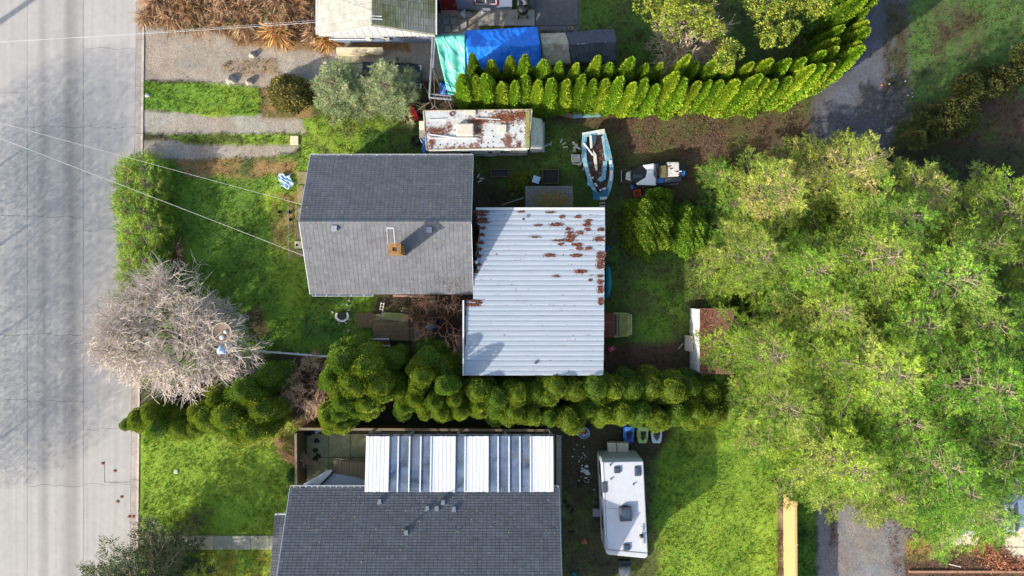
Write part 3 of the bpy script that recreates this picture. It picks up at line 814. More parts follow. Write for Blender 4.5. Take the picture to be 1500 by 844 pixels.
# lower neighbour's house
NX0, NX1, NY0, NY1 = -12.68, 2.68, -20.9, -11.42
h2 = thing('house', 'large dark grey shingled house behind the patio cover, its near slope facing the hedge', 'house', (-5, -16.2, 0))
gable_house(h2, NX0, NX1, NY0, NY1, 3.0, 5.5, srgb(98, 100, 104), mat('pale_siding', srgb(196, 198, 200), var=.08), seed=15)
gutter_run(h2, NX0, P(534, 0, 3)[0], NY1 + .01, 2.98, .12, step=.36)
gutter_run(h2, P(812, 0, 3)[0], NX1, NY1 + .01, 2.98, .12, step=.5)
s2 = (5.5 - 3.0) / ((NY1 - NY0) / 2)
for u, v, dk in ((556, 735, 0), (626, 745, 0), (640, 745, 0), (649, 736, 1), (665, 746, 0), (595, 780, 1)):
    Y = NY1 - 1; 
    for _ in range(5):
        zz = 3.0 + (NY1 - Y) * s2; X, Y = P(u, v, zz)
    mb = MB(); mb.prism([(X - .12, Y - .12), (X + .12, Y - .12), (X + .09, Y + .14), (X - .09, Y + .14)], zz - .12, [zz + .13, zz + .13, zz + .03, zz + .03])
    o = mb.build('roof_vent', M['grey'], h2, world=True)
    if dk:
        mb = MB(); mb.cyl(X, Y + .22, zz - .1, zz + .32, .045, 10); mb.build('vent_pipe', M['darkgrey'], h2, world=True)
# lower porch roof on its west end
shingled(h2, 'porch_roof', [(-13.75, -13.2, 2.45), (-12.72, -13.2, 2.45), (-12.72, -20.5, 4.3), (-13.75, -20.5, 4.3)], srgb(98, 100, 104), seed=33)
mb = MB(); mb.box(-13.75, -12.75, -13.2, -13.08, 2.3, 2.42); mb.build('gutter_trough', M['white'], h2, world=True)
for yy in (-13.5, -17, -20): 
    mb = MB(); mb.box(-13.6, -13.48, yy, yy + .12, 0, 2.3); mb.build('porch_post', M['white'], h2, world=True)
# paving strip along its east wall
pv = thing('concrete_path', None, None, kind='structure')
yy = -21
while yy < -9:
    mb = MB(); mb.box(2.72, 3.03, yy + .01, yy + .74, .02, .14); mb.build('paving_slab', M['concrete'], pv, bevel=.01); yy += .75

# patio cover: white ribbed sheets and clear sheets
pc = thing('patio_cover', 'flat patio cover of white ribbed sheets alternating with clear sheets, against the dark grey roof', 'patio cover', (-3.2, -10, 0))
ZT0, ZT1 = 2.75, 3.16     # north, south height
YN = P(0, 639, ZT0)[1]; YS = P(0, 720.5, ZT1)[1]
def pcx(px): return (px - 750) * .03905
def sheet(px0, px1, m, ribs, name):
    xa, xb = pcx(px0), pcx(px1); prof = []
    if ribs:
        p_ = (xb - xa) / ribs
        for i in range(ribs):
            o_ = xa + i * p_
            prof += [(o_, 0), (o_ + p_ * .06, .03), (o_ + p_ * .86, .03), (o_ + p_ * .92, 0)]
        prof.append((xb, 0))
    else: prof = [(xa, .01), (xb, .01)]
    mb = MB(); n_ = len(prof); vs = []
    for k in range(5):
        t = k / 4; yy = YN + (YS - YN) * t; z0 = ZT0 + (ZT1 - ZT0) * t
        for x_, h_ in prof: vs.append((x_, yy + (random.uniform(-.02, .02) if k in (0, 4) else 0), z0 + h_))
    fs = [(k * n_ + j, k * n_ + j + 1, (k + 1) * n_ + j + 1, (k + 1) * n_ + j) for k in range(4) for j in range(n_ - 1)]
    mb._add(vs, fs); return mb.build(name, m, pc, world=True, solid=.003)
for a_, b_, k in ((535.5, 568.5, 6), (631.5, 666, 6), (681.5, 714.5, 6), (777.5, 811, 6)): sheet(a_, b_, M['sheetwhite'], k, 'white_sheet')
for a_, b_ in ((569, 583), (583.5, 599.5), (600, 616), (616.5, 631), (666.5, 681), (715, 729.5), (730, 745.5), (746, 761.5), (762, 777)):
    sheet(a_, b_, M['clear'], 0, 'clear_sheet')
for u in (569, 583.2, 599.7, 616.2, 631.2, 666.2, 681.2, 714.8, 729.7, 745.7, 761.7, 777.2):
    x_ = pcx(u); mb = MB(); w_ = .035
    mb._add([(x_ - w_, YN, ZT0 + .02), (x_ + w_, YN, ZT0 + .02), (x_ + w_, YS, ZT1 + .02), (x_ - w_, YS, ZT1 + .02),
             (x_ - w_, YN, ZT0 + .075), (x_ + w_, YN, ZT0 + .075), (x_ + w_, YS, ZT1 + .075), (x_ - w_, YS, ZT1 + .075)],
            [(0, 3, 2, 1), (4, 5, 6, 7), (0, 1, 5, 4), (1, 2, 6, 5), (2, 3, 7, 6), (3, 0, 4, 7)])
    mb.build('glazing_bar', M['sheetwhite'], pc, world=True)
mb = MB(); mb.box(pcx(534), pcx(812), YN - .02, YN + .1, ZT0 - .22, ZT0 - .03); mb.build('beam', M['darkgrey'], pc, world=True)
for u in (538, 600, 670, 740, 808):
    mb = MB(); mb.box(pcx(u) - .06, pcx(u) + .06, YN - .02, YN + .09, 0, ZT0 - .24); mb.build('post', M['white'], pc, world=True)
# patio paving
pp = thing('patio', None, None, kind='structure')
xe = [-12.6, -11.25, -9.9, -8.5, -7.1, -5.7, -4.3, -2.9, -1.5, -.1, 1.3, 2.62]
for i in range(len(xe) - 1):
    for ya, yb in ((-11.9, -10.4), (-10.38, -8.95)):
        mb = MB(); mb.box(xe[i] + .01, xe[i + 1] - .01, ya + .01, yb - .01, -.02, .1 + random.uniform(0, .008))
        mb.build('patio_slab', M['mossconc'] if xe[i] < -8.6 else M['concrete'], pp, bevel=.01)

# upper neighbour's house (seen past its gable)
h3 = thing('house', 'house at the top edge with white gable siding and mossy right-hand roof slope', 'house', (-7.8, 20, 0))
TX0, TX1, TY = -11.2, -4.42, 14.62
shingled(h3, 'roof_slope', [(TX0, TY, 2.7), (TX0, 26, 2.7), (-7.78, 26, 4.15), (-7.78, TY, 4.15)], srgb(176, 172, 160), seed=50, tab=.4)
shingled(h3, 'roof_slope', [(TX1, TY, 2.7), (TX1, 26, 2.7), (-7.78, 26, 4.15), (-7.78, TY, 4.15)], srgb(150, 148, 128), seed=51, tab=.4, mossy=srgb(112, 112, 62))
mb = MB(); mb.box(TX0 + .35, TX1 - .3, TY + .42, 25.6, 0, 2.66); mb.build('wall', M['bluewall'], h3, world=True)
k = 30
for i in range(k):      # vertical boards of the gable
    xa = TX0 + .02 + (TX1 - TX0 - .04) * i / k; xb = TX0 + .02 + (TX1 - TX0 - .04) * (i + 1) / k - .02
    zf = lambda x_: 2.52 + 1.45 * (1 - abs(x_ + 7.8) / 3.4)
    t_ = .03 + .012 * (i % 2)
    mb = MB(); mb.prism([(xa, TY - t_), (xb, TY - t_), (xb, TY + .02), (xa, TY + .02)], 2.42, [zf(xa), zf(xb), zf(xb), zf(xa)])
    mb.build('gable_board', M['white'], h3, world=True)
mb = MB(); mb.box(TX0, TX1, TY - .02, TY + .42, 2.36, 2.41); mb.build('soffit', M['darkgrey'], h3, world=True)
for xx, sx_ in ((TX0 - .1, 1), (TX1 + .02, 1)):
    mb = MB(); mb.box(xx, xx + .08, TY, 26, 2.6, 2.72); mb.build('gutter_trough', M['white'], h3, world=True)
def window(t, cx_, y_, z0, z1, w_, trim, name='window'):
    mb = MB()
    mb.box(cx_ - w_ / 2 - .09, cx_ + w_ / 2 + .09, y_ - .05, y_ - .004, z0 - .09, z0); mb.box(cx_ - w_ / 2 - .09, cx_ + w_ / 2 + .09, y_ - .05, y_ - .004, z1, z1 + .09)
    mb.box(cx_ - w_ / 2 - .09, cx_ - w_ / 2, y_ - .05, y_ - .004, z0, z1); mb.box(cx_ + w_ / 2, cx_ + w_ / 2 + .09, y_ - .05, y_ - .004, z0, z1)
    f = mb.build(name, trim, t, world=True)
    mb = MB(); mb.box(cx_ - w_ / 2, cx_ + w_ / 2, y_ - .02, y_ - .006, z0, z1); mb.build('pane', M['glass'], f, world=True)
    mb = MB()
    for xa, xb, za, zb in ((-w_ / 2, w_ / 2, z0, z0 + .07), (-w_ / 2, w_ / 2, z1 - .07, z1), (-w_ / 2, -w_ / 2 + .06, z0, z1), (w_ / 2 - .06, w_ / 2, z0, z1), (-.03, .03, z0, z1)):
        mb.box(cx_ + xa, cx_ + xb, y_ - .045, y_ - .022, za, zb)
    mb.build('window_frame', M['white'], f, world=True)
    return f
window(h3, P(600, 0, 1.8)[0], TY + .42, 1.35, 2.1, .8, M['maroon'])
window(h3, P(508, 0, 1.8)[0], TY + .42, 1.3, 2.1, .9, M['maroon'])
mb = MB(); xa = P(494, 0, .5)[0]; xb = P(562, 0, .5)[0]
mb.box(xa, xb, 14.25, 14.55, .0, .75); mb.build('planter_ledge', M['cream'], h3, world=True, bevel=.02)
for u, zz in ((551, 1.6), (560, 1.3), (568, .9), (540, .9)):
    x_, _ = P(u, 0, zz); mb = MB(); mb.box(x_ - .13, x_ + .13, TY + .3, TY + .415, zz - .18, zz + .18); mb.build('meter_box', M['whitedirty'], h3, world=True, bevel=.02)
mb = MB(); mb.tube([(-11.0, TY + .33, .95), (P(545, 0, 1)[0], TY + .33, .95)], .035, 6); mb.tube([(-10.6, TY + .34, 1.3), (P(560, 0, 1)[0], TY + .34, 1.3)], .03, 6)
mb.build('conduit', M['white'], h3, world=True)
# small bracket with crossbars where the wires land
mb = MB(); q0 = P(548, 30, 4.3)
mb.tube([(-7.78, TY + .1, 4.1), (-7.78, TY + .1, 4.75)], .03, 6); mb.tube([(-8.0, TY + .15, 4.6), (-7.1, TY + .1, 4.6)], .02, 5); mb.tube([(-8.0, TY + .35, 4.5), (-7.15, TY + .3, 4.5)], .02, 5)
mb.build('wire_bracket', M['white'], h3, world=True)
# wing of that house with the red door
h4 = thing('house_wing', 'blue-grey house wall with maroon framed window and red door at the top edge', 'house', (-2, 19, 0))
WY = P(0, 15, 0)[1]
mb = MB(); mb.box(-4.35, .0, WY, 26, 0, 2.6); mb.build('wall', M['bluewall'], h4, world=True)
mb = MB()
for k in range(9): mb.box(-3.2, 0, WY - .012, WY, .2 + k * .26, .2 + k * .26 + .235)
mb.build('siding', M['bluewall'], h4, world=True, kind='stuff')
window(h4, P(711.5, 0, 1.2)[0], WY - .012, .95, 1.9, 1.3, M['maroon'])
mb = MB(); xa, xb = P(645, 0, .9)[0], P(665, 0, .9)[0]
mb.box(-4.3, -3.35, WY - .05, WY, .12, 2.1); d_ = mb.build('door', M['red'], h4, world=True, bevel=.01)
mb = MB(); mb.lathe((-3.45, WY - .1, .95), [(.02, -.02), (.04, 0), (.04, .04), (.02, .05)], 10, 'Y'); mb.build('handle', M['galv'], d_, world=True)
mb = MB(); mb.box(-4.35, -3.3, WY - .3, WY - .051, .0, .12); mb.build('door_step', mat('pinkish_step', srgb(190, 140, 126)), h4, world=True)
shingled(h4, 'roof_slope', [(-4.35, 17.75 + .8, 2.75), (.25, 17.75 + .8, 2.75), (.25, 22, 4.2), (-4.35, 22, 4.2)], srgb(120, 118, 110), seed=60)
# square stepping slabs and pad
ps = thing('stepping_slabs', None, None, kind='structure')
for u0, v0, u1, v1 in ((648, 17, 657, 25), (660, 17, 668, 25), (671, 18, 680, 26), (682, 18, 691, 26), (649, 27, 658, 36), (660, 27, 669, 36), (651, 39, 661, 48), (663, 38, 672, 47), (675, 30, 684, 41)):
    a0 = P(u0, v0); a1 = P(u1, v1); mb = MB(); mb.box(a0[0], a1[0], a1[1], a0[1], .03, .11 + random.uniform(0, .01)); mb.build('paving_slab', M['concrete'], ps, bevel=.012)
mb = MB(); a0 = P(700, 15); a1 = P(783, 38.5); mb.box(a0[0], a1[0], a1[1], a0[1], .03, .11); tag(mb.build('concrete_pad', M['concrete'], None, bevel=.015), kind='structure')
mb = MB(); a0 = P(785, -40); a1 = P(846, 38); mb.box(a0[0], a1[0], a1[1], a0[1], .03, .095)
tag(mb.build('asphalt_pad', mat('old_asphalt', srgb(98, 98, 96), var=.25, scale=5, rough=.95), None), kind='structure')
# ------------------------------------------------------------- trees and plants
YG = [srgb(172, 192, 44), srgb(146, 178, 42), srgb(190, 192, 66), srgb(112, 148, 40)]
def spire(seed, H, Rb, cols, n=5200, round_top=False, lobes=0, leaf=.15, lumps=.16, core=True):
    r_ = np.random.default_rng(seed)
    t = r_.random(n) ** .9
    def prof(t):
        if round_top: return np.clip((1 - ((t - .32) / .68).clip(0, 1) ** 3.2), 0, 1) ** .55 * (.72 + .28 * np.clip(t / .35, 0, 1))
        return np.clip(1 - t, 0, 1) ** .62 * (.8 + .2 * np.clip(t / .15, 0, 1)) * (1 - .12 * t)
    az = r_.uniform(0, 2 * np.pi, n)
    ph = r_.uniform(0, 6, 6)
    def lump(az, t):
        return 1 + lumps * (np.sin(3 * az + 5 * t + ph[0]) * .5 + np.sin(5 * az - 11 * t + ph[1]) * .4 + np.sin(2 * az + 17 * t + ph[2]) * .4)
    rad = Rb * prof(t) * lump(az, t) * (1 - .22 * r_.random(n) ** 2)
    Pn = np.stack([np.cos(az) * rad, np.sin(az) * rad, t * H], 1)
    up = .9 if not round_top else .55
    D = np.stack([np.cos(az), np.sin(az), np.full(n, up) + t * .6], 1) + r_.normal(size=(n, 3)) * .42
    out = np.stack([np.cos(az), np.sin(az), .3 + t], 1)
    col = colvar(n, cols, r_, .22)
    V, F, C = diamonds(Pn, D, leaf * (.6 + .7 * r_.random(n)), .5, col, r_, up=unit(np.cross(out, D)))
    parts = [(V, F, C)]
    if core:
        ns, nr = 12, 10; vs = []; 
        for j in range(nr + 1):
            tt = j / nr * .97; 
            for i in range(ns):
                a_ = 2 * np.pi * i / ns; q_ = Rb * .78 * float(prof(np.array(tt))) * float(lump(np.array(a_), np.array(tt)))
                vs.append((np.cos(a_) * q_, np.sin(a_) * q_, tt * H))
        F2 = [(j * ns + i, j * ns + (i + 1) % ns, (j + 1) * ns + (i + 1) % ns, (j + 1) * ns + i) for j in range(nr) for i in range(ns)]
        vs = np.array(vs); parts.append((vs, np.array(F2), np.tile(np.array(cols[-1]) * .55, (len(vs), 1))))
    V, F, C = merge(parts)
    return mesh_np('crown', V, F, M['leaf'], C)
def trunk_mesh(H, r, col=srgb(110, 84, 62), lean=(0, 0)):
    n = 7; A = [(lean[0] * i / n, lean[1] * i / n, H * i / n) for i in range(n)]; B = [(lean[0] * (i + 1) / n, lean[1] * (i + 1) / n, H * (i + 1) / n + .01) for i in range(n)]
    ra = [r * (1 - .85 * i / n) for i in range(n)]; rb = [r * (1 - .85 * (i + 1) / n) for i in range(n)]
    V, F, C = segs_mesh(A, B, ra, rb, [col] * n, 7)
    return mesh_np('trunk', V, F, M['bark'], C)
def tree(name, label, cat, x, y, crown, trunk, rz=0, sc=(1, 1, 1), group=None, tilt=(0, 0), z=0):
    t = thing(name, label, cat, (x, y, z), rz, group)
    t.rotation_euler = (tilt[0], tilt[1], rz); t.scale = sc
    link('crown', crown, t)
    if trunk: link('trunk', trunk, t)
    return t
tr_thin = trunk_mesh(4.5, .09)
# upper hedge, two rows of spires
up_v = [spire(100 + i, 6.0, .60 + .07 * (i % 3), YG if i % 2 else [srgb(144, 184, 40), srgb(122, 168, 38), srgb(170, 182, 58), srgb(98, 142, 36)], leaf=.14, lumps=.17, n=8500) for i in range(5)]
rt = random.Random(12)
def hedge_line(pts, n, dy=0):
    out = []; pts = [Vector(p) for p in pts]
    L = [(pts[i + 1] - pts[i]).length for i in range(len(pts) - 1)]; T = sum(L)
    for k in range(n):
        s = T * (k + .5) / n
        for i, l in enumerate(L):
            if s <= l: q_ = pts[i].lerp(pts[i + 1], s / l); break
            s -= l
        out.append(q_)
    return out
def hfor(px, py_top, py_base): return 0
front = hedge_line([(676, 158), (760, 164), (900, 166), (1010, 164), (1090, 162), (1150, 150), (1196, 128), (1208, 96), (1218, 50), (1224, 10)], 38)
back = hedge_line([(690, 132), (780, 140), (900, 142), (1040, 140), (1120, 138), (1165, 122), (1182, 90), (1196, 40), (1205, 8)], 27)
for k, q_ in enumerate(front):
    X, Y = P(q_.x, q_.y); s = rt.uniform(.95, 1.3); hz = rt.uniform(.74, 1.02)
    tree('hedge_tree', 'bright green pointed arborvitae in the sunlit front row of the upper hedge', 'tree', X + rt.uniform(-.12, .12), Y + rt.uniform(-.12, .15) + .35, up_v[k % 5], tr_thin,
         rt.uniform(0, 6.28), (s, s, hz), 'arborvitae in the upper hedge, front row')
for k, q_ in enumerate(back):
    X, Y = P(q_.x, q_.y); s = rt.uniform(.85, 1.2); hz = rt.uniform(.76, 1.12)
    tree('hedge_tree', 'pointed arborvitae in the shaded back row of the upper hedge', 'tree', X + rt.uniform(-.15, .15), Y + rt.uniform(-.15, .15) + .2, up_v[(k * 3) % 5], tr_thin,
         rt.uniform(0, 6.28), (s, s, hz), 'arborvitae in the upper hedge, back row')
# lower hedge: round-topped dark green columns
DG = [srgb(118, 148, 44), srgb(138, 160, 46), srgb(98, 130, 42), srgb(82, 112, 38)]
DG2 = [srgb(150, 164, 46), srgb(168, 174, 48), srgb(124, 150, 44), srgb(92, 120, 38)]
def lobed(seed, H, cols):
    r_ = np.random.default_rng(seed); parts = []
    nl = 5
    for k in range(nl):
        me_ = None
        a_ = k * 2.4 + r_.normal() * .3; d_ = .0 if k == 0 else r_.uniform(.38, .72); h_ = H * (1.0 if k == 0 else r_.uniform(.52, .95)); rad = r_.uniform(.46, .66) * (1.1 if k == 0 else 1)
        n = int(3000 * rad * h_ / 2.4)
        t_ = 1 - r_.random(n) ** 1.6 * .8
        th = np.clip((t_ - .75) / .25, 0, 1)
        az = r_.uniform(0, 6.28, n); ph = r_.uniform(0, 6, 3)
        rr_ = rad * np.sqrt(np.clip(1 - th ** 2, 0, 1)) * (1 + .07 * np.sin(4 * az + 6 * t_ + ph[0]) + .05 * np.sin(7 * az - 13 * t_ + ph[1])) * (1 - .14 * r_.random(n) ** 2)
        zt = t_ * h_
        Pn = np.stack([math.cos(a_) * d_ + np.cos(az) * rr_, math.sin(a_) * d_ + np.sin(az) * rr_, zt], 1)
        out = np.stack([np.cos(az) * (1 - th * .8), np.sin(az) * (1 - th * .8), .35 + th * 1.4], 1)
        D = out + r_.normal(size=(n, 3)) * .45
        parts.append(diamonds(Pn, D, .085 * r_.uniform(.6, 1.3, n), .55, colvar(n, cols, r_, .22) * r_.uniform(.88, 1.12), r_))
        ns, nr = 9, 7; vs = []
        for j in range(nr + 1):
            tt = j / nr; tz = min(1, .2 + .8 * tt); q_ = rad * .82 * math.sqrt(max(.02, 1 - max(0, (tz - .75) / .25) ** 2))
            for i in range(ns): vs.append((math.cos(a_) * d_ + math.cos(6.283 * i / ns) * q_, math.sin(a_) * d_ + math.sin(6.283 * i / ns) * q_, tz * h_ * .97))
        F2 = [(j * ns + i, j * ns + (i + 1) % ns, (j + 1) * ns + (i + 1) % ns, (j + 1) * ns + i) for j in range(nr) for i in range(ns)]
        parts.append((np.array(vs), np.array(F2), np.tile(np.array(cols[-1]) * .7, (len(vs), 1))))
    V, F, C = merge(parts)
    return mesh_np('crown', V, F, M['leaf'], C)
lo_v = [lobed(200 + i, 4.9, DG if i % 2 else DG2) for i in range(5)]
rowA = hedge_line([(690, 566), (760, 566), (840, 556), (900, 560), (1000, 562), (1036, 566)], 13)
rowB = hedge_line([(590, 582), (700, 586), (790, 600), (880, 592), (1000, 596), (1040, 594)], 18)
low = []
for k, q_ in enumerate(rowA): low.append((q_.x, q_.y + rt.uniform(-5, 7), rt.uniform(.85, 1.08), rt.uniform(.64, .8)))
for k, q_ in enumerate(rowB): low.append((q_.x, q_.y + rt.uniform(-7, 7), rt.uniform(.72, .95), rt.uniform(.6, .85)))
low += [(634, 520, 1.1, .72), (652, 532, 1.1, .66), (660, 552, .9, 1.0), (630, 540, .9, 1.0), (618, 570, .8, .85), (645, 575, .85, .85), (672, 572, .8, .8), (606, 575, .7, .75), (596, 560, .7, .8),
        (680, 590, .8, .7), (655, 596, .7, .6)]
for k, (u, v, s, hz) in enumerate(low):
    X, Y = P(u, v)
    tree('hedge_tree', 'round-topped dark green cypress in the lower hedge between metal roof and patio cover', 'tree', X, Y, lo_v[k % 5], tr_thin, rt.uniform(0, 6.28), (s, s, hz),
         'cypresses in the lower hedge')
clump = [(530, 520, 1.3, 1.15), (560, 525, 1.25, 1.2), (515, 538, 1.1, 1.1), (545, 545, 1.3, 1.2), (572, 548, 1.2, 1.1), (530, 570, 1.0, 1.1), (557, 572, 1.1, 1.0), 
         (520, 588, .9, .95), (505, 596, .85, .9), (518, 606, .75, .8), (590, 520, .8, .8)]
for k, (u, v, s, hz) in enumerate(clump):
    X, Y = P(u, v)
    tree('hedge_tree', 'thick round-topped cypress in the broad clump south of the mossy deck', 'tree', X, Y, lo_v[(k + 1) % 5], tr_thin, rt.uniform(0, 6.28), (s, s, hz), 'cypresses in the clump by the deck')
west = [(248, 600, .8, .55), (262, 612, .9, .6), (283, 622, .8, .5), (300, 620, .7, .5), (318, 612, .7, .5), (225, 610, .7, .5), (208, 612, .6, .4), (340, 600, 1.0, .75), (362, 585, 1.15, .85), (385, 575, 1.15, .85), (400, 560, 1.1, .8),
        (372, 612, 1.0, .7), (395, 605, 1.1, .75), (412, 590, 1.1, .8), (415, 545, 1.0, .7), (350, 570, .9, .7)]
for k, (u, v, s, hz) in enumerate(west):
    X, Y = P(u, v); 
    tree('hedge_tree', 'low spreading green cypress between the pale bare tree and the sunny lower lawn', 'tree', X, Y, lo_v[(k + 2) % 5], tr_thin, rt.uniform(0, 6.28), (s, s, hz), 'cypresses below the bare tree', tilt=(rt.uniform(-.12, .12), rt.uniform(-.15, .15)))

# conifers with drooping fronds
def conifer(seed, H, Rr, nb, cols, leaf=.17, dens=1.0, droop=.42, gap=0.0, fspace=.40, tuft=3, fscale=1.0):
    r_ = np.random.default_rng(seed)
    LP, LD, LS, LC = [], [], [], []; A, B, ra, rb_ = [], [], [], []
    cols = np.array(cols)
    for i in range(nb):
        t = .10 + .88 * (i / nb) ** .95
        if r_.random() < gap: continue
        L = Rr * (1 - t) ** .62 * r_.uniform(.55, 1.12) + .25
        az = i * 2.399 + r_.normal() * .35
        rise = r_.uniform(.05, .5) + .5 * t; dr = droop * r_.uniform(.6, 1.4)
        m_ = max(5, int(L / .2)); s = np.linspace(0, 1, m_)
        wob = np.cumsum(r_.normal(size=m_)) * .05
        th = az + wob * .6
        c, sn = np.cos(th), np.sin(th)
        Px = np.stack([c * L * s, sn * L * s, H * t + L * (rise * s - dr * s * s)], 1)
        for j in range(m_ - 1):
            A.append(Px[j]); B.append(Px[j + 1]); q0 = .035 * (1 - s[j]) + .006; ra.append(q0 * (.4 + L / 3)); rb_.append(.035 * (1 - s[j + 1]) * (.4 + L / 3) + .006)
        tint = cols[r_.integers(len(cols))] * r_.uniform(.8, 1.15)
        nf = max(2, int(L / fspace)); js = np.linspace(.3, 1.0, nf)
        for jj, sj in enumerate(js):
            pj = np.array([np.interp(sj, s, Px[:, q]) for q in range(3)]); thj = np.interp(sj, s, th)
            wide = .34 * L * (1 - sj) + .12; k2 = max(1, int(wide / .42 + .5))
            for sd in (-1, 1):
                ta = thj + sd * r_.uniform(.7, 1.05)
                for q2 in range(k2):
                    if jj == nf - 1 and sd == 1: continue
                    dist = wide * (q2 + r_.uniform(.3, 1.0)) / k2 if k2 > 1 or jj < nf - 1 else 0
                    tb = pj + np.array([np.cos(ta) * dist, np.sin(ta) * dist, r_.uniform(-.14, .10) - .1 * dist])
                    A.append(pj); B.append(tb); ra.append(.012); rb_.append(.008)
                    tt = tint * r_.uniform(.72, 1.22)
                    for q3 in range(tuft):
                        fa = ta + (q3 - (tuft - 1) / 2) * .75 + r_.normal() * .25 - sd * .25; fe = r_.uniform(-.1, .75); fl = r_.uniform(.28, .5) * fscale
                        k = max(5, int(fl / .045)); u = (np.arange(k) + .6) / k
                        dirv = np.array([np.cos(fa) * np.cos(fe), np.sin(fa) * np.cos(fe), np.sin(fe)])
                        pz = tb[None] + dirv[None] * (fl * u)[:, None] - np.array([[0, 0, 1]]) * (.25 * fl * u * u)[:, None]
                        sg = np.where(np.arange(k) % 2 == 0, 1, -1) * r_.uniform(.5, 1.1, k)
                        dd = np.stack([np.cos(fa + sg), np.sin(fa + sg), np.full(k, math.sin(fe) * .7) + r_.normal(size=k) * .25], 1)
                        LP.append(pz); LD.append(dd); LS.append(leaf * r_.uniform(.7, 1.1, k) * (1.15 - .6 * u))
                        hi = u[:, None]
                        LC.append((tt[None] * (1 - hi * .35) + cols[0][None] * hi * .35) * r_.uniform(.88, 1.12, (k, 1)))
    LP = np.concatenate(LP); LD = np.concatenate(LD); LS = np.concatenate(LS); LC = np.concatenate(LC)
    V, F, C = diamonds(LP, LD, LS, .42, LC, r_, up=np.array([[0, 0, 1.3]]))
    me = mesh_np('crown', V, F, M['needle'], C)
    A += [(0, 0, H * k / 8) for k in range(8)]; B += [(0, 0, H * (k + 1) / 8) for k in range(8)]
    ra += [H * .018 * (1 - k / 9) for k in range(8)]; rb_ += [H * .018 * (1 - (k + 1) / 9) for k in range(8)]
    V, F, C = segs_mesh(A, B, ra, rb_, [srgb(150, 138, 112)] * len(A), 4)
    return me, mesh_np('trunk', V, F, M['bark'], C), len(LP)
OL = [srgb(158, 182, 60), srgb(126, 156, 50), srgb(82, 112, 38), srgb(166, 174, 82)]
BGc = [srgb(122, 166, 48), srgb(98, 140, 42), srgb(68, 106, 36), srgb(136, 164, 58)]
MXc = [srgb(140, 178, 56), srgb(108, 150, 48), srgb(70, 106, 38), srgb(150, 172, 72)]
YO = [srgb(176, 182, 78), srgb(146, 162, 62), srgb(110, 132, 50), srgb(188, 170, 106)]
con_v = [conifer(301, 11.5, 4.3, 84, OL, leaf=.17, fscale=1.25), conifer(302, 10.5, 4.0, 78, OL, leaf=.17, fscale=1.25), conifer(303, 12, 4.3, 88, BGc, leaf=.17, fscale=1.25), conifer(304, 10.5, 4.2, 84, MXc, leaf=.17, fscale=1.25), conifer(305, 9.5, 3.6, 70, YO, leaf=.17, fscale=1.25)]
print('conifer leaves', [c[2] for c in con_v])
big = [ # x, y, variant, scale, height scale, label bits
 (14.6, 5.2, 4, .85, .7, 'pale yellow-green conifer at the upper left corner of the wood, beside the upper hedge end'),
 (13.4, 1.6, 1, .8, .62, 'olive green conifer beside the round laurel bushes, at the left edge of the wood'),
 (13.9, -3.6, 0, .95, .6, 'olive green conifer overhanging the leaf-covered shed with the white wall'),
 (14.8, -6.4, 1, .92, .66, 'olive green conifer over the back lawn, east of the lower hedge end'),
 (17.6, -9.3, 0, .88, .72, 'olive green conifer at the lower left of the wood, above the cedar fence'),
 (18.3, 6.6, 4, .85, .8, 'pale conifer with straw-coloured tips facing the dark back alley'),
 (18.4, 1.5, 0, 1.0, .85, 'tall olive conifer in the middle left of the wood'),
 (18.8, -4.2, 0, 1.0, .85, 'tall olive conifer in the centre of the wood'),
 (16.8, -1.2, 0, .78, .7, 'olive conifer filling the middle left of the wood, northeast of the white-walled shed'),
 (20.8, -2.0, 3, .85, .8, 'mid-green conifer in the very centre of the wood'),
 (24.4, -1.9, 3, .85, .8, 'mid-green conifer right of the centre of the wood, halfway up'),
 (22.0, 5.0, 4, .8, .8, 'yellow-tipped conifer beside the dark hedge of the far right yard'),
 (22.2, .4, 3, 1.0, .9, 'bright green conifer in the middle of the wood'),
 (16.2, .9, 3, .8, .66, 'mid-green conifer filling the gap behind the left edge of the wood'),
 (20.2, 3.6, 3, .85, .78, 'mid-green conifer between the pale ones and the middle of the wood'),
 (17.0, -3.8, 1, .85, .74, 'olive conifer just behind the leaf-covered shed'),
 (20.6, -7.0, 3, .85, .72, 'mid-green conifer between the centre and the side alley'),
 (24.2, 2.2, 1, .8, .8, 'olive conifer in the upper right of the wood'),
 (23.6, -10.6, 2, .85, .62, 'bright green conifer over the right side of the gravel alley'),
 (21.8, -8.9, 2, .95, .75, 'bright green conifer drooping over the side alley at the bottom'),
 (23.2, -4.8, 2, 1.0, .88, 'bright green conifer right of the centre of the wood'),
 (28.0, 1.6, 1, .9, .8, 'olive conifer at the right edge just below the uppermost one'),
 (26.0, 4.0, 1, .9, .85, 'yellow-green conifer at the right edge, nearest the far right yard'),
 (26.6, -1.6, 3, 1.0, .9, 'bright green conifer at the right edge of the photo, halfway up'),
 (20.6, -11.2, 1, .8, .6, 'olive conifer hanging over the gravel side alley, lowest of the wood'),
 (25.6, -12.2, 3, .95, .58, 'bright green conifer hanging over the cream slabs at the lower right'),
 (26.4, -8.2, 2, 1.0, .8, 'bright green conifer at the right edge, drooping over the white van'),
]
for k, (x, y, v, s, hz, lab) in enumerate(big):
    tree('conifer', lab, 'tree', x, y, con_v[v][0], con_v[v][1], k * 1.7, (s, s, hz), 'tall conifers of the wood')
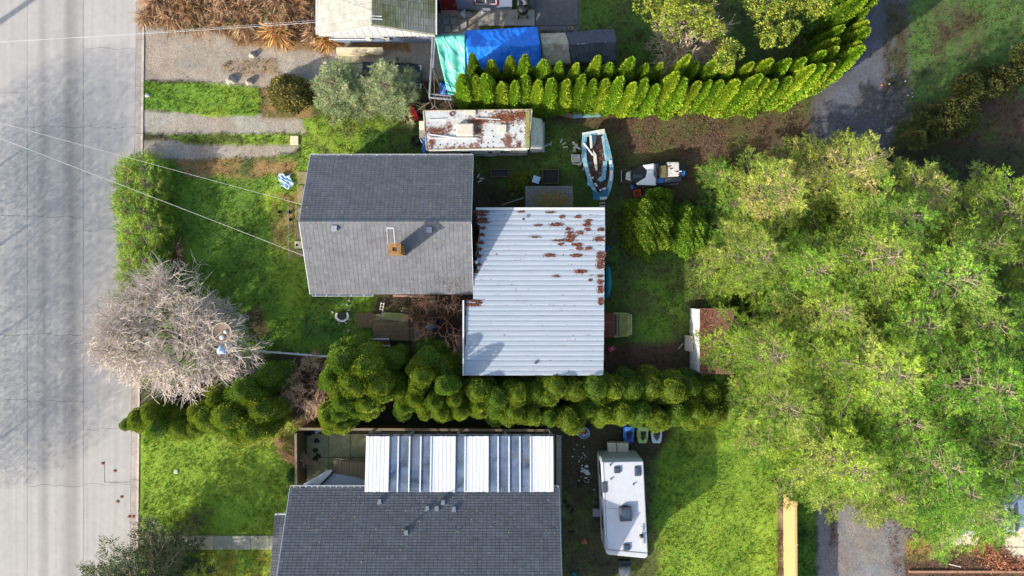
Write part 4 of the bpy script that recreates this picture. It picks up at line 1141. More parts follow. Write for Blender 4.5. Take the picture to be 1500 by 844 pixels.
# little green scrub filling the wood's edge
scr = conifer(320, 2.6, 1.7, 46, BGc, leaf=.14, droop=.3)
for k, (u, v, s) in enumerate([(1042, 262, .8), (1060, 305, .9), (1050, 355, .9), (1048, 420, .8), (1055, 500, .8), (1050, 560, .9), (1075, 600, .9), (1090, 640, .8), (1030, 400, .6)]):
    X, Y = P(u, v); tree('sapling', 'small mid-green conifer sapling low at the left edge of the wood', 'sapling', X, Y, scr[0], scr[1], k * 2.1, (s, s, s * .9), 'saplings along the edge of the wood')
# bottom-left dark conifer
DK = [srgb(84, 98, 52), srgb(62, 80, 44), srgb(50, 68, 38), srgb(100, 106, 62)]
cdk = conifer(330, 6.4, 3.3, 120, DK, leaf=.16, droop=.25, fscale=1.2)
X, Y = P(246, 842); tree('conifer', 'dark olive conifer at the bottom left corner, beside the road', 'tree', X, Y, cdk[0], cdk[1], .6, (1.3, 1.25, 1.05))
# pine with rounded puffs at the top
def puffs(seed, cols, blobs, leaf=.13, per=420, lumpy=True, trunk=None):
    r_ = np.random.default_rng(seed); parts = []
    A, B, ra, rb_ = [], [], [], []
    for (x, y, z, rad) in blobs:
        n = int(per * (rad / .5) ** 2)
        dd = unit(r_.normal(size=(n, 3))); dd[:, 2] = np.abs(dd[:, 2]) * .9 - .25; dd = unit(dd)
        Pn = np.array([[x, y, z]]) + dd * rad * (.72 + .3 * r_.random((n, 1))) * np.array([[1, 1, .8]])
        parts.append(diamonds(Pn, dd + r_.normal(size=(n, 3)) * .4, leaf * r_.uniform(.6, 1.3, n), .5, colvar(n, cols, r_, .25) * r_.uniform(.85, 1.15), r_))
        A.append((0, 0, z * .45)); B.append((x, y, z - rad * .3)); ra.append(.05); rb_.append(.015)
    V, F, C = merge(parts)
    me = mesh_np('crown', V, F, M['leaf'], C)
    H = max(b[2] for b in blobs)
    A += [(0, 0, 0), (0, 0, H * .45)]; B += [(0, 0, H * .45), (0, 0, H * .9)]; ra += [.14, .09]; rb_ += [.09, .03]
    V, F, C = segs_mesh(A, B, ra, rb_, [srgb(120, 98, 74)] * len(A), 5)
    return me, mesh_np('trunk', V, F, M['bark'], C)
rp = random.Random(31)
PY = [srgb(168, 174, 58), srgb(182, 178, 72), srgb(126, 148, 50), srgb(98, 126, 46)]
def pine_at(name, label, base, pts, zr, rr, seed, cols=PY, leaf=.12, per=300, cat='tree', nsub=5):
    bx, by = P(*base); bl = []
    for (u, v, r_) in pts:
        for k in range(nsub):
            z = rp.uniform(*zr); a_ = rp.uniform(0, 6.28); rr_ = r_ * .042 * rp.uniform(.1, .75)
            X, Y = P(u, v, z); bl.append((X + math.cos(a_) * rr_ - bx, Y + math.sin(a_) * rr_ - by, z, rp.uniform(*rr)))
    me, tk = puffs(seed, cols, bl, leaf, per)
    return tree(name, label, cat, bx, by, me, tk)
pine_at('pine_tree', 'yellow-green puffy pine at the top edge above the bare shrub', (1010, 60),
        [(950, 8, 24), (985, 12, 25), (975, 32, 20), (1010, 30, 25), (1035, 15, 24), (1045, 45, 22), (1066, 72, 20), (1062, 92, 14), (1000, 5, 25)], (4.5, 6.5), (.3, .5), 41)
pine_at('pine_tree', 'smaller puffy pine hanging over the top edge, nearer the alley', (1130, -10),
        [(1110, 15, 22), (1135, 25, 20), (1150, 45, 18), (1125, 50, 14), (1180, 8, 22), (1160, 5, 25), (1205, 5, 14)], (4.0, 6.0), (.28, .45), 42)
pine_at('bush', 'rough mid-green bush below the small pine, inside the hedge bend', (1165, 60), [(1165, 50, 22), (1180, 75, 22), (1160, 85, 18), (1185, 30, 18)], (1.2, 2.6), (.35, .6), 43,
        [srgb(84, 116, 44), srgb(70, 98, 40), srgb(96, 122, 50)], cat='bush')
LR = [srgb(126, 158, 36), srgb(160, 172, 44), srgb(92, 132, 36), srgb(74, 112, 34)]
def domebush(name, label, u, v, wpx, hpx, H, cols, n, leaf, seed, cat='bush'):
    r_ = np.random.default_rng(seed); X, Y = P(u, v, H * .5)
    dd = unit(r_.normal(size=(n, 3))); dd[:, 2] = np.abs(dd[:, 2])
    lum = 1 + .05 * np.sin(dd[:, 0] * 9 + dd[:, 2] * 4) + .04 * np.sin(dd[:, 1] * 11 + 1) + .03 * np.sin(dd[:, 0] * 23 + dd[:, 1] * 19)
    rad = lum * (1 - .18 * r_.random(n) ** 2)
    Pn = dd * rad[:, None] * np.array([[wpx * .040 / 2, hpx * .040 / 2, H]])
    D = dd + r_.normal(size=(n, 3)) * .6
    g_ = fbm(Pn[:, 0] + seed, Pn[:, 1], .8, seed, 2)[:, None]
    V, F, C = diamonds(Pn, D, leaf * r_.uniform(.6, 1.3, n), .55, colvar(n, cols, r_, .25) * (.75 + .5 * g_), r_)
    cv = []; 
    for j in range(9):
        el_ = j / 8 * 1.5
        for i in range(16): d0 = np.array([math.cos(i / 16 * 6.283) * math.cos(el_), math.sin(i / 16 * 6.283) * math.cos(el_), math.sin(el_)]); cv.append(d0 * .74 * np.array([wpx * .02, hpx * .02, H]))
    cF = np.array([(j * 16 + i, j * 16 + (i + 1) % 16, (j + 1) * 16 + (i + 1) % 16, (j + 1) * 16 + i) for j in range(8) for i in range(16)])
    V, F, C = merge([(V, F, C), (np.array(cv), cF, np.tile(np.array(cols[-1]) * .8, (len(cv), 1)))])
    me = mesh_np('crown', V, F, M['leaf'], C)
    k = 14; az = r_.uniform(0, 6.28, k)
    A = np.zeros((k, 3)); B = np.stack([np.cos(az) * wpx * .012, np.sin(az) * hpx * .012, np.full(k, H * .75)], 1)
    V, F, C = segs_mesh(A, B, [.03] * k, [.01] * k, [srgb(100, 80, 60)] * k, 4)
    return tree(name, label, cat, X, Y, me, mesh_np('trunk', V, F, M['bark'], C))
domebush('bush', 'large round glossy yellow-green bush, left one of the pair below the jet ski', 951, 330, 84, 96, 2.6, LR, 34000, .10, 51)
domebush('bush', 'large round green bush, right one of the pair below the jet ski', 1008, 335, 64, 84, 2.3, [srgb(104, 150, 44), srgb(80, 126, 38), srgb(140, 158, 44)], 26000, .10, 52)
domebush('bush', 'leafy bush top between the jet ski and the left round bush', 966, 290, 44, 34, 1.6, LR, 6000, .11, 53)
GGr = [srgb(156, 168, 118), srgb(132, 150, 100), srgb(104, 122, 80), srgb(172, 174, 122)]
for k, (u, v, s, lab) in enumerate([(499, 128, 1.0, 'silvery grey-green juniper, left one of the two beside the dark car'), (571, 130, 1.05, 'silvery grey-green juniper, right one covering the dark car')]):
    me, tk, _ = conifer(340 + k, 4.0, 2.4, 125, GGr, leaf=.14, droop=.1, fspace=.26, fscale=.85)
    X, Y = P(u, v + 6, 1.5); tree('juniper', lab, 'tree', X, Y, me, tk, k * 1.1, (s * .76, s * .8, .85))
domebush('bush', 'ochre and green bush at the end of the strip verge, left of the silvery junipers', 421, 134, 62, 56, 1.6, [srgb(150, 138, 74), srgb(96, 106, 50), srgb(70, 86, 42), srgb(170, 150, 90)], 9000, .12, 54)
domebush('bush', 'low rounded weedy bush beside the small shed, yellow-green', 760, 267, 34, 34, .7, [srgb(130, 136, 40), srgb(110, 120, 44)], 2600, .09, 55)
domebush('bush', 'small dark green bush at the west end of the patio fence', 431, 698, 22, 22, .9, [srgb(60, 96, 44), srgb(78, 110, 52)], 2000, .09, 56)
# front hedge along the kerb: feathery junipers
HG = [srgb(156, 184, 52), srgb(128, 166, 46), srgb(96, 138, 42), srgb(170, 180, 70)]
hj = [conifer(350 + k, 1.9, 1.35, 60, HG, leaf=.12, droop=.15, fspace=.26, fscale=.9) for k in range(3)]
k = 0
for v in range(254, 420, 21):
    for u0 in (208, 236):
        u = u0 + rt.uniform(-5, 5); X, Y = P(u, v + rt.uniform(-5, 5)); 
        tree('juniper', 'bright green feathery juniper in the clipped row along the kerb', 'hedge plant', X, Y, hj[k % 3][0], hj[k % 3][1], rt.uniform(0, 6), (.85, .85, rt.uniform(.8, 1.0)), 'junipers in the kerbside row'); k += 1
X, Y = P(193, 432); tree('juniper', 'last small juniper of the kerbside row, half under the bare tree', 'hedge plant', X, Y, hj[0][0], hj[0][1], 2, (.5, .6, .6))
# dark hedge-like evergreens in the far right yard
DR = [srgb(92, 96, 44), srgb(76, 86, 40), srgb(60, 74, 36), srgb(110, 104, 52)]
for k, (x0_, y0_, x1_, y1_, lab) in enumerate([(1405, 140, 1500, 95, 'long dark olive evergreen lying across the far right yard, upper one'), (1335, 195, 1420, 165, 'dark olive evergreen mound beside the alley end, lower one')]):
    a0 = P(x0_, y0_, 1); a1 = P(x1_, y1_, 1); bl = []
    for q_ in range(26):
        t_ = q_ / 25; bl.append((a0[0] + (a1[0] - a0[0]) * t_ + rp.uniform(-.5, .5) - a0[0], a0[1] + (a1[1] - a0[1]) * t_ + rp.uniform(-.6, .6) - a0[1], rp.uniform(.7, 1.7), rp.uniform(.45, .75)))
    me, tk = puffs(60 + k, DR, bl, .13, 420); tree('evergreen', lab, 'evergreen', a0[0], a0[1], me, tk)

# bare twig trees
def bare(seed, H, spread, levels, kids, cols, r0=.1, up=.5, wig=.35, tipn=0, lean=(0, 0), trunkh=.2, minr=.006, ratio=.72, stems=5):
    r_ = random.Random(seed); A, B, ra, rb_, cc = [], [], [], [], []
    cols = list(cols)
    def grow(p, d, L, r, lv):
        n = 3; q_ = Vector(p); dd = Vector(d)
        for i in range(n):
            dd = (dd + Vector((r_.gauss(0, wig), r_.gauss(0, wig), r_.gauss(0, wig * .6) + .02)) * .35).normalized()
            nx_ = q_ + dd * L / n; rr_ = r * (1 - .4 * i / n)
            A.append(tuple(q_)); B.append(tuple(nx_)); ra.append(rr_); rb_.append(r * (1 - .4 * (i + 1) / n)); cc.append(cols[min(len(cols) - 1, lv)])
            q_ = nx_
            if lv < levels and i > 0:
                for k in range(kids if i == n - 1 else max(1, kids - 2)):
                    ax = Vector((r_.gauss(0, 1), r_.gauss(0, 1), r_.gauss(0, .8) + up * .4)).normalized()
                    nd = (dd * .85 + ax * .75).normalized()
                    grow(q_, nd, L * ratio * r_.uniform(.7, 1.2), max(minr, r * .55), lv + 1)
    for s in range(stems):
        a_ = 2 * math.pi * s / stems + r_.uniform(-.4, .4); el_ = r_.uniform(.35, 1.1)
        d0 = Vector((math.cos(a_) * math.cos(el_) * spread + lean[0], math.sin(a_) * math.cos(el_) * spread + lean[1], math.sin(el_)))
        grow((0, 0, trunkh), d0.normalized(), H, r0, 0)
    A.append((0, 0, 0)); B.append((0, 0, trunkh + .05)); ra.append(r0 * 1.8); rb_.append(r0 * 1.4); cc.append(cols[0])
    V, F, C = segs_mesh(A, B, ra, rb_, cc, 3)
    rv = np.random.default_rng(seed); C = C * np.repeat(rv.uniform(.8, 1.2, (len(A), 1)), 6, axis=0)
    print('bare segs', len(A))
    return mesh_np('branches', V, F, M['bark'], C)
def bare_tree(name, label, cat, u, v, me, rz=0, sc=(1, 1, 1), tilt=(0, 0)):
    X, Y = P(u, v); t = thing(name, label, cat, (X, Y, 0.03)); t.rotation_euler = (*tilt, rz); t.scale = sc; link('branches', me, t); return t
pal = [srgb(96, 84, 72), srgb(130, 118, 94), srgb(168, 156, 124), srgb(196, 182, 164), srgb(212, 198, 186)]
bt = bare(401, 1.75, 1.0, 4, 4, pal, r0=.13, up=.6, wig=.5, trunkh=.9, minr=.0065, ratio=.75, stems=8)
bare_tree('bare_tree', 'large pale pinkish leafless tree reaching over the road from the front yard corner', 'tree', 278, 497, bt, 0, (1.28, 1.10, .82))
br = bare(402, .95, 1.3, 3, 4, [srgb(196, 172, 142), srgb(212, 190, 160), srgb(224, 206, 180)], r0=.035, minr=.012, stems=12, trunkh=.1)
bare_tree('bare_shrub', 'straw-coloured leafless shrub behind the upper hedge, below the puffy pine', 'shrub', 998, 88, br, .3, (1.35, 1.15, 2.0))
rs = bare(403, 1.0, 1.1, 3, 3, [srgb(176, 124, 92), srgb(204, 152, 118), srgb(218, 172, 140)], r0=.035, minr=.008, stems=8, trunkh=.1, wig=.6)
bare_tree('bare_shrub', 'reddish leafless shrub tangled beside the metal roof, right one by the blue bag', 'shrub', 656, 470, rs, 0, (.95, 1.1, 1.7))
bare_tree('bare_shrub', 'smaller reddish leafless shrub nearer the mossy deck, left of the blue bag', 'shrub', 622, 462, rs, 2.2, (.65, .6, 1.6))
rb2 = bare(404, .8, 1.3, 3, 4, [srgb(166, 128, 100), srgb(196, 158, 128), srgb(216, 184, 156)], r0=.03, minr=.011, stems=12, trunkh=.1, wig=.7)
bare_tree('bare_shrub', 'dense brown leafless shrub between two green cypress clumps, above the patio fence', 'shrub', 456, 562, rb2, 0, (1.0, 1.15, 1.5))
bare_tree('bare_shrub', 'thin brown brambles leaning on the west patio fence', 'shrub', 434, 662, rb2, 1, (.3, .9, .8))
# dry brush along the top-left drive
def tussock(seed, n, L, cols, w=.05):
    r_ = np.random.default_rng(seed); az = r_.uniform(0, 6.28, n); el_ = r_.uniform(.05, 1.2, n); l = L * r_.uniform(.4, 1.1, n)
    P0 = np.stack([r_.normal(size=n) * .12, r_.normal(size=n) * .12, np.full(n, .02)], 1)
    D = np.stack([np.cos(az) * np.cos(el_), np.sin(az) * np.cos(el_), np.sin(el_)], 1)
    V, F, C = diamonds(P0, D, l, .06, colvar(n, cols, r_, .25), r_)
    P1 = P0 + D * l[:, None] * .8; D2 = D.copy(); D2[:, 2] = -.3
    V2, F2, C2 = diamonds(P1, D2, l * .7, .09, colvar(n, cols, r_, .25), r_)
    V, F, C = merge([(V, F, C), (V2, F2, C2)])
    return mesh_np('blades', V, F, M['leaf'], C)
ST_ = [srgb(192, 156, 116), srgb(160, 122, 92), srgb(134, 104, 84), srgb(206, 180, 140)]
OR_ = [srgb(216, 168, 96), srgb(226, 190, 120), srgb(190, 130, 80)]
GN_ = [srgb(120, 138, 70), srgb(150, 152, 96), srgb(90, 112, 60)]
tus = [tussock(501, 500, 1.0, ST_), tussock(502, 450, .9, ST_ + [srgb(120, 80, 66)]), tussock(503, 500, 1.0, OR_), tussock(504, 400, .8, GN_)]
rq = random.Random(8)
k = 0
for (u, v, kind) in ([(222 + 19 * i + rq.uniform(-6, 6), 14 + rq.uniform(-14, 14), rq.choice([0, 0, 1])) for i in range(12)] +
                     [(225 + 24 * i + rq.uniform(-9, 9), 30 + rq.uniform(-12, 12), rq.choice([0, 1, 1, 3])) for i in range(9)] +
                     [(275, 18, 2), (268, 8, 2), (408, 48, 2), (392, 20, 3), (378, 34, 3), (240, 6, 3), (405, 30, 3), (436, 8, 2), (430, 24, 1), (457, 30, 1), (462, 50, 1), (480, 62, 2)]):
    X, Y = P(u, v); t = thing('dry_grass_clump', 'dry straw-coloured grass clump in the brush bed by the top-left driveway', 'grass clump', (X, Y, .04), rq.uniform(0, 6), 'dry clumps in the brush bed')
    if kind == 2: t['label'] = 'golden dry grass clump among the brush by the top-left driveway'; t['group'] = 'golden clumps in the brush bed'
    if kind == 3: t['label'] = 'green weedy clump among the dry brush by the top-left driveway'; t['group'] = 'green clumps in the brush bed'
    s = rq.uniform(.45, 1.0); t.scale = (s * rq.uniform(.8, 1.3), s * rq.uniform(.8, 1.3), s); link('blades', tus[kind], t); k += 1
brm = bare(405, .9, 1.6, 3, 3, [srgb(130, 96, 74), srgb(176, 136, 104), srgb(206, 164, 126)], r0=.02, minr=.009, stems=9, trunkh=.05, wig=.7)
for i, (u, v) in enumerate([(250, 14), (305, 20), (345, 16), (392, 14), (428, 30)]):
    bare_tree('bramble', 'leafless arching bramble tangled in the dry brush by the top-left driveway', 'bramble', u, v, brm, i * 1.3, (.9, .8, .7))['group'] = 'brambles in the brush bed'
t = bare_tree('dead_sapling', 'small rust-brown dead sapling at the lawn side of the kerbside junipers', 'sapling', 259, 372, tus[1], 0, (.55, .9, .8)); t.children[0].name = 'dead_foliage'
for g_, f_ in (('dry clumps in the brush bed', 'straw-coloured dry grass clump in the {sec} of the brush bed, {ord} from the left'), ('golden clumps in the brush bed', 'golden dry grass clump in the {sec} of the brush bed, {ord} from the left'),
               ('green clumps in the brush bed', 'green weedy clump in the {sec} of the brush bed, {ord} from the left'), ('brambles in the brush bed', 'leafless bramble in the {sec} of the brush bed, {ord} from the left')):
    rank_labels([o for o in COL.objects if o.get('group') == g_], lambda o: ('upper half' if o.location.y > 16.9 else 'lower half', o.location.x), f_)
# scattered fallen leaves in the shady yards
rr = np.random.default_rng(71); n = 26000
x = np.concatenate([rr.uniform(5.5, 19, n), rr.uniform(3.2, 8, 2500), rr.uniform(-6.5, -2.5, 2500), rr.uniform(24.3, 31, 3500), rr.uniform(-8, 13, 2500)])
y_ = np.concatenate([rr.uniform(-6, 11, n), rr.uniform(-17, -9, 2500), rr.uniform(-5, -.4, 2500), rr.uniform(-18, -16.2, 3500), rr.uniform(9.5, 12.5, 2500)])
keep = fbm(x, y_, 1.8, 88, 3) > .45; x = x[keep]; y_ = y_[keep]; n = len(x)
az = rr.uniform(0, 6.28, n); D = np.stack([np.cos(az), np.sin(az), rr.uniform(-.1, .4, n)], 1)
V, F, C = diamonds(np.stack([x, y_, np.full(n, .085)], 1), D, .04 + .06 * rr.random(n), .6, colvar(n, [srgb(118, 88, 68), srgb(96, 72, 58), srgb(140, 112, 82), srgb(84, 64, 54)], rr), rr, up=np.array([[0, 0, 1.5]]))
link('fallen_leaves', mesh_np('fallen_leaves', V, F, M['litter'], C), None, 'stuff')
# trees across the street, outside the frame, whose shade lies on the road
off = [(-39, -14.5, .9, 'southernmost'), (-39.5, -8.5, .95, 'second from the south'), (-39, -2.6, .95, 'second from the north'), (-38.6, 2.6, .9, 'northernmost')]
_ot = lambda: puffs(90, DG, [(rp.gauss(0, 1.7), rp.gauss(0, 1.7), rp.uniform(3.5, 9.6), rp.uniform(.8, 1.4)) for _ in range(46)], .12, 110)
rl = np.random.default_rng(92); n = 26000
dd = unit(rl.normal(size=(n, 3))) * rl.random((n, 1)) ** .45 * np.array([[4.3, 4.3, 3.2]]) + np.array([[0, 0, 6.6]])
V, F, C = diamonds(dd, rl.normal(size=(n, 3)), .09 * rl.uniform(.6, 1.3, n), .55, colvar(n, DG, rl, .2), rl)
ot = (mesh_np('crown', V, F, M['leaf'], C), trunk_mesh(6.5, .2))
for k, (x, y, s, w_) in enumerate(off):
    tree('street_tree', 'thin-leaved tree across the street just beyond the left edge, ' + w_, 'tree', x, y, ot[0], ot[1], k * 2.0, (s, s, s))
# each hedge tree told apart by its order in its stretch of the hedge
H_ = [o for o in COL.objects if o.parent is None and o.name.startswith('hedge_tree')]
def pxof(o, z=4.0): k = (CAMH - z) / 1000; return 750 + o.location.x / k, 422 - o.location.y / k
def sec_up(o):
    u, v = pxof(o)
    if u > 1190: return ('beside the back alley', v)
    if u > 1060: return ('in the bend', u)
    if u > 900: return ('below the bare shrub', u)
    if u > 790: return ('before the grey and beige tarps', u)
    return ('before the blue and teal tarps', u)
rank_labels([o for o in H_ if o['group'].endswith('front row')], sec_up, 'sunlit front arborvitae of the upper hedge {sec}, {ord} along')
rank_labels([o for o in H_ if o['group'].endswith('back row')], sec_up, 'shaded back arborvitae of the upper hedge {sec}, {ord} along')
def sec_lo(o):
    u, v = pxof(o, 3); return (('upper' if v < 575 else 'lower') + (' row below the metal roof' if u < 885 else ' row right of the metal roof') if u > 690 else 'group left of the metal roof', u)
rank_labels([o for o in H_ if 'lower hedge' in o['group']], sec_lo, 'rounded hedge cypress, {ord} from the left in the {sec}')
rank_labels([o for o in H_ if 'by the deck' in o['group']], lambda o: ('nearer the deck' if pxof(o)[1] < 556 else 'nearer the patio fence', pxof(o)[0]), 'thick green cypress in the clump {sec}, {ord} from the left')
rank_labels([o for o in H_ if 'bare tree' in o['group']], lambda o: ('by the rail fence' if pxof(o)[0] > 330 else 'under the bare tree', pxof(o)[0]), 'low green cypress {sec}, {ord} from the left, above the sunny lower lawn')
rank_labels([o for o in COL.objects if o.get('group') == 'junipers in the kerbside row'], lambda o: ('road side' if pxof(o, 1)[0] < 222 else 'lawn side', -o.location.y), 'feathery bright juniper of the kerbside row, {sec}, {ord} from the top')
rank_labels([o for o in COL.objects if o.get('group') == 'saplings along the edge of the wood'], lambda o: ('', -o.location.y), 'small green conifer sapling at the left edge of the wood, {ord} from the top')
# ------------------------------------------------------------- objects
def A0(name, label, cat, u, v, z=0.0, rz=0.0, group=None, zp=None):
    X, Y = P(u, v, z if zp is None else zp); return thing(name, label, cat, (X, Y, z), R(rz), group)

# --- canopies under tarps
def canopy(label, px, eave, ridge, m, name='tarp_canopy', extra=None, seed=1, sag=.06, valance=.25):
    """px: quad corners in picture (nw, ne, se, sw) at the eaves; ridge: y fraction; roof tarp draped over a pole frame"""
    r_ = random.Random(seed)
    q = [Vector((*P(u, v, eave), 0)) for u, v in px]
    c = sum(q, Vector()) / 4
    t = thing(name, label, 'canopy', (c.x, c.y, 0))
    ph = [r_.uniform(0, 6) for _ in range(6)]
    def f(a_, b_):
        top = q[0].lerp(q[1], a_); bot = q[3].lerp(q[2], a_); p = top.lerp(bot, b_)
        rz_ = ridge[0]; h = eave + (ridge[1] - eave) * (b_ / rz_ if b_ < rz_ else (1 - b_) / (1 - rz_))
        nv = mnoise.noise(Vector((p.x * 1.1 + seed * 9, p.y * 1.1, 0))) * .09 + mnoise.noise(Vector((p.x * 3.1 + seed * 9, p.y * 3.1, 4))) * .035
        cr = abs(mnoise.noise(Vector((p.x * 2.2 + p.y * 1.5 + seed, (p.y - p.x) * .7, 7)))); h += nv + .05 * max(0, 1 - cr * 9)
        h -= sag * math.sin(a_ * math.pi * 2) ** 2 * math.sin(b_ * math.pi)
        return (p.x, p.y, h)
    mb = MB(); mb.grid(f, 60, 44)
    # hanging edges
    for (pa, pb, fn) in ((0, 1, lambda s: f(s, 0)), (3, 2, lambda s: f(s, 1)), (0, 3, lambda s: f(0, s)), (1, 2, lambda s: f(1, s))):
        def g(a_, b_, fn=fn):
            p = fn(a_); o_ = Vector((p[0] - c.x, p[1] - c.y, 0)).normalized() * .06 * b_
            return (p[0] + o_.x, p[1] + o_.y, p[2] - valance * b_ * (1 + .25 * math.sin(a_ * 30)))
        mb.grid(g, 24, 2)
    mb.build('tarp', m, t, world=True, smooth=True, solid=.006)
    for i in range(4):
        p = q[i].lerp(c, .04); mb = MB(); mb.cyl(p.x, p.y, 0, eave - .03, .025, 8); mb.build('pole', M['galv'], t, world=True)
    mb = MB(); a_ = q[0].lerp(q[3], ridge[0]); b_ = q[1].lerp(q[2], ridge[0]); mb.tube([(a_.x, a_.y, ridge[1] - .1), (b_.x, b_.y, ridge[1] - .1)], .025, 8)
    mb.build('ridge_pole', M['galv'], t, world=True)
    return t
canopy('teal-green tarp canopy leaning down toward the metal frame, left end of the row', [(638, 52), (682, 48.5), (682, 140), (656, 135)], 1.9, (.12, 2.7), M['tealtarp'], seed=1, sag=.1)
canopy('bright blue tarp canopy, largest of the row behind the upper hedge', [(682.5, 45), (787, 39.5), (793, 104), (686, 104)], 2.2, (.5, 2.85), M['bluetarp'], seed=2, sag=.1)
canopy('beige dirt-streaked tarp canopy between the blue and dark grey ones', [(791, 49), (828, 48), (836, 92), (796, 94)], 1.9, (.45, 2.4), M['beigetarp'], seed=3)
canopy('dark grey tarp canopy, right end of the row', [(829, 48), (900, 42), (902, 90), (838, 92)], 1.9, (.5, 2.5), M['greytarp'], seed=4, sag=.08)
mb = MB(); mb.grid(lambda a_, b_: (*P(644 + a_ * 16, 122 + b_ * 14, 1.2), 1.2 + .15 * math.sin(a_ * 9 + b_ * 5) - .5 * b_), 12, 8)
tag(mb.build('blue_sheet', M['bluetarp'], None, solid=.01, smooth=True), 'blue plastic sheet hanging below the teal tarp corner', 'sheet')
# pipe frame left of the teal tarp
t = A0('pipe_frame', 'grey metal pipe frame at the left end of the tarp row', 'frame', 640, 100)
for (a_, b_) in (((634, 51, 2.2), (629, 143, 2.2)), ((638, 52, 2.2), (634, 100, 2.2)), ((629, 143, 2.2), (662, 146, 2.2)), ((630, 138, 2.1), (661, 141, 2.1))):
    mb = MB(); A_ = (*P(*a_), a_[2]); B_ = (*P(*b_), b_[2]); mb.tube([A_, B_], .055, 6); mb.build('pipe', M['galv'], t, world=True)
for a_ in ((634, 52), (629, 143), (662, 146)):
    mb = MB(); X, Y = P(*a_, 2.2); mb.cyl(X, Y, 0, 2.2, .04, 8); mb.build('post', M['galv'], t, world=True)
for i, (a_, b_, z0, z1) in enumerate((((634, 102), (662, 172), 2.3, 1.2), ((620, 98), (636, 116), .4, 2.2), ((618, 120), (629, 140), .3, 2.1), ((629, 150), (611, 162), 2.1, .4), ((636, 112), (637, 155), 2.2, 2.8), ((637, 155), (644, 163), 2.8, 2.7), ((637, 155), (630, 161), 2.8, 2.7), ((648, 125), (662, 160), 2.1, 2.75))):
    mb = MB(); A_ = (*P(*a_, z0), z0); B_ = (*P(*b_, z1), z1); mb.tube([A_, B_], .022, 5)
    tag(mb.build('leaning_pole', M['wood'], None), 'thin wooden pole leaning in the tangle beside the pipe frame', 'pole', 'thin poles around the pipe frame')

# --- old motorhome
t = A0('motorhome', 'old white motorhome with rust and leaf litter on its roof, beside the upper hedge', 'motorhome', 700, 190)
r0 = P(620.5, 162.5, 2.75); r1 = P(779.5, 160.5, 2.75); r2 = P(774.5, 216.5, 2.75); r3 = P(625, 219.5, 2.75)
M['mhroof'] = mat('rusted_white_roof', (0.54, 0.54, 0.53), rough=0.6, var=0.16, scale=5, col2=srgb(120, 82, 66), patch=0.9, ramp=(.53, .60))
b_ = [Vector((*p, 0)) for p in (r0, r1, r2, r3)]; cc_ = sum(b_, Vector()) / 4
inn = [cc_ + (p - cc_) * .985 for p in b_]
mb = MB(); mb.prism([(p.x, p.y) for p in inn], .45, 2.66); mb.build('body', M['whitedirty'], t, world=True, bevel=.05)
mb = MB(); mb.prism([(p.x, p.y) for p in b_], 2.66, 2.76); mb.build('roof', M['mhroof'], t, world=True, bevel=.02)
for i in range(4):
    p, q = b_[i], b_[(i + 1) % 4]; mb = MB(); mb.tube([(p.x, p.y, 2.77), (q.x, q.y, 2.77)], .035, 6); mb.build('edge_trim', mat('aged_cream_trim', srgb(190, 178, 148), var=.25, scale=6, col2=srgb(120, 90, 70), patch=2), t, world=True)
p, q = P(770, 162, 2.8), P(777, 216, 2.8)
mb = MB(); mb.box(p[0], p[0] + .22, q[1], p[1], 2.77, 2.82); mb.build('moss_strip', mat('moss', srgb(140, 146, 84), var=.3, scale=9), t, world=True)
# cab bonnet to the right
mb = MB(); a_ = P(779, 171, 2.0); c_ = P(796, 216, 1.9)
mb.prism([(a_[0], a_[1]), (c_[0] - .05, a_[1] - .02), (c_[0], c_[1]), (a_[0] - .1, c_[1] - .05)], .5, [2.1, 1.65, 1.6, 2.1]); cab = mb.build('cab', M['whitedirty'], t, world=True, bevel=.08)
mb = MB(); x_, y_ = P(787, 210, 1.9); mb.box(c_[0] - .05, c_[0] + .12, c_[1], a_[1], .45, .75); mb.build('bumper', M['galv'], t, world=True, bevel=.03)
def rbox(u0, v0, u1, v1, z0, z1, name, m, par, bevel=.03, z=2.9, **kw):
    a_ = P(u0, v0, z); c_ = P(u1, v1, z); mb = MB(); mb.box(a_[0], c_[0], c_[1], a_[1], z0, z1); return mb.build(name, m, par, world=True, bevel=bevel, **kw)
rbox(668.5, 181.5, 694, 199.5, 2.77, 3.05, 'air_conditioner', M['tan'], t, .06)
rbox(730, 182, 742, 194.5, 2.77, 2.88, 'roof_vent', M['tan'], t); rbox(681, 160.5, 697, 167.5, 2.77, 2.86, 'side_vent', M['tan'], t)
x_, y_ = P(662, 167, 2.8); mb = MB(); mb.tube([(x_ + .12 * math.cos(k), y_ + .12 * math.sin(k), 2.8) for k in np.linspace(0, 6.28, 13)[:-1]], .03, 5, closed=True); mb.build('vent_ring', M['rust'], t, world=True)
for a_, c_, w_ in (((628, 196.5), (668, 202), .035), ((628, 202), (697, 202.5), .03), ((696, 173), (733, 175), .025), ((627, 175.5), (652, 175), .02)):
    p = P(*a_, 2.85); q = P(*c_, 2.85); mb = MB(); mb.tube([(*p, 2.83), (*q, 2.85)], w_, 5)
    tag(mb.build('loose_rod', M['white'], None), 'pale pole lying along the roof of the old motorhome', 'pole', 'poles on the motorhome roof')
for u, v in [(645, 212), (655.5, 211), (665.5, 211.5), (665.5, 216), (679, 210), (704, 216), (714, 215), (722.5, 215), (734, 204), (744, 203), (752.5, 213.5), (752.5, 202), (762, 193), (752, 184), (752, 171), (761, 173), (707, 198), (707, 192), (723, 200), (721, 192), (744.5, 214.5), (715, 209.5), (722, 208), (705, 210), (711.5, 164), (657, 186)]:
    x_, y_ = P(u, v, 2.78); mb = MB(); mb.lathe((x_, y_, 2.76), [(.045, 0), (.045, .012), (.02, .018)], 8); mb.build('roof_screw', M['darkgrey'], t, world=True)
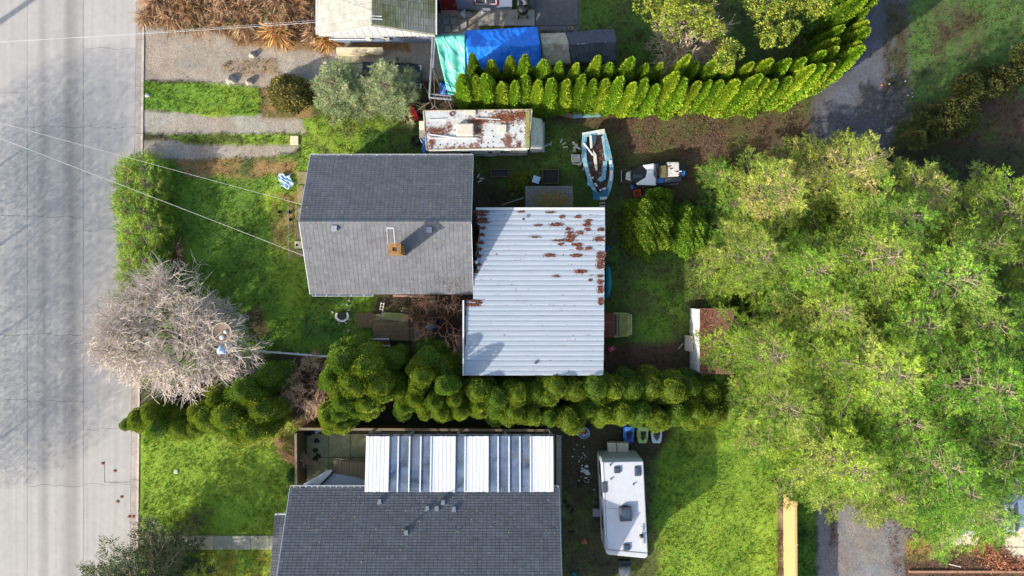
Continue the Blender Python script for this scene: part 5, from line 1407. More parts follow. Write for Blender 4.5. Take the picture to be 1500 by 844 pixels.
# side facing the camera: windows, trim lines, door
def sidebox(u0, u1, z0, z1, name, m, out=.02, par=None):
    xa = P(u0, 0, (z0 + z1) / 2)[0]; xb = P(u1, 0, (z0 + z1) / 2)[0]
    lo = inn[3]; hi = inn[2]
    f = lambda x__: lo.y + (hi.y - lo.y) * (x__ - lo.x) / (hi.x - lo.x)
    mb = MB(); mb.prism([(xa, f(xa) - out), (xb, f(xb) - out), (xb, f(xb) + .01), (xa, f(xa) + .01)], z0, z1); return mb.build(name, m, par or t, world=True)
sidebox(628, 775, 2.42, 2.5, 'side_trim', M['white'], .05)
sidebox(628, 775, 1.05, 1.13, 'side_trim', M['darkgrey'], .03)
for u0, u1, z0 in ((634, 655, 1.5), (674, 690, 1.5), (713, 722, 1.5), (731, 748, 1.5)):
    w_ = sidebox(u0, u1, z0, z0 + .6, 'window', M['white'], .035); sidebox(u0 + 1, u1 - 1, z0 + .05, z0 + .55, 'pane', M['glass'], .042, par=w_)
sidebox(709.5, 726, .5, 2.35, 'side_door', M['whitedirty'], .03)
for u in (650, 760):
    x_, y_ = P(u, 218, .4); mb = MB(); mb.lathe((x_, y_, .4), [(.3, -.12), (.38, -.1), (.38, .1), (.3, .12)], 18, 'Y'); mb.build('wheel', M['rubber'], t, world=True)
rbox(614, 177, 622, 203, .6, 1.3, 'rear_box', M['tan'], t, z=1.3)
for u in (617, 624):
    p = P(u, 207, 2.5); mb = MB(); mb.tube([(p[0], p[1], .5), (p[0], p[1] , 2.85)], .02, 5); mb.build('ladder_rail', M['white'], t, world=True)
# litter on its roof
rr = np.random.default_rng(15); Ps = []
for u, v, a_, b2, k in ((740, 172, 22, 9, 800), (700, 178, 16, 5, 320), (640, 192, 20, 7, 350), (772, 190, 3, 26, 300), (632, 210, 5, 10, 130), (700, 192, 7, 10, 150), (765, 168, 7, 7, 200), (759, 212, 4, 5, 60)):
    uu = rr.normal(u, a_ * .5, k); vv = rr.normal(v, b2 * .5, k)
    for x__, y__ in zip(uu, vv):
        if 622 < x__ < 778 and 161 < y__ < 218: Ps.append((*P(x__, y__, 2.8), 2.785 + .03 * rr.random()))
Ps = np.array(Ps); n = len(Ps); az = rr.uniform(0, 6.28, n); D = np.stack([np.cos(az), np.sin(az), rr.uniform(-.1, .3, n)], 1)
V, F, C = diamonds(Ps, D, .05 + .06 * rr.random(n), .6, colvar(n, [srgb(132, 72, 48), srgb(96, 62, 50), srgb(160, 104, 70)], rr), rr, up=np.array([[0, 0, 1.5]]))
link('leaf_litter', mesh_np('leaf_litter', V, F, M['litter'], C), None, 'stuff')
t = A0('blue_tarp_bundle', 'small crumpled blue tarp hanging at the rear corner of the old motorhome', 'tarp', 624, 218, 1.0)
mb = MB(); mb.grid(lambda a_, b2: (-.16 + .32 * a_ + .04 * math.sin(b2 * 12), -.42 + .84 * b2, 1.0 + .12 * math.sin(a_ * 8 + b2 * 9) - abs(a_ - .5) * .7), 10, 18); mb.build('tarp', M['blue'], t, solid=.01, smooth=True)
def tyre(u, v, label, r=.33, lie=True):
    t = A0('tyre', label, 'tyre', u, v); mb = MB(); n_ = 20
    if lie: mb.tube([(r * .72 * math.cos(2 * math.pi * k / n_), r * .72 * math.sin(2 * math.pi * k / n_), .13) for k in range(n_)], .1, 8, closed=True)
    else: mb.tube([(0, r * .72 * math.cos(2 * math.pi * k / n_), r + r * .72 * math.sin(2 * math.pi * k / n_)) for k in range(n_)], .1, 8, closed=True)
    mb.build('rubber_ring', M['rubber'], t, smooth=True)
tyre(609, 207, 'black tyre leaning at the rear of the old motorhome', .34)
t = A0('wheelbarrow', 'upturned dark red wheelbarrow tray beside the right silvery juniper', 'wheelbarrow', 606, 168, .1, 15)
mb = MB(); mb.prism([(-.3, -.5), (.3, -.5), (.22, .5), (-.22, .5)], .1, .4); mb.build('tray', M['red'], t, bevel=.05)
for s_ in (-.2, .2):
    mb = MB(); mb.tube([(s_, -.9, .2), (s_, .3, .12)], .025, 6); mb.build('handle', M['wood'], t)

rank_labels([o for o in COL.objects if o.get('group') == 'poles on the motorhome roof'], lambda o: ('', -o.data.vertices[0].co.y), 'pale pole lying along the roof of the old motorhome, {ord} from the top')
# --- vehicles
def car(label, u, v, rz, paint, L=4.6, W=1.8, H=1.45, cat='car', name='parked_car', van=False):
    t = A0(name, label, cat, u, v, 0, rz, zp=.8)
    h = W / 2
    def loft(prof, name, m, par, bevel=.06):
        mb = MB(); vs = []
        for (x, hw, z0, z1, tw) in prof: vs += [(x, -hw, z0), (x, hw, z0), (x, hw, (z0 + z1) * .5), (x, tw, z1), (x, -tw, z1), (x, -hw, (z0 + z1) * .5)]
        n_ = 6; fs = [tuple(range(n_))[::-1], tuple(range((len(prof) - 1) * n_, len(prof) * n_))]
        for i in range(len(prof) - 1):
            for k in range(n_): fs.append((i * n_ + k, i * n_ + (k + 1) % n_, (i + 1) * n_ + (k + 1) % n_, (i + 1) * n_ + k))
        mb._add(vs, [f[::-1] for f in fs]); return mb.build(name, m, par, bevel=bevel, smooth=False)
    if van:
        body = loft([(-L / 2, h * .92, .35, H * .97, h * .85), (-L / 2 + .2, h, .28, H, h * .88), (L * .18, h, .28, H, h * .88), (L * .30, h, .28, H * .72, h * .9), (L * .46, h * .95, .3, H * .55, h * .85), (L / 2, h * .82, .38, H * .42, h * .7)], 'body', paint, t)
    else:
        body = loft([(-L / 2, h * .84, .4, .8, h * .76), (-L / 2 + .25, h * .97, .28, .93, h * .86), (-L * .2, h, .25, .96, h * .9), (L * .15, h, .25, .96, h * .9), (L * .38, h * .97, .27, .86, h * .82), (L / 2 - .1, h * .88, .32, .72, h * .7), (L / 2, h * .76, .4, .62, h * .6)], 'body', paint, t)
        loft([(-L * .36, h * .72, .9, .98, h * .66), (-L * .22, h * .8, .9, H - .05, h * .66), (L * .06, h * .8, .9, H, h * .68), (L * .24, h * .76, .9, .98, h * .7)], 'cabin', paint, t, .04)
    # glass
    if van: gl = [((L * .19, H + .005), (L * .30, H * .72 + .02), h * .78)]
    else: gl = [((L * .075, H + .006), (L * .23, 1.01), h * .62), ((-L * .345, 1.02), (-L * .225, H - .04), h * .58)]
    for k, ((xa, za), (xb, zb), w_) in enumerate(gl):
        mb = MB(); mb._add([(xa, -w_, za + .01), (xa, w_, za + .01), (xb, w_ * 1.05, zb + .01), (xb, -w_ * 1.05, zb + .01)], [(0, 3, 2, 1)]); mb.build('windscreen' if k == 0 else 'rear_window', M['glass'], t, solid=.02)
    for s_ in (-1, 1):
        mb = MB(); zz = .98 if not van else H * .55
        mb.box(-L * .24, L * .12, s_ * h * (.745 if not van else .95) - .012, s_ * h * (.745 if not van else .95) + .03 * s_ + .012, zz + .04, zz + .33); mb.build('side_window', M['glass'], t)
        mb = MB(); mb.cbox((L * .2, s_ * (h + .08), 1.0), (.12, .2, .14)); mb.build('wing_mirror', M['black'], t, bevel=.03)
        mb = MB(); mb.cbox((L / 2 - .1, s_ * h * .62, .64), (.2, .32, .13)); mb.build('headlight', M['white'], t, bevel=.03)
        for x_ in (-L * .3, L * .32):
            mb = MB(); mb.lathe((x_, s_ * (h - .1), .32), [(.22, -.11), (.32, -.09), (.32, .09), (.22, .11)], 18, 'Y'); w_ = mb.build('wheel', M['rubber'], t)
            mb = MB(); mb.lathe((x_, s_ * (h + .012), .32), [(.2, -.01), (.2, .007), (.05, .02)], 14, 'Y'); mb.build('rim', M['galv'], w_)
    return t
car('dark navy car nosed under the two silvery junipers', 560, 112, 0, M['carblack'], L=4.7)
car('white van mostly hidden under the drooping green conifer on the cream driveway', 1445, 752, 3, M['carwhite'], L=5.0, W=1.95, H=1.9, cat='van', name='parked_van', van=True)
# old moss-covered car poking out of the garage
t = A0('old_car', 'old car with moss-yellow bonnet poking out from under the metal roof', 'car', 896, 476, 0)
bx0, bx1 = P(884, 0, 1)[0], P(925, 0, .9)[0]; by0, by1 = P(0, 495, 1)[1], P(0, 457.5, 1)[1]
mb = MB(); mb.box(bx0 - 2.2, bx0 + .62, by0 + .02, by1 - .02, .35, 1.42); mb.build('cabin', M['rust'], t, world=True, bevel=.08)
mb = MB(); mb.prism([(bx0 + .55, by0 - .0), (bx1 - .25, by0 + .07), (bx1, by0 + .2), (bx1 - .02, by1 - .2), (bx1 - .2, by1 - .04), (bx0 + .55, by1)], .3, [1.08, .98, .92, .92, .98, 1.08])
hd = mb.build('bonnet', M['mosscar'], t, world=True, bevel=.05)
mb = MB(); mb.box(bx0 + .64, bx0 + .76, by0 + .15, by1 - .15, 1.09, 1.2); mb.build('windscreen', M['black'], t, world=True)
mb = MB(); mb.box(bx0 + .88, bx0 + .92, by0 + .08, by1 - .08, 1.06, 1.10); mb.build('bonnet_gap', M['black'], t, world=True)
for k in range(7):
    yy = by0 + .2 + (by1 - by0 - .4) * k / 6; mb = MB(); mb.box(bx0 + .95, bx1 - .28, yy - .012, yy + .012, .97, 1.075); mb.build('bonnet_rib', M['mosscar'], hd, world=True)
for yy in (by0 + .1, by1 - .1):
    mb = MB(); mb.lathe((bx0 + 1.0, yy, .33), [(.2, -.1), (.33, -.08), (.33, .08), (.2, .1)], 16, 'Y'); mb.build('wheel', M['rubber'], t, world=True)
mb = MB(); mb.tube([(bx1 + .04, by0 + .15, .5), (bx1 + .04, by1 - .15, .5)], .06, 6); mb.build('bumper', M['whitedirty'], t, world=True)

# --- white travel trailer
t = A0('travel_trailer', 'white travel trailer with dark roof vents, parked beside the lower grey house', 'travel trailer', 915, 748, 0, 0, zp=2.9)
ZR = 2.85
c1, c2, c3, c4 = P(881.6, 677, ZR), P(942.5, 675.7, ZR), P(949.6, 819, ZR), P(888, 813, ZR)
def tl(a_, b2, z=0):   # a across 0..1 west-east, b 0 north .. 1 south
    x = (c1[0] * (1 - a_) + c2[0] * a_) * (1 - b2) + (c4[0] * (1 - a_) + c3[0] * a_) * b2
    y = (c1[1] * (1 - a_) + c2[1] * a_) * (1 - b2) + (c4[1] * (1 - a_) + c3[1] * a_) * b2
    return (x, y)
M['trroof'] = mat('trailer_roof_membrane', (0.56, 0.56, 0.58), rough=0.55, var=0.06, scale=3, col2=(0.48, 0.47, 0.45), patch=1.0, ramp=(.5, .8))
mb = MB(); q = [tl(0, 0), tl(1, 0), tl(1, .94), tl(0, .94)]; mb.prism(q[::-1], .55, ZR); body = mb.build('body', M['trroof'], t, world=True, bevel=.05)
def pris(fn, zlo, zhi, name, m, par=t, bevel=.02, **kw):
    mb = MB(); mb.prism(fn, zlo, zhi); return mb.build(name, m, par, world=True, bevel=bevel, **kw)
nn = [tl(0, -.002), tl(1, -.002), tl(.95, -.022), tl(.02, -.022)]
mb = MB(); mb.prism(nn[::-1], .55, [ZR - .3, ZR - .3, ZR - .03, ZR - .03]); mb.build('front_cap', mat('trailer_front_cap', (0.40, 0.41, 0.40), rough=.5, var=.1), t, world=True, bevel=.03)
ss = [tl(0, .942), tl(1, .942), tl(1, .975), tl(.93, 1.0), tl(.05, 1.0), tl(0, .98)]
mb = MB(); mb.prism(ss[::-1], .55, ZR - .04); mb.build('rear_cap', M['trroof'], t, world=True, bevel=.05)
mb = MB(); a_ = tl(0, .942); c_ = tl(1, .942); mb.tube([(*a_, ZR + .005), (*c_, ZR + .005)], .02, 5); mb.build('seam', M['grey'], t, world=True)
a_ = tl(.03, 0); c_ = tl(.03, .93); mb = MB(); mb.tube([(*a_, ZR), (*c_, ZR)], .025, 5); mb.build('edge_trim', M['grey'], t, world=True)
mb = MB(); a_ = tl(-.006, .02); c_ = tl(-.006, .94); mb._add([(*a_, 1.9), (*c_, 1.9), (*c_, 2.1), (*a_, 2.1)], [(0, 1, 2, 3)]); mb.build('side_stripe', M['navy'], t, world=True, solid=.01)
def tbox(a_, b2, w_, l_, z0, z1, name, m, par=t, bevel=.02):
    x, y = tl(a_, b2); mb = MB(); mb.cbox((x, y, (z0 + z1) / 2), (w_, l_, z1 - z0), rz=R(2.4)); return mb.build(name, m, par, world=True, bevel=bevel)
for a_, b2, w_, l_, z1, nm, m_ in ((.355, .085, .37, .37, .10, 'roof_vent', 'darkgrey'), (.845, .1, .36, .56, .07, 'skylight', 'darkgrey'), (.50, .54, .68, .80, .26, 'air_conditioner', 'darkgrey'), (.49, .895, .38, .38, .10, 'roof_vent', 'darkgrey'), (.035, .27, .28, .62, .06, 'awning_arm', 'darkgrey')):
    o = tbox(a_, b2, w_, l_, ZR, ZR + z1, nm, M[m_], bevel=.04)
    if nm != 'awning_arm': tbox(a_, b2, w_ * .7, l_ * .75, ZR + z1, ZR + z1 + .02, 'lid', mat('vent_lid', srgb(64, 76, 92), rough=.35), o, .01)
tbox(.50, .46, .3, .06, ZR, ZR + .18, 'unit_nose', M['black'])
for b2 in (.70, .83): tbox(.855, b2, .1, .42, ZR + .09, ZR + .13, 'antenna_arm', M['white'])
x, y = tl(.86, .765); mb = MB(); mb.lathe((x, y, ZR), [(.12, 0), (.12, .1), (.05, .16)], 12); mb.build('antenna_base', M['black'], t, world=True)
for a_, b2 in ((.2, .03), (.73, .235), (.2, .18)): 
    x, y = tl(a_, b2); mb = MB(); mb.cyl(x, y, ZR, ZR + .1, .045, 10); mb.build('vent_pipe', M['darkgrey'], t, world=True)
# west side windows, door, step; east side likewise
for b0, b1_, z0, z1, nm, m_ in ((.05, .2, 1.5, 2.3, 'window', 'glass'), (.42, .52, .7, 2.4, 'door', 'white'), (.6, .8, 1.5, 2.2, 'window', 'glass')):
    for aa in (-.008, 1.008):
        if nm == 'door' and aa > 0: continue
        a1 = tl(aa, b0); a2 = tl(aa, b1_); mb = MB(); mb._add([(*a1, z0), (*a2, z0), (*a2, z1), (*a1, z1)], [(0, 1, 2, 3)]); mb.build(nm, M[m_], t, world=True, solid=.02)
a_ = P(868.5, 745.5, .35); c_ = P(880, 757, .35); mb = MB(); mb.box(a_[0], c_[0], c_[1], a_[1], .28, .34); mb.build('step', M['grey'], t, world=True)
for aa in (.02, .98):
    for b2 in (.48, .6): 
        x, y = tl(aa, b2); mb = MB(); mb.lathe((x, y, .33), [(.2, -.1), (.33, -.09), (.33, .09), (.2, .1)], 16, 'X'); mb.build('wheel', M['rubber'], t, world=True)
for u, v, s_ in ((890, 648.5, 1), ):
    a_ = P(890.5, 648.5, .9); c_ = P(903, 662.5, .9); d_ = P(904, 648.5, .9); f_ = P(920.5, 662.5, .9)
    for q0_, q1_ in ((a_, c_), (d_, f_)):
        mb = MB(); mb.box(q0_[0], q1_[0], q1_[1], q0_[1], .5, .98); bx = mb.build('tongue_box', M['tan'], t, world=True, bevel=.04)
for u in (884, 925):
    p, q = P(u, 647, .5), P(u, 668, .5); mb = MB(); mb.tube([(*p, .45), (*q, .45)], .035, 6); mb.build('jack_rail', M['black'], t, world=True)
p, q = P(905, 640, .45), P(905, 668, .45); mb = MB(); mb.tube([(*p, .42), (*q, .42)], .05, 6); mb.build('tow_hitch', M['black'], t, world=True)
a_ = P(906, 822, .8); c_ = P(924, 829, .8); mb = MB(); mb.box(a_[0], c_[0], c_[1], a_[1], .4, .8); mb.build('rear_bumper', M['black'], t, world=True)
x, y = P(915, 837, .8); mb = MB(); mb.lathe((x, y, .75), [(.25, -.28), (.36, -.2), (.36, .2), (.25, .28)], 18, 'Y'); mb.build('spare_wheel_cover', M['grey'], t, world=True, bevel=.03)
mb = MB(); a1 = tl(.1, .497, 0); a2 = tl(.35, .497); mb.tube([(*a1, ZR + .002), (*a2, ZR + .002)], .008, 4); mb.build('rust_streak', M['rust'], t, world=True)

# --- boat full of leaves
t = A0('boat', 'small blue and white motorboat full of dead leaves, above the metal roof', 'boat', 873, 238, 0, 0, zp=.8)
def Bp(u, v, z=.8): X, Y = P(820 + u / 6.03, 170 + v / 6.03, z); return X, Y
outl = [(200, 150), (192, 280), (200, 400), (225, 490), (250, 570), (285, 650), (318, 705), (352, 742), (395, 738), (425, 710), (455, 630), (472, 540), (474, 470), (462, 380), (440, 280), (415, 190), (396, 115)]
oc = Vector((*Bp(345, 400), 0)); O = [Vector((*Bp(*p), 0)) for p in outl]
def ring(s, z, dy=0): return [(oc.x + (p.x - oc.x) * s, oc.y + (p.y - oc.y) * (s * .5 + .5), z) for p in O]
def shell(rings, name, m, closed=True, **kw):
    mb = MB(); n_ = len(rings[0]); vs = [v for r_ in rings for v in r_]
    fs = [(i * n_ + k, i * n_ + (k + 1) % n_, (i + 1) * n_ + (k + 1) % n_, (i + 1) * n_ + k) for i in range(len(rings) - 1) for k in range(n_)]
    mb._add(vs, fs + [tuple(range(n_))[::-1]]); return mb.build(name, m, t, world=True, **kw)
shell([ring(.25, .22), ring(.7, .38), ring(.95, .7), ring(1, .85)], 'hull', M['boatblue'], smooth=False)
mb = MB(); n_ = len(O); r1_ = ring(1.01, .86); r2_ = [(oc.x + (p.x - oc.x) * .74, oc.y + (p.y - oc.y) * .86, .88) for p in O]; r3_ = [(a__, b__, .5) for a__, b__, c__ in r2_]
mb._add(r1_ + r2_ + r3_, [(k, (k + 1) % n_, n_ + (k + 1) % n_, n_ + k) for k in range(n_)] + [(n_ + k, n_ + (k + 1) % n_, 2 * n_ + (k + 1) % n_, 2 * n_ + k) for k in range(n_)])
mb.build('gunwale', M['boatblue'], t, world=True)
mb = MB(); mb.prism([(a__, b__) for a__, b__, c__ in r2_], .40, .52); mb.build('deck_floor', mat('boat_floor', srgb(110, 84, 72), var=.3, scale=8, col2=srgb(120, 170, 190), patch=1.6, ramp=(.55, .6)), t, world=True)
def bbox(pts, z0, z1, name, m, bevel=.015):
    mb = MB(); mb.prism([Bp(*p, z1) for p in pts], z0, z1); return mb.build(name, m, t, world=True, bevel=bevel)
bbox([(198, 148), (340, 122), (344, 140), (202, 162)], .84, .94, 'transom', M['white']); bbox([(336, 122), (394, 112), (402, 150), (342, 164)], .84, .96, 'stern_box', M['whitedirty'])
bbox([(265, 170), (285, 170), (290, 280), (270, 285)], .6, .95, 'seat_edge', M['white']); bbox([(205, 238), (222, 240), (302, 345), (288, 350)], .93, 1.0, 'windscreen_bar', M['white'])
bbox([(290, 175), (325, 180), (315, 240), (295, 270)], .5, .74, 'seat', M['boatblue']); bbox([(372, 175), (412, 165), (450, 380), (410, 400)], .52, .87, 'side_bench', M['boatblue']); bbox([(392, 200), (408, 200), (438, 360), (425, 370)], .84, .875, 'bench_gap', M['teal'])
bbox([(446, 478), (470, 478), (466, 575), (444, 572)], .86, .97, 'windscreen_bar', M['white']); bbox([(438, 388), (464, 388), (464, 420), (438, 420)], .86, .98, 'cleat', M['white'])
bbox([(296, 300), (325, 340), (335, 480), (315, 480), (300, 380)], .5, .72, 'floor_ridge', M['whitedirty']); bbox([(385, 395), (420, 400), (405, 560), (360, 585), (330, 560), (375, 520)], .5, .8, 'console', M['boatblue'])
bbox([(290, 655), (360, 680), (430, 630), (425, 705), (395, 738), (350, 742), (295, 745)], .84, .93, 'bow_deck', M['teal']); bbox([(350, 715), (420, 712), (415, 735), (355, 740)], .9, .96, 'bow_cap', M['whitedirty'])
for p_ in ((315, 600), (325, 615), (360, 655), (385, 645), (400, 640), (290, 545), (262, 520)): bbox([(p_[0] - 9, p_[1] - 8), (p_[0] + 9, p_[1] - 8), (p_[0] + 8, p_[1] + 8), (p_[0] - 8, p_[1] + 8)], .88, .96, 'scrap', M['white'])
bbox([(245, 560), (290, 600), (300, 620), (270, 625), (242, 610)], .84, .9, 'torn_edge', M['boatblue'])
for k in range(3):
    y_ = 735 + k * 28; bbox([(350, y_), (400, y_ - 3), (402, y_ + 8), (352, y_ + 11)], .5, .56, 'trailer_rung', M['whitedirty'])
for s_ in (352, 395): bbox([(s_, 735), (s_ + 8, 735), (s_ + 10, 800), (s_ + 2, 800)], .44, .51, 'trailer_rail', M['maroon'])
for s_ in (-1, 1):
    mb = MB(); mb.lathe((oc.x + s_ * .75, oc.y + .3, .28), [(.15, -.09), (.27, -.08), (.27, .08), (.15, .09)], 14, 'X'); mb.build('wheel', M['rubber'], t, world=True)
rr = np.random.default_rng(25); n = 3600
u_ = rr.uniform(215, 455, n); v_ = rr.uniform(150, 690, n); cen = 335 + 0 * v_
ok_ = (sdist(u_, v_, [(250, 180), (255, 400), (290, 560), (340, 690), (430, 600), (455, 480), (430, 350), (385, 170), (330, 150)]) > rr.uniform(0, 30, n)) & ~((u_ > 375) & (v_ < 390)) & ~((abs(u_ - 390) < 25) & (v_ > 395) & (v_ < 570) & (rr.random(n) < .7)) & ~((abs(u_ - 312) < 16) & (v_ < 480) & (rr.random(n) < .75))
Ps = np.array([(*Bp(a__, b__, .7), .55 + .1 * rr.random()) for a__, b__ in zip(u_[ok_], v_[ok_])]); n = len(Ps); az = rr.uniform(0, 6.28, n); D = np.stack([np.cos(az), np.sin(az), rr.uniform(-.1, .4, n)], 1)
V, F, C = diamonds(Ps, D, .05 + .05 * rr.random(n), .6, colvar(n, [srgb(112, 70, 56), srgb(84, 58, 50), srgb(140, 100, 80)], rr), rr, up=np.array([[0, 0, 1.5]]))
link('leaf_litter', mesh_np('leaf_litter', V, F, M['litter'], C), None, 'stuff')
# white plastic chair and debris left of the boat
def chair(label, u, v, rz, m, s=1.0):
    t = A0('plastic_chair', label, 'chair', u, v, 0, rz, zp=.4); t.scale = (s, s, s)
    mb = MB(); mb.prism([(-.22, -.2), (.22, -.2), (.19, .24), (-.19, .24)], .40, .43); mb.build('seat', m, t, bevel=.01)
    mb = MB(); mb.tube([(-.27, .22, .62), (-.29, -.1, .62), (-.2, -.3, .66), (0, -.37, .68), (.2, -.3, .66), (.29, -.1, .62), (.27, .22, .62)], .035, 6); mb.build('armrest', m, t, smooth=True)
    for k in range(5):
        mb = MB(); x_ = -.16 + .08 * k; mb.tube([(x_, -.22, .43), (x_ * 1.1, -.36, .82)], .02, 4); mb.build('back_slat', m, t)
    for x_, y_ in ((-.2, .2), (.2, .2), (-.2, -.22), (.2, -.22)):
        mb = MB(); mb.tube([(x_, y_, .42), (x_ * 1.15, y_ * 1.15, 0)], [.03, .022], 6); mb.build('leg', m, t)
    return t
chair('white plastic garden chair facing up, left of the leaf-filled boat', 844.5, 233, 0, M['whitedirty'], 1.1)
mb = MB(); 
for k in range(14):
    u, v = rt.uniform(840, 851), rt.uniform(204, 226)
    X, Y = P(u, v, .3); m2 = MB(); m2.cbox((X, Y, .15 + rt.uniform(0, .15)), (rt.uniform(.1, .3), rt.uniform(.06, .18), .04), rz=rt.uniform(0, 3), rx=rt.uniform(-.4, .4))
    tag(m2.build('board_scrap', M['whitedirty'] if k % 3 else M['rust'], None), 'white broken scrap in the pile between plastic chair and boat', 'scrap', 'scraps beside the boat')
for u, v, rz in ((855, 247, 60), (850, 242, 40), (826, 211, 30), (822, 207, 60), (828, 216, 10), (701, 258, 60), (706, 262, 0), (703, 266, 20), (804, 212, 0), (800, 214, 40), (807, 211, 80)):
    X, Y = P(u, v); m2 = MB(); m2.cbox((X, Y, .12), (.28, .08, .04), rz=R(rz)); tag(m2.build('board_scrap', M['whitedirty'], None), 'small pale scrap lying in the weedy yard north of the metal roof', 'scrap', 'scraps in the weedy yard')
# --- jet ski on its trailer
t = A0('jet_ski', 'white and black jet ski on a small trailer, right of the boat', 'jet ski', 960, 255, 0, 0, zp=.8)
def jp(u, v, z=.8): return Bp(u, v, z)
def jb(pts, z0, z1, name, m, bevel=.03): 
    zt = max(z1) if hasattr(z1, '__len__') else z1
    mb = MB(); mb.prism([jp(*p, zt) for p in pts], z0, z1); return mb.build(name, m, t, world=True, bevel=bevel)
jb([(640, 500), (690, 440), (780, 418), (880, 402), (1060, 402), (1095, 440), (1100, 520), (1080, 570), (900, 610), (700, 615), (650, 570)], .35, .7, 'hull', M['black'], .05)
jb([(735, 432), (835, 415), (832, 520), (862, 560), (855, 612), (690, 606), (675, 592), (760, 540), (775, 480)], .7, .98, 'white_cowl', M['carwhite'], .05)
jb([(645, 490), (690, 442), (740, 430), (768, 480), (750, 540), (675, 590), (648, 560)], .7, .86, 'black_hood', M['black'], .05)
jb([(645, 515), (730, 515), (740, 545), (650, 550)], .86, .9, 'hood_panel', M['darkgrey'], .02)
jb([(838, 420), (870, 418), (872, 520), (855, 550), (836, 520)], .8, 1.12, 'handlebar_cover', M['darkgrey'], .04)
mb = MB(); p, q = jp(850, 410, 1.2), jp(855, 600, 1.2); mb.tube([(*p, 1.1), ((p[0] + q[0]) / 2, (p[1] + q[1]) / 2, 1.2), (*q, 1.1)], .03, 6); mb.build('handlebar', M['black'], t, world=True)
jb([(872, 440), (945, 430), (950, 540), (880, 545)], .72, 1.02, 'seat', mat('mossy_seat', srgb(108, 100, 62), var=.3, scale=9), .05)
jb([(950, 405), (1055, 405), (1058, 530), (948, 535)], .72, .95, 'seat_back', M['whitedirty'], .05)
jb([(862, 545), (918, 545), (915, 588), (862, 592)], .72, .82, 'storage_lid', M['blue'], .02); jb([(915, 550), (1075, 540), (1075, 575), (915, 592)], .7, .78, 'footwell', M['darkgrey'], .02)
jb([(1075, 480), (1108, 480), (1108, 530), (1078, 535)], .5, .75, 'rear_grip', M['blue'], .02)
for k in range(9):
    u, v = rt.uniform(955, 1060), rt.uniform(415, 520); jb([(u, v), (u + 24, v - 4), (u + 25, v + 8), (u + 2, v + 10)], .95, .97, 'torn_vinyl', M['maroon'] if k % 2 else M['white'], .003)
for v in (478, 582):
    mb = MB(); p, q = jp(545, v, .5), jp(640, v, .5); mb.tube([(*p, .45), (*q, .45)], .03, 5); mb.build('trailer_rail', M['darkgrey'], t, world=True)
for u in (545, 638):
    mb = MB(); p, q = jp(u, 478, .5), jp(u, 584, .5); mb.tube([(*p, .45), (*q, .45)], .03, 5); mb.build('trailer_rail', M['galv'], t, world=True)
jb([(590, 500), (625, 485), (628, 570), (580, 560)], .45, .62, 'winch_post', M['whitedirty'])
mb = MB(); p, q = jp(875, 612, .4), jp(1050, 598, .4); mb.tube([(*p, .4), (*q, .4)], .04, 5); mb.build('trailer_side', M['galv'], t, world=True)
# crate etc
t = A0('crate', 'small orange plastic crate on the ground below the jet ski', 'crate', 932.5, 284, 0, 12)
mb = MB(); 
for a_ in ((-.2, .2, -.2, -.17), (-.2, .2, .17, .2), (-.2, -.17, -.17, .17), (.17, .2, -.17, .17)): mb.box(*a_, .06, .32)
mb.build('side', M['orange'], t); mb = MB(); mb.box(-.17, .17, -.17, .17, .07, .1); mb.build('bottom', M['orange'], t)
mb = MB(); mb.cbox((.02, 0, .16), (.2, .18, .1), rz=.5); tag(mb.build('rag', M['rust'], None, bevel=.02), 'brown rag inside the orange crate', 'rag').location = t.location
def blob(name, label, cat, u, v, sx, sy, h, m, seed=1, z=0.05, group=None, rz=0):
    r_ = random.Random(seed); mb = MB(); n_ = 14; ph = r_.uniform(0, 6)
    def f(a_, b2):
        an = a_ * 2 * math.pi; rr_ = b2 * (1 + .15 * math.sin(3 * an + ph) + .1 * math.sin(5 * an + 2 * ph))
        return (sx / 2 * rr_ * math.cos(an), sy / 2 * rr_ * math.sin(an), h * (1 - b2 ** 2) ** .5 * (1 + .2 * math.sin(7 * an + 9 * b2 + ph)))
    mb.grid(f, 18, 6); o = mb.build(name, m, None, smooth=True); X, Y = P(u, v, z); o.location = (X, Y, z); o.rotation_euler = (0, 0, R(rz)); return tag(o, label, cat, group)
blob('plastic_bag', 'blue plastic bag between jet ski trailer and orange crate', 'bag', 927, 274, .35, .3, .2, M['blue'], 3)
blob('plastic_bag', 'dark bag right of the orange crate', 'bag', 944, 285, .35, .5, .25, M['black'], 4); blob('paper_scrap', 'white scrap beside the orange crate', 'scrap', 948, 284, .18, .14, .06, M['white'], 5)
for k in range(9):
    blob('litter_scrap', 'small pale litter scrap on the dark soil beside the orange crate', 'scrap', rt.uniform(938, 962), rt.uniform(272, 290), .1, .07, .05, M['white'] if k % 3 else M['navy'], k, group='scraps by the crate')
# blue piece and plank at the hedge foot
t = A0('boat_scrap', 'light blue broken boat panel lying at the foot of the upper hedge', 'panel', 860, 169, .15); mb = MB(); mb.prism([(-.9, -.2), (.85, -.1), (.75, .18), (-.8, .12)], .02, .07); mb.build('panel', M['boatblue'], t, bevel=.01)
t = A0('plank', 'pale plank at the foot of the upper hedge, left of the light blue panel', 'plank', 832, 169, .1, -15); mb = MB(); mb.box(-.45, .45, -.14, .14, .02, .07); mb.build('board', M['wood'], t)
t = A0('stick', 'pale dead stub sticking out over the top edge of the motorhome from the hedge', 'branch', 758, 160); t.location.z = 2.9
mb = MB(); mb.tube([(-.05, .35, 0), (0, 0, .05), (.15, -.3, 0)], [.06, .05, .02], 5); mb.build('wood', M['wood'], t)
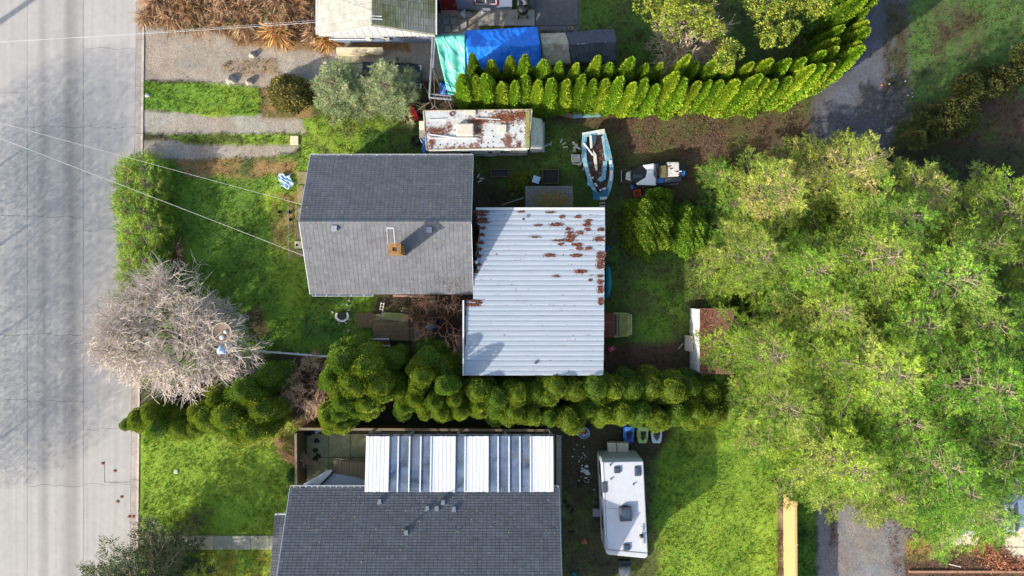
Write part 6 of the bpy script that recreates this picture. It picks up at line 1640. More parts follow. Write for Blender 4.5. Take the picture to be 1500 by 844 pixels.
# small shed north of the garage
t = A0('shed', 'small low shed with mossy leaf-strewn shingles, at the top edge of the metal roof', 'shed', 805, 288)
X0_, Y1_ = P(769.5, 272, 1.9); X1_, Y0_ = P(839.5, 308, 1.9)
mb = MB(); mb.box(X0_ + .1, X1_ - .1, Y0_ + .1, Y1_ - .1, 0, 1.6); mb.build('wall', M['darkwood'], t, world=True)
shingled(t, 'roof_slope', [(X0_, Y1_, 1.7), (X1_, Y1_, 1.7), (X1_, Y0_, 2.15), (X0_, Y0_, 2.15)], srgb(96, 98, 100), seed=70)
rr = np.random.default_rng(35); n = 2600; xs = rr.normal((X0_ + X1_) / 2 + .2, .62, n); ys = rr.normal(Y0_ + .5, .33, n); ok_ = (xs > X0_ + .1) & (xs < X1_) & (ys > Y0_) & (ys < Y1_); xs = xs[ok_]; ys = ys[ok_]; n = len(xs)
zs = 1.7 + (Y1_ - ys) / (Y1_ - Y0_) * .45 + .03; az = rr.uniform(0, 6.28, n); D = np.stack([np.cos(az), np.sin(az), rr.uniform(-.1, .5, n)], 1)
V, F, C = diamonds(np.stack([xs, ys, zs], 1), D, .04 + .05 * rr.random(n), .6, colvar(n, [srgb(150, 110, 66), srgb(130, 134, 56), srgb(110, 74, 56), srgb(120, 124, 50)], rr), rr, up=np.array([[0, 0, 1.5]])); link('moss_and_leaves', mesh_np('moss_and_leaves', V, F, M['litter'], C), None, 'stuff')
t = A0('bin', 'square bin with pale blue lid tilted beside the small shed', 'bin', 785.5, 263, 0, -18, zp=.8); mb = MB(); mb.box(-.2, .2, -.2, .2, 0, .7); mb.build('box', M['black'], t, bevel=.02)
mb = MB(); mb.box(-.22, .22, -.22, .22, .7, .76); mb.build('lid', M['palebluewhite'], t, bevel=.02)
t = A0('trough', 'dark empty wooden trough in the weeds near the house corner', 'trough', 732, 255, 0, 0)
for a_ in ((-.55, .55, -.25, -.2), (-.55, .55, .2, .25), (-.55, -.5, -.2, .2), (.5, .55, -.2, .2)): mb = MB(); mb.box(*a_, .05, .35); mb.build('board', M['darkwood'], t)
mb = MB(); mb.box(-.5, .5, -.2, .2, .06, .1); mb.build('bottom', M['black'], t)
t = A0('compost_box', 'dark square compost box full of twigs above the small shed', 'box', 806, 260, 0, 0)
for a_ in ((-.5, .5, -.45, -.4), (-.5, .5, .4, .45), (-.5, -.45, -.4, .4), (.45, .5, -.4, .4)): mb = MB(); mb.box(*a_, .05, .4); mb.build('board', M['darkwood'], t)
mb = MB(); mb.box(-.45, .45, -.4, .4, .06, .15); mb.build('bottom', mat('dark_compost', srgb(56, 48, 42), var=.4, scale=9), t)
mb = MB(); mb.tube([(*P(735, 300, .3), .2), (*P(768, 290, .3), .4)], .025, 5); tag(mb.build('pole', M['galv'], None), 'thin grey pole lying in the weeds left of the small shed', 'pole')
# east side of the garage
t = A0('kayak', 'turquoise crumpled tarp bundle with pointed ends against the garage east side', 'tarp', 889, 412, .0, 0)
t.name = 'tarp_bundle'
mb = MB(); mb.grid(lambda a_, b2: ((.36 * math.sin(math.pi * b2) ** .6 * (a_ - .35)), -1.05 + 2.1 * b2, .35 + .25 * math.sin(math.pi * a_) * math.sin(math.pi * b2) + .04 * math.sin(a_ * 20 + b2 * 31)), 14, 30); mb.build('tarp', M['cyan'], t, smooth=True, solid=.01)
blob('plastic_bag', 'blue scrap against the garage wall above the turquoise bundle', 'bag', 889.5, 364, .3, .4, .3, M['blue'], 8); blob('plastic_bag', 'light blue bag against the garage below the turquoise bundle', 'bag', 887, 433, .3, .4, .25, M['cyan'], 9)
t = A0('box', 'pink-red plastic lid lying on the grass below the old car', 'lid', 896, 511, .06, 30); mb = MB(); mb.box(-.22, .22, -.15, .15, 0, .12); mb.build('lid', M['pink'], t, bevel=.02); mb = MB(); mb.box(-.04, .04, -.04, .04, .12, .13); mb.build('knob', M['white'], t)
t.name = 'pink_tray'
# shed with white wall under the conifers
t = A0('shed', 'shed with long white wall and leaf-covered roof, half under the conifers', 'shed', 1040, 500)
wx = P(1009, 0, 0)[0] + .08; y1_, y0_ = P(0, 452, 1)[1], P(0, 542, 1)[1]
k = 12
for i in range(k):
    ya = y0_ + (y1_ - y0_) * i / k; yb = y0_ + (y1_ - y0_) * (i + 1) / k - .012; mb = MB(); mb.box(wx - .03 - .01 * (i % 2), wx, ya, yb, 0, 2.3); mb.build('wall_board', M['white'], t, world=True)
mb = MB(); mb.box(wx + .004, wx + 1.7, y0_ + .02, y1_ - .02, 0, 2.25); mb.build('wall', M['whitedirty'], t, world=True)
mb = MB(); mb.prism([(wx - .05, y0_ - .05), (wx + 1.8, y0_ - .05), (wx + 1.8, y1_ + .05), (wx - .05, y1_ + .05)], [2.3, 2.6, 2.6, 2.3], [2.38, 2.68, 2.68, 2.38]); mb.build('roof', mat('leaf_covered_roof', srgb(104, 72, 58), var=.35, scale=9), t, world=True)
rr = np.random.default_rng(45); n = 5000; xs = rr.uniform(wx, wx + 1.75, n); ys = rr.uniform(y0_, y1_, n); az = rr.uniform(0, 6.28, n); D = np.stack([np.cos(az), np.sin(az), rr.uniform(-.1, .4, n)], 1)
V, F, C = diamonds(np.stack([xs, ys, 2.4 + .3 * (xs - wx) / 2.4], 1), D, .05 + .07 * rr.random(n), .6, colvar(n, [srgb(120, 74, 56), srgb(92, 60, 48), srgb(140, 96, 66)], rr), rr, up=np.array([[0, 0, 1.5]])); link('leaf_litter', mesh_np('leaf_litter', V, F, M['litter'], C), None, 'stuff')
t = A0('board', 'pinkish-white board leaning against the white shed wall', 'board', 1009, 503, .5); mb = MB(); mb.cbox((0, 0, 0), (.06, .95, .95), ry=.25); mb.build('board', M['tan'], t)
t.name = 'leaning_board'
mb = MB(); mb.tube([(*P(993, 511), .1), (*P(1000, 503), .1)], .02, 5); tag(mb.build('stick', M['white'], None), 'thin white stick on the lawn left of the white-walled shed', 'stick')
# --- between house and lower hedge: deck etc.
t = A0('wooden_deck', 'mossy ground-level wooden deck south of the low house', 'deck', 570, 480)
def deckrun(u0, v0, u1, v1, z, along='x', w_=.14, m=M['deck'], name='deck_board', gap=.012):
    a_ = P(u0, v0, z); c_ = P(u1, v1, z)
    if along == 'x':
        y_ = c_[1]
        while y_ < a_[1] - .03:
            mb = MB(); mb.box(a_[0] + rt.uniform(-.03, .03), c_[0] + rt.uniform(-.03, .03), y_, min(y_ + w_ - gap, a_[1]), z - .03, z + rt.uniform(0, .006)); mb.build(name, m, t, world=True); y_ += w_
    else:
        x_ = a_[0]
        while x_ < c_[0] - .03:
            mb = MB(); mb.box(x_, min(x_ + w_ - gap, c_[0]), c_[1], a_[1] + rt.uniform(-.03, .03), z - .03, z + rt.uniform(0, .006)); mb.build(name, m, t, world=True); x_ += w_
deckrun(520, 458, 547, 480, .22, 'y', .15, M['darkwood']); deckrun(546, 460, 598, 499, .26, 'x', .29); deckrun(598, 478, 622, 499, .25, 'x', .15, M['darkwood']); deckrun(604, 500, 622, 530, .2, 'y', .13, M['darkwood'], gap=.05)
mb = MB(); mb.prism([P(563, 457.5, .3), P(590, 459, .3), P(599, 464, .3), P(598, 472, .3), P(560, 467, .3)], .27, .31); mb.build('mossy_sheet', mat('moss_green_sheet', srgb(132, 138, 84), var=.2, scale=6), t, world=True)
mb = MB(); mb.prism([P(559, 458.5, .3), P(566, 458, .3), P(566, 468, .3), P(559, 467.5, .3)], .27, .3); mb.build('slate_patch', M['grey'], t, world=True)
mb = MB(); mb.tube([(*P(598.5, 500, .3), .28), (*P(599.5, 478, .3), .28)], .03, 4); mb.build('edge_joist', M['darkwood'], t, world=True)
t = A0('bench', 'weathered bench with two white rails at the south edge of the mossy deck', 'bench', 559, 501, 0)
for yy, z_ in ((.24, .75), (-.2, .45)):
    mb = MB(); mb.box(-.6, .6, yy - .04, yy + .04, z_ - .04, z_); mb.build('rail', M['white'], t)
for k in range(3): mb = MB(); mb.box(-.58, .58, -.12 + .1 * k, -.04 + .1 * k, .42, .45); mb.build('seat_slat', M['darkwood'], t)
for x_ in (-.5, .5):
    mb = MB(); mb.box(x_ - .04, x_ + .04, .2, .28, 0, .7); mb.build('leg', M['darkwood'], t); mb = MB(); mb.box(x_ - .04, x_ + .04, -.22, -.14, 0, .4); mb.build('leg', M['darkwood'], t)
t = A0('stone_ring', 'broken white stone planter ring with dark soil, on the lawn left of the mossy deck', 'planter', 502, 463)
for k, an in enumerate(range(-200, 40, 28)):
    a_ = R(an); mb = MB(); mb.cbox((.36 * math.cos(a_), .3 * math.sin(a_), .1), (.2, .13, .14 + .05 * (k % 2)), rz=a_ + 1.57); mb.build('stone', M['white'], t, bevel=.02)
mb = MB(); mb.lathe((0, .02, .03), [(.25, 0), (.22, .07)], 14); mb.build('soil', M['black'], t)
for k, (u, v) in enumerate([(512, 454), (513, 468), (497, 474), (507, 473), (511, 484.5), (512, 440), (509, 446), (561, 457), (591, 452), (488, 457), (589, 456)]):
    blob('stone', 'pale stone lying around the broken planter ring and deck', 'stone', u, v, .2, .16, .1, M['rock'], k, group='pale stones by the deck')
t = A0('small_ladder', 'short white wooden ladder beside the mossy deck', 'ladder', 560, 449, .1, -10)
for x_ in (-.09, .09): mb = MB(); mb.box(x_ - .02, x_ + .02, -.25, .25, .1, .14); mb.build('rail', M['whitedirty'], t)
for k in range(3): mb = MB(); mb.box(-.07, .07, -.2 + .18 * k, -.16 + .18 * k, .105, .135); mb.build('rung', M['whitedirty'], t)
t = A0('plank', 'thin white plank on the lawn left of the bench', 'plank', 523, 504, .1, -20); mb = MB(); mb.box(-.46, .46, -.035, .035, .03, .06); mb.build('board', M['white'], t)
blob('plastic_bag', 'dark blue crumpled bag among the reddish shrubs', 'bag', 632, 480, .45, .4, .3, M['blue'], 21); blob('plastic_bag', 'small dark blue bag just right of the larger one among the shrubs', 'bag', 641, 471, .25, .35, .25, M['navy'], 22)
blob('paper_scrap', 'white scrap below the house gutter among the reddish shrubs', 'scrap', 633, 442, .4, .2, .1, M['white'], 23)
t = A0('crate', 'pale wooden box partly under the lower hedge', 'box', 603, 548, 0); mb = MB(); mb.box(-.25, .25, -.45, .45, 0, .7); mb.build('box', M['wood'], t, bevel=.02); mb = MB(); mb.box(-.28, .28, -.48, .48, .7, .74); mb.build('lid', mat('pale_lid', srgb(150, 152, 128)), t)
t.name = 'wooden_box'
# doorstep strip along the house south wall
t = A0('plank', 'long pinkish plank lying below the house gutter', 'plank', 612, 434.5, .1, -2); mb = MB(); mb.box(-1.5, 1.1, -.06, .06, .03, .08); mb.build('board', mat('pink_wood', srgb(160, 124, 110)), t)
# --- west side of house: slabs, pot, bag, wires
ws = thing('front_path', None, None, kind='structure')
for (u0, v0, u1, v1) in ((437, 252, 452, 270), (436, 272, 450, 300), (433, 302, 449, 324), (432, 326, 446, 351), (433, 353, 446, 364), (434, 366, 449, 377)):
    a_ = P(u0, v0); c_ = P(u1, v1); mb = MB(); mb.box(a_[0], c_[0] + .3, c_[1], a_[1], .03, .12 + rt.uniform(0, .02)); mb.build('paving_slab', mat('mossy_tan_slab', srgb(150, 132, 100), var=.25, scale=7, col2=srgb(116, 112, 64), patch=1.5), ws, bevel=.015)
t = A0('drain_cover', 'square cream slab with a round black hole beside the house front', 'drain', 437, 359, .13); mb = MB(); mb.box(-.22, .22, -.22, .22, 0, .03); mb.build('slab', M['cream'], t, bevel=.01); mb = MB(); mb.lathe((-.08, 0, .03), [(.09, 0), (.07, .006)], 12); mb.build('hole', M['black'], t)
t = A0('plastic_bag', 'light blue and white crumpled plastic sheet on the front lawn near the house corner', 'plastic sheet', 419.5, 266, .08)
mb = MB(); mb.grid(lambda a_, b2: (-.4 + .75 * a_ + .1 * math.sin(b2 * 6), -.4 + .8 * b2 + .1 * math.sin(a_ * 7), .06 + .1 * abs(math.sin(a_ * 9 + b2 * 7)) + .05 * math.sin(b2 * 21)), 16, 16); mb.build('sheet', M['palebluewhite'], t, solid=.01)
t.name = 'plastic_sheet'
blob('rag', 'white end of the crumpled sheet beside the blue part, on the front lawn', 'plastic sheet', 427, 270, .35, .35, .12, M['white'], 31)
t = A0('edging', 'thin grey wire edging standing along the weedy bed before the house', 'edging', 425, 330)
for k in range(7):
    p = P(423.5, 302 + k * 11, .2); q = P(424, 302 + k * 11 + 11, .2); mb = MB(); mb.tube([(p[0], p[1], .05), (p[0], p[1], .4), (q[0], q[1], .4), (q[0], q[1], .05)], .012, 4); mb.build('wire_hoop', M['galv'], t, world=True)
t.name = 'wire_edging'
for u, v in ((411, 311), (425, 311), (427, 322)): 
    t = A0('flower_pot', 'small black empty plant pot in the weedy bed before the house', 'pot', u, v, .04, 0, 'black pots before the house'); mb = MB(); mb.lathe((0, 0, 0), [(.08, 0), (.11, .18), (.09, .18), (.08, .05)], 12); mb.build('pot', M['black'], t)
t = A0('paving_block', 'square cream paving block in the grass between the two wheel tracks', 'block', 432, 206, .02); mb = MB(); mb.box(-.25, .25, -.27, .27, 0, .12); mb.build('slab', M['cream'], t, bevel=.02)
for k, (u, v, s_) in enumerate([(339, 118, .68), (366, 121, .5), (371, 81, .48)]):
    blob('boulder', ['largest pale boulder at the verge edge of the gravel driveway', 'middle pale boulder just right of the largest one by the verge', 'small pale boulder alone higher up the gravel driveway'][k], 'boulder', u, v, s_, s_ * .85, .3, M['rock'], 40 + k)
blob('stone', 'small white marker stone on the verge beside the kerb', 'stone', 216, 140, .3, .26, .1, M['white'], 44)
t = A0('sprinkler_cover', 'round pale disc set in the sunny lower-left lawn', 'cover', 258, 691, .08); mb = MB(); mb.lathe((0, 0, 0), [(.14, 0), (.14, .03), (.08, .05)], 16); mb.build('disc', mat('pale_green_disc', srgb(180, 200, 160)), t)
# mesh dish and blue sheet among the bare branches
t = A0('satellite_dish', 'round white-rimmed mesh satellite dish standing among the pale bare branches', 'satellite dish', 325, 487, 0, 0, zp=4.6)
n_ = 32; mb = MB(); mb.tube([(.52 * math.cos(2 * math.pi * k / n_), .52 * math.sin(2 * math.pi * k / n_), 4.60) for k in range(n_)], .016, 6, closed=True); mb.build('rim', M['cream'], t, smooth=True)
mb = MB(); mb.grid(lambda a_, b2: (.51 * b2 * math.cos(a_ * 6.2832), .51 * b2 * math.sin(a_ * 6.2832), 4.52 + .07 * b2 * b2), 32, 8); mb.build('dish', mat('brown_mesh', srgb(124, 104, 88), var=.3, scale=20), t, solid=.01)
mb = MB(); mb.tube([(0, 0, 0), (0, 0, 4.45)], .05, 8); mb.build('mast', M['galv'], t)
for dx, dy, s_ in ((.2, .03, .11), (0, -.28, .14)): mb = MB(); mb.lathe((dx, dy, 4.5), [(s_ * .5, 0), (s_, .05), (s_ * .9, .12), (s_ * .4, .17)], 9); mb.build('feed_horn', M['white'], t)
for dx in (.2, 0): mb = MB(); mb.tube([(dx, .03, 4.62), (.4 * (1 if dx else -1), -.35, 4.6)], .012, 5); mb.build('strut', M['cream'], t)
blob('plastic_sheet', 'pale blue plastic sheet snagged in the bare tree below the dish', 'plastic sheet', 324, 513, .5, .5, .15, M['palebluewhite'], 50, z=4.3)
blob('plastic_bag', 'pinkish bag snagged in the bare tree between dish and blue sheet', 'bag', 334, 507, .3, .38, .15, M['tan'], 51, z=4.2)
# rail fence
t = A0('rail_fence', 'low white rail fence running from the bare tree to the cypress clump', 'fence', 445, 520)
pa, pb = Vector((*P(375, 515, 1), 1.0)), Vector((*P(512, 525, 1), 1.0))
mb = MB(); mb.tube([pa, pb], .035, 6); mb.build('rail', M['white'], t, world=True); mb = MB(); mb.tube([pa - Vector((0, 0, .45)), pb - Vector((0, 0, .45))], .025, 6); mb.build('rail', M['white'], t, world=True)
for k in range(6): p = pa.lerp(pb, k / 5); mb = MB(); mb.cyl(p.x, p.y, 0, 1.05, .04, 8); mb.build('post', M['white'], t, world=True)
# --- patio fences, stair, railing
def board_fence(name, label, a_, b2, h, m, bw=.14, cap=True, per=14, mcap=None):
    a_ = Vector((*a_, 0)); b2 = Vector((*b2, 0)); L = (b2 - a_).length; d_ = (b2 - a_) / L; nrm = Vector((-d_.y, d_.x, 0)); rz = math.atan2(d_.y, d_.x)
    t = thing(name, label, 'fence', tuple((a_ + b2) / 2), 0)
    n_ = int(L / bw); base = None
    for k in range(n_):
        p = a_ + d_ * (k + .5) * bw
        if base is None or k % 5 == 0:
            mb = MB(); hh_ = h + rt.uniform(-.01, .01); mb.box(-bw / 2 + .004, bw / 2 - .004, -.01, .01, .03, hh_); o = mb.build('board', m, t); base = o
        else: o = base.copy(); COL.objects.link(o)
        o.location = p - t.location + nrm * (.004 * (k % 2)); o.rotation_euler = (0, 0, rz)
    k = 0
    while k * 2.4 < L + .1:
        p = a_ + d_ * min(k * 2.4, L) - nrm * .06; mb = MB(); mb.cbox((p.x, p.y, h / 2 + .03), (.09, .09, h + .06), rz=rz); mb.build('post', m, t, world=True); k += 1
    for z_ in (.35, h - .25):
        p = (a_ + b2) / 2 - nrm * .035; mb = MB(); mb.cbox((p.x, p.y, z_), (L, .04, .09), rz=rz); mb.build('rail', m, t, world=True)
    if cap: p = (a_ + b2) / 2; mb = MB(); mb.cbox((p.x, p.y, h + .03), (L + .1, .14, .03), rz=rz); mb.build('cap_rail', mcap or m, t, world=True)
    return t
M['fencedark'] = mat('brown_fence', srgb(110, 86, 58), rough=.9, var=.25, scale=8, col2=srgb(84, 80, 46), patch=1.5)
board_fence('wooden_fence', 'brown board fence along the west side of the lower patio', P(446, 627), P(447, 706), 1.7, M['fencedark'], mcap=M['wood'])
board_fence('wooden_fence', 'brown board fence between the lower patio and the lower hedge', P(452, 620, 0), P(800, 622, 0), 1.7, M['fencedark'], mcap=M['wood'])
board_fence('wooden_fence', 'new pale cedar fence standing in the lower right beside the gravel alley', P(1149, 1010), P(1147, 722), 1.85, M['cedar'])
t = A0('metal_railing', 'dark metal railing with slanted bars just north of the patio cover', 'railing', 600, 634)
pa, pb = Vector((*P(545, 634, 1.6), 1.6)), Vector((*P(812, 635.5, 1.6), 1.6))
for dz in (0, -1.0): mb = MB(); mb.tube([pa + Vector((0, 0, dz)), pb + Vector((0, 0, dz))], .03, 5); mb.build('rail', M['black'], t, world=True)
base = None; n_ = 70
for k in range(n_):
    p = pa.lerp(pb, (k + .5) / n_)
    if base is None: mb = MB(); mb.tube([(0, 0, -1), (.09, .22, 0)], .014, 4); base = o = mb.build('bar', M['darkgrey'], t)
    else: o = base.copy(); COL.objects.link(o)
    o.location = p - t.location
t = A0('side_deck', 'raised grey deck in the corner between lower house and patio cover', 'deck', 490, 705)
a_ = P(466, 712, .9); c_ = P(536, 702, .9)
mb = MB(); mb.prism([P(462, 714, .9), P(536, 714, .9), P(536, 702, .9), P(489, 694, .9)], .1, .9); mb.build('platform', mat('pale_deck', srgb(176, 178, 182), var=.1, scale=6), t, world=True, bevel=.01)
mb = MB(); mb.prism([P(444, 709, 1.0), P(480, 689, 1.0), P(487, 688, 1.0), P(485, 693, 1.0), P(468, 712, 1.0), P(446, 712, 1.0)], .9, 1.0); mb.build('white_ledge', M['white'], t, world=True, bevel=.01)
mb = MB(); mb.tube([(*P(468, 712, 1.05), 1.05), (*P(488, 692, 1.05), 1.05)], .05, 6); mb.build('dark_rail', M['black'], t, world=True)
t = A0('stair', 'brown wooden stair with many narrow treads beside the patio cover', 'stairs', 512, 688)
for k in range(12):
    f = k / 11; u0 = 490 + f * 44; va = 673 + f * 3; vb = 691.5 + f * 8.5
    p = P(u0, va, .5); q = P(u0 + 3.4, vb, .5); mb = MB(); mb.box(p[0], q[0], q[1], p[1], .62 + .02 * k, .7 + .02 * k); mb.build('tread', M['stairwood'], t, world=True)
mb = MB(); mb.tube([(*P(489, 671, 1), 1.0), (*P(535, 678, 1), 1.0)], .03, 5); mb.tube([(*P(490, 674, 1), .7), (*P(535, 682, 1), .7)], .02, 5); mb.build('handrail', M['wood'], t, world=True)
# things on the patio
blob('plastic_bag', 'pale blue bag in the corner of the lower patio fence', 'bag', 465, 630, .35, .45, .3, M['palebluewhite'], 60)
tyre(452, 631, 'dark tyre in the corner of the lower patio', .3); 
for k, (u, v) in enumerate([(464, 646), (462, 660), (466, 668), (462, 672)]): blob('leaf_pile', 'dark leaf pile on the open west part of the lower patio', 'leaf pile', u, v, .35, .3, .12, mat('dark_leaves', srgb(50, 44, 38), var=.4, scale=14), 61 + k, z=.11, group='dark leaf piles on the patio')
t = A0('plastic_chair', 'x', 'chair', 683, 648); bpy.data.objects.remove(t)
_sc = [o for o in COL.objects if o.get('group') in ('thin poles around the pipe frame',)]
rank_labels(_sc, lambda o: ('', o.data.vertices[0].co.x), 'thin wooden pole leaning in the tangle beside the pipe frame, {ord} from the left')
def disc(name, label, cat, u, v, r_, h, m, z=.11, zp=.3):
    t = A0(name, label, cat, u, v, z, 0, zp=zp); mb = MB(); mb.lathe((0, 0, 0), [(r_ * .8, 0), (r_, h * .6), (r_, h), (r_ * .9, h), (r_ * .85, h * .5)], 22); mb.build('shell', m, t, smooth=False); return t
disc('paddling_pool', 'round blue plastic paddling pool under the leftmost clear roof sheet', 'paddling pool', 574, 684, .55, .3, M['blue'])
disc('basin', 'pink round tub under the right-hand clear sheets', 'tub', 753, 681, .25, .3, M['pink']); disc('basin', 'dark round tub under the rightmost clear sheet', 'tub', 769, 680, .26, .35, M['navy'])
for k, (u, v) in enumerate([(753, 664), (769, 669)]):
    t = A0('patio_chair', ['tan cushioned patio chair under the clear sheets, left one', 'tan cushioned patio chair under the clear sheets, right one'][k], 'chair', u, v, .1, 20 * k)
    mb = MB(); mb.box(-.3, .3, -.28, .28, .35, .48); mb.build('cushion', mat('ochre_cushion', srgb(210, 160, 70)), t, bevel=.04); mb = MB(); mb.box(-.3, .3, .22, .32, .45, .9); mb.build('backrest', mat('ochre_cushion', srgb(210, 160, 70)), t, bevel=.04)
    for x_, y_ in ((-.26, -.24), (.26, -.24), (-.26, .24), (.26, .24)): mb = MB(); mb.box(x_ - .02, x_ + .02, y_ - .02, y_ + .02, 0, .35); mb.build('leg', M['darkwood'], t)
t = A0('patio_table', 'grey patio table under the left group of clear sheets', 'table', 618, 695, .1); mb = MB(); mb.box(-.7, .7, -.45, .45, .68, .73); mb.build('table_top', M['darkgrey'], t, bevel=.02)
for x_, y_ in ((-.6, -.35), (.6, -.35), (-.6, .35), (.6, .35)): mb = MB(); mb.box(x_ - .03, x_ + .03, y_ - .03, y_ + .03, 0, .68); mb.build('leg', M['darkgrey'], t)
blob('toy', 'pink toy on the patio floor beside the grey table', 'toy', 602, 707, .3, .3, .25, M['pink'], 71, z=.12); blob('toy', 'white toy under the single narrow clear sheet', 'toy', 669, 684, .35, .3, .2, M['white'], 72, z=.12)
blob('toy', 'teal toy near the railing under the leftmost clear sheets', 'toy', 577, 664, .4, .3, .2, M['cyan'], 73, z=.12); blob('hose', 'bright green toy snagged on the dark railing', 'toy', 586, 628, .4, .2, .12, mat('green_plastic', srgb(60, 190, 110)), 74, z=1.0)
t = A0('broom', 'dark pole leaning diagonally under the leftmost clear sheets', 'pole', 585, 660, .1); mb = MB(); mb.tube([(-.5, -.6, .2), (.6, .6, 1.2)], .03, 5); mb.build('handle', M['darkgrey'], t); t.name = 'leaning_pole'
# --- ride-on toys in the shade below the lower hedge
def toycar(label, u, v, rz, m, m2, seat=True, frame=False):
    t = A0('ride_on_car', label, 'toy car', u, v, 0.05, rz, zp=.3)
    mb = MB(); mb.prism([(-.28, -.5), (-.2, -.58), (.2, -.58), (.28, -.5), (.33, -.2), (.33, .45), (.28, .52), (-.28, .52), (-.33, .45), (-.33, -.2)], .12, .34); mb.build('body', m, t, bevel=.05)
    mb = MB(); mb.box(-.2, .2, -.1, .42, .3, .36); mb.build('cockpit', M['black'], t)
    mb = MB(); mb.prism([(-.2, -.15), (.2, -.15), (.02, -.42), (-.02, -.42)], .34, .42); mb.build('windscreen', m2, t, bevel=.02)
    mb = MB(); mb.box(-.16, .16, .15, .4, .34, .46); mb.build('seat', m2, t, bevel=.03)
    if frame:
        for s_ in (-1, 1): mb = MB(); mb.tube([(s_ * .26, .4, .34), (s_ * .24, .3, .75), (s_ * .22, -.15, .75), (s_ * .24, -.3, .34)], .025, 6); mb.build('roll_bar', m, t)
        mb = MB(); mb.box(-.3, .3, .24, .5, .72, .78); mb.build('roof_panel', m, t, bevel=.02)
    for s_ in (-1, 1):
        for y_ in (-.36, .34): mb = MB(); mb.lathe((s_ * .32, y_, .13), [(.08, -.06), (.13, -.05), (.13, .05), (.08, .06)], 14, 'X'); mb.build('wheel', M['rubber'], t)
        mb = MB(); mb.cbox((s_ * .16, -.555, .28), (.1, .06, .06)); mb.build('headlight', M['white'], t, bevel=.01)
    mb = MB(); mb.tube([(.09 * math.cos(k), -.08 + .03 * math.sin(k), .44 + .08 * math.sin(k)) for k in np.linspace(0, 6.28, 11)[:-1]], .012, 4, closed=True); mb.build('steering_wheel', M['black'], t)
    return t
toycar('blue ride-on toy car with roll frame, left of three below the lower hedge', 920.5, 635, 0, M['blue'], M['navy'], frame=True)
toycar('lime green and black ride-on toy car, middle of three', 941, 635, 0, M['lime'], M['black'], frame=True).children[0]['label'] = 'lime body'
toycar('white ride-on toy car with black seat, right of three', 961.5, 635, 0, M['carwhite'], M['darkgrey'])
t = disc('activity_table', 'round light blue children water table with red and yellow pieces, at the hedge foot', 'toy', 855.5, 634, .36, .25, M['boatblue'], z=.2)
for k, (x_, y_, m_) in enumerate([(-.08, .1, 'orange'), (.05, .0, 'red'), (-.12, -.05, 'orange'), (.0, .16, 'lime'), (.12, .1, 'red')]): mb = MB(); mb.lathe((x_, y_, .1), [(.06, 0), (.07, .15), (.02, .2)], 10); mb.build('toy_piece', M[m_], t)
for x_, y_ in ((-.2, -.2), (.2, -.2), (0, .25)): mb = MB(); mb.cyl(x_, y_, -.16, .02, .025, 6); mb.build('leg', M['white'], t)
blob('ball', 'orange-brown flattened ball on the dirt left of the travel trailer', 'ball', 855.5, 793, .32, .32, .25, mat('faded_orange', srgb(214, 132, 84)), 81)
blob('ball', 'small teal ball at the bottom edge beside the paved strip', 'ball', 841, 841, .25, .25, .2, M['cyan'], 82)
for k in range(60):
    if 12 <= k < 28: continue
    u, v = rt.gauss(852, 8), rt.gauss(680, 16)
    if k < 12: u, v = rt.gauss(858, 4), rt.gauss(691, 4)
    if k > 52: u, v = rt.uniform(858, 885), rt.uniform(705, 745)
    s_ = rt.uniform(.03, .09) if k > 12 else rt.uniform(.1, .2); 
    if not (824 < u < 876): continue
    blob('paper_scrap', 'white torn paper scrap scattered on the dark soil west of the travel trailer', 'paper scrap', u, v, s_ * 1.4, s_, .03, M['white'], k, z=.09, group='paper scraps by the trailer')
for k, (u, v, a_, b2) in enumerate([(850, 709, .45, .5), (832, 742, .35, .3), (838, 748, .3, .35), (836, 780, .35, .3), (828, 735, .3, .25)]):
    blob('soil_heap', 'small dark soil heap between paved strip and travel trailer', 'soil heap', u, v, a_, b2, .08, mat('wet_soil', srgb(40, 34, 28), var=.3, scale=12), 90 + k, group='dark soil heaps')
# grill / motorbike on the pad
t = A0('grill', 'black covered kettle grill on wheels at the top edge concrete pad', 'grill', 766, 12, .11, 0, zp=.8)
mb = MB(); mb.lathe((0, -.1, .65), [(.1, -.25), (.3, -.1), (.34, .02), (.28, .18), (.08, .26)], 20); mb.build('kettle', M['black'], t, smooth=True)
mb = MB(); mb.grid(lambda a_, b2: (-.36 + .72 * a_, .1 + .75 * b2, .95 + .08 * math.sin(a_ * 9 + b2 * 5) - 1.3 * max(0, abs(a_ - .5) - .32)), 12, 12); mb.build('cover', M['darkgrey'], t, solid=.01, smooth=True)
for x_ in (-.26, .26): mb = MB(); mb.lathe((x_, -.3, .13), [(.09, -.03), (.13, -.02), (.13, .02), (.09, .03)], 14, 'X'); mb.build('wheel', M['rubber'], t)
for x_, y_ in ((-.2, .15), (.2, .15), (-.2, -.28), (.2, -.28)): mb = MB(); mb.tube([(x_, y_, .0), (x_ * .8, y_ * .8, .5)], .02, 5); mb.build('leg', M['galv'], t)
blob('plastic_bag', 'white rounded bag on the stepping slabs by the red door', 'bag', 679, 20, .36, .5, .3, M['white'], 95, z=.1); blob('cloth', 'small white cloth on the concrete pad at the top edge', 'cloth', 708, 18.5, .3, .16, .08, M['white'], 96, z=.12)
for k, u in enumerate((836, 858, 893)):
    X, Y = P(u, 42, 2.0); m2 = MB(); m2.tube([(X + .14 * math.cos(a_), Y + .12 * math.sin(a_), 2.0) for a_ in np.linspace(0, 3.3, 8)], .02, 5); tag(m2.build('rope_loop', M['wood'], None), 'pale rope loop on the upper edge of the dark grey tarp', 'rope', 'rope loops of the grey tarp')
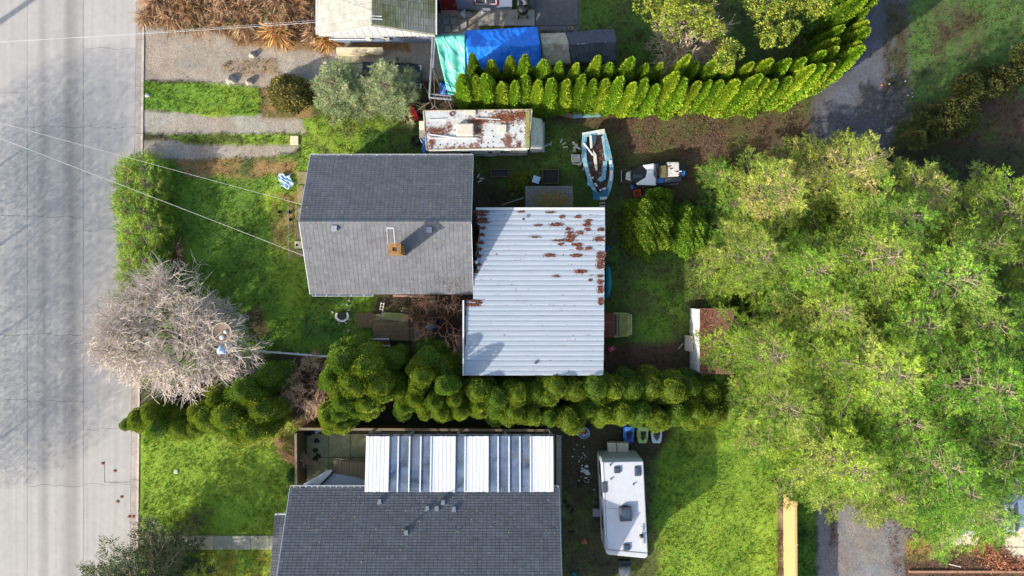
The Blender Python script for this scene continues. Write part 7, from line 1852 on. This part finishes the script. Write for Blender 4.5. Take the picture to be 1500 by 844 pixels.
# front walk of the lower house
wk = thing('front_walk', None, None, kind='structure')
for k, u in enumerate(range(206, 408, 27)):
    a_ = P(u, 784 - .0); c_ = P(u + 26.6, 804); mb = MB(); mb.box(a_[0], c_[0], c_[1], a_[1], .03, .115 + rt.uniform(0, .008)); mb.build('paving_slab', M['concrete'] if k % 3 else mat('yellowish_slab', srgb(168, 164, 138), var=.12, scale=8), wk, bevel=.012)
t = A0('mailbox', 'dark blue-grey mailbox with white front on a post by the lower-left tree', 'mailbox', 219, 797, .1, 10, zp=1.1)
mb = MB(); mb.box(-.14, .14, -.28, .28, 1.0, 1.14); b_ = mb.build('box', M['navy'], t, bevel=.03)
mb = MB(); mb.tube([(0, -.28, 1.14), (0, .28, 1.14)], .14, 14); mb.build('lid', M['darkgrey'], t, smooth=True); mb = MB(); mb.box(-.13, .13, -.31, -.285, 1.02, 1.24); mb.build('door', M['white'], t, bevel=.02); mb = MB(); mb.box(-.05, .05, -.05, .05, 0, 1.0); mb.build('post', M['wood'], t)
for k, (u, v) in enumerate([(206, 785), (210, 780), (268, 797), (262, 804), (233, 806)]): blob('stone', 'pale edging stone at the street end of the front walk', 'stone', u, v, .3, .22, .14, M['rock'], 110 + k, group='edging stones of the front walk')
for k, (u, v) in enumerate([(189, 757), (168, 690), (172, 735), (178, 728), (195, 757), (150, 679)]):
    blob('leaf_pile', 'small brown leaf pile lying in the gutter beside the sunny lower lawn', 'leaf pile', u, v, .22, .18, .04, mat('brown_leaves', srgb(140, 96, 76), var=.4, scale=16), 120 + k, z=.01, group='leaf piles in the gutter')
rank_labels([o for o in COL.objects if o.get('group') == 'leaf piles in the gutter'], lambda o: ('', -o.location.y), 'small brown leaf pile lying near the lower gutter, {ord} from the top')
# bottom right: driveway, path, piles, pole
cd = thing('driveway_slabs', None, None, kind='structure')
for (u0, v0, u1, v1) in ((1385, 770, 1412, 798), (1413, 770, 1450, 798), (1451, 770, 1520, 800), (1451, 801, 1520, 822)):
    a_ = P(u0, v0); c_ = P(u1, v1); mb = MB(); mb.box(a_[0], c_[0], c_[1], a_[1], .03, .13); mb.build('paving_slab', M['cream'], cd, bevel=.012)
a_ = P(1385, 640); c_ = P(1560, 769); mb = MB(); mb.box(a_[0], c_[0], c_[1], a_[1], .03, .12); mb.build('paving_slab', M['concrete'], cd, bevel=.012)
for k, (u, v, a_, b2) in enumerate([(1452, 806, .9, .7), (1462, 818, 1.2, .8), (1440, 797, .7, .5), (1475, 825, 1.4, .5)]):
    n = 700; rr = np.random.default_rng(130 + k); X, Y = P(u, v); xs = rr.normal(0, a_ * .4, n); ys = rr.normal(0, b2 * .4, n); zs = .14 + .2 * np.exp(-(xs / a_) ** 2 * 3 - (ys / b2) ** 2 * 3) * rr.random(n)
    az = rr.uniform(0, 6.28, n); D = np.stack([np.cos(az), np.sin(az), rr.uniform(-.1, .6, n)], 1)
    V, F, C = diamonds(np.stack([xs, ys, zs], 1), D, .08 + .08 * rr.random(n), .55, colvar(n, [srgb(150, 96, 68), srgb(120, 72, 54), srgb(176, 128, 92)], rr), rr, up=np.array([[0, 0, 1.]]))
    o = link('leaf_heap', mesh_np('leaf_heap', V, F, M['litter'], C)); o.location = (X, Y, 0); tag(o, kind='stuff')
t = A0('marker_pole', 'thin white pole leaning in the strip below the white van', 'pole', 1388, 826, 0); mb = MB(); mb.tube([(0, 0, 0), (.1, .25, 1.1)], .025, 5); mb.build('pole', M['white'], t)
t = A0('timber_edging', 'long brown timber edging along the bottom right strip', 'edging', 1420, 836, 0)
for (u0, v0, u1, v1) in ((1330, 836, 1400, 836), (1402, 836, 1498, 835)):
    p, q = P(u0, v0), P(u1, v1); mb = MB(); mb.box(p[0], q[0], p[1] - .08, p[1] + .06, .03, .18); mb.build('timber', mat('pinkish_timber', srgb(164, 124, 98), var=.25, scale=8), t, world=True)
# bits of rubbish by the back alley
for k, (u, v) in enumerate([(1336, 137), (1337, 142), (1326, 119), (1303, 123), (1330, 140)]): blob('litter_scrap', 'small white litter scrap at the edge of the dark back alley', 'scrap', u, v, .12, .1, .06, M['white'], 140 + k, group='scraps by the alley')
blob('litter_scrap', 'small orange litter scrap on the dark back alley', 'scrap', 1292, 125, .14, .12, .06, M['orange'], 149)
# mailbox bits in the brush
t = A0('bird_box', 'small white box half sunk in the brush bed', 'box', 394, 37, .1, 30); mb = MB(); mb.box(-.14, .14, -.24, .24, 0, .35); mb.build('box', M['whitedirty'], t, bevel=.02); mb = MB(); mb.tube([(.05, -.2, .1), (.45, -.55, .05)], .03, 5); mb.build('stake', M['white'], t); t.name = 'white_box'
t = A0('post', 'round wooden post at the right end of the brush bed', 'post', 426, 45); mb = MB(); mb.cyl(0, 0, 0, .8, .12, 12); mb.build('post', M['pole'], t); mb = MB(); mb.lathe((0, 0, .8), [(.13, 0), (.1, .04)], 12); mb.build('cap', M['wood'], t); t.name = 'wooden_post'
# debris blown onto the shingled roofs
rr = np.random.default_rng(171); Ps = []
for k in range(520):
    x, y_ = rr.uniform(-11.4, -2.4), rr.uniform(-.2, 7.4)
    if rr.random() < .45: x, y_ = rr.normal(-3.4, .7), abs(rr.normal(0, .5)) - .2
    if -11.5 < x < -2.35: Ps.append((x, y_, roofz(y_) + .025))
for k in range(420):
    x, y_ = rr.uniform(-12.4, 2.5), -11.6 - abs(rr.normal(0, 2.2)); Ps.append((x, y_, 3.0 + (-11.42 - y_) * .527 + .03))
Ps = np.array(Ps); n = len(Ps); az = rr.uniform(0, 6.28, n); D = np.stack([np.cos(az), np.sin(az), rr.uniform(-.1, .3, n)], 1)
V, F, C = diamonds(Ps, D, .04 + .07 * rr.random(n), .5, colvar(n, [srgb(130, 100, 76), srgb(96, 80, 60), srgb(150, 140, 110)], rr), rr, up=np.array([[0, 0, 1.5]]))
link('roof_debris', mesh_np('roof_debris', V, F, M['litter'], C), None, 'stuff')
# --- utility pole (off frame) and its wires
t = thing('utility_pole', 'wooden utility pole across the street, just beyond the left edge', 'utility pole', (-38.6, 11.4, 0))
mb = MB(); mb.tube([(0, 0, 0), (0, 0, 10.5)], [.19, .13], 12); mb.build('pole', M['pole'], t)
mb = MB(); mb.box(-.06, .06, -1.2, 1.2, 8.6, 8.75); ca = mb.build('crossarm', M['pole'], t)
for y_ in (-1.1, -.4, .4, 1.1): mb = MB(); mb.lathe((0, y_, 8.75), [(.05, 0), (.07, .08), (.03, .16)], 10); mb.build('insulator', M['grey'], ca)
def cable(label, a_, b2, sag=.5, r=.010):
    a_ = Vector(a_); b2 = Vector(b2); pts = []
    for k in range(25):
        s_ = k / 24; p = a_.lerp(b2, s_); p.z -= sag * 4 * s_ * (1 - s_); pts.append(p)
    mb = MB(); mb.tube(pts, r, 5); tag(mb.build('overhead_cable', M['cable'], None, smooth=True), label, 'cable')
cable('pale overhead cable from the road to the house front, lower one of two', (-38.6, 12.5, 8.7), (*P(448, 376, 3.2), 3.2), .6)
cable('thin pale overhead cable to the house front, upper one of two', (-38.6, 11.8, 8.0), (*P(447, 301, 3.2), 3.2), .4, .008)
cable('pale overhead cable from the road to the gable of the top house', (-38.6, 11.4, 8.9), (-7.78, 14.75, 4.7), .5, .012)
cable('second thinner overhead cable running beside the top gable one', (-38.6, 11.0, 9.0), (-7.78, 14.9, 4.62), .2, .007)
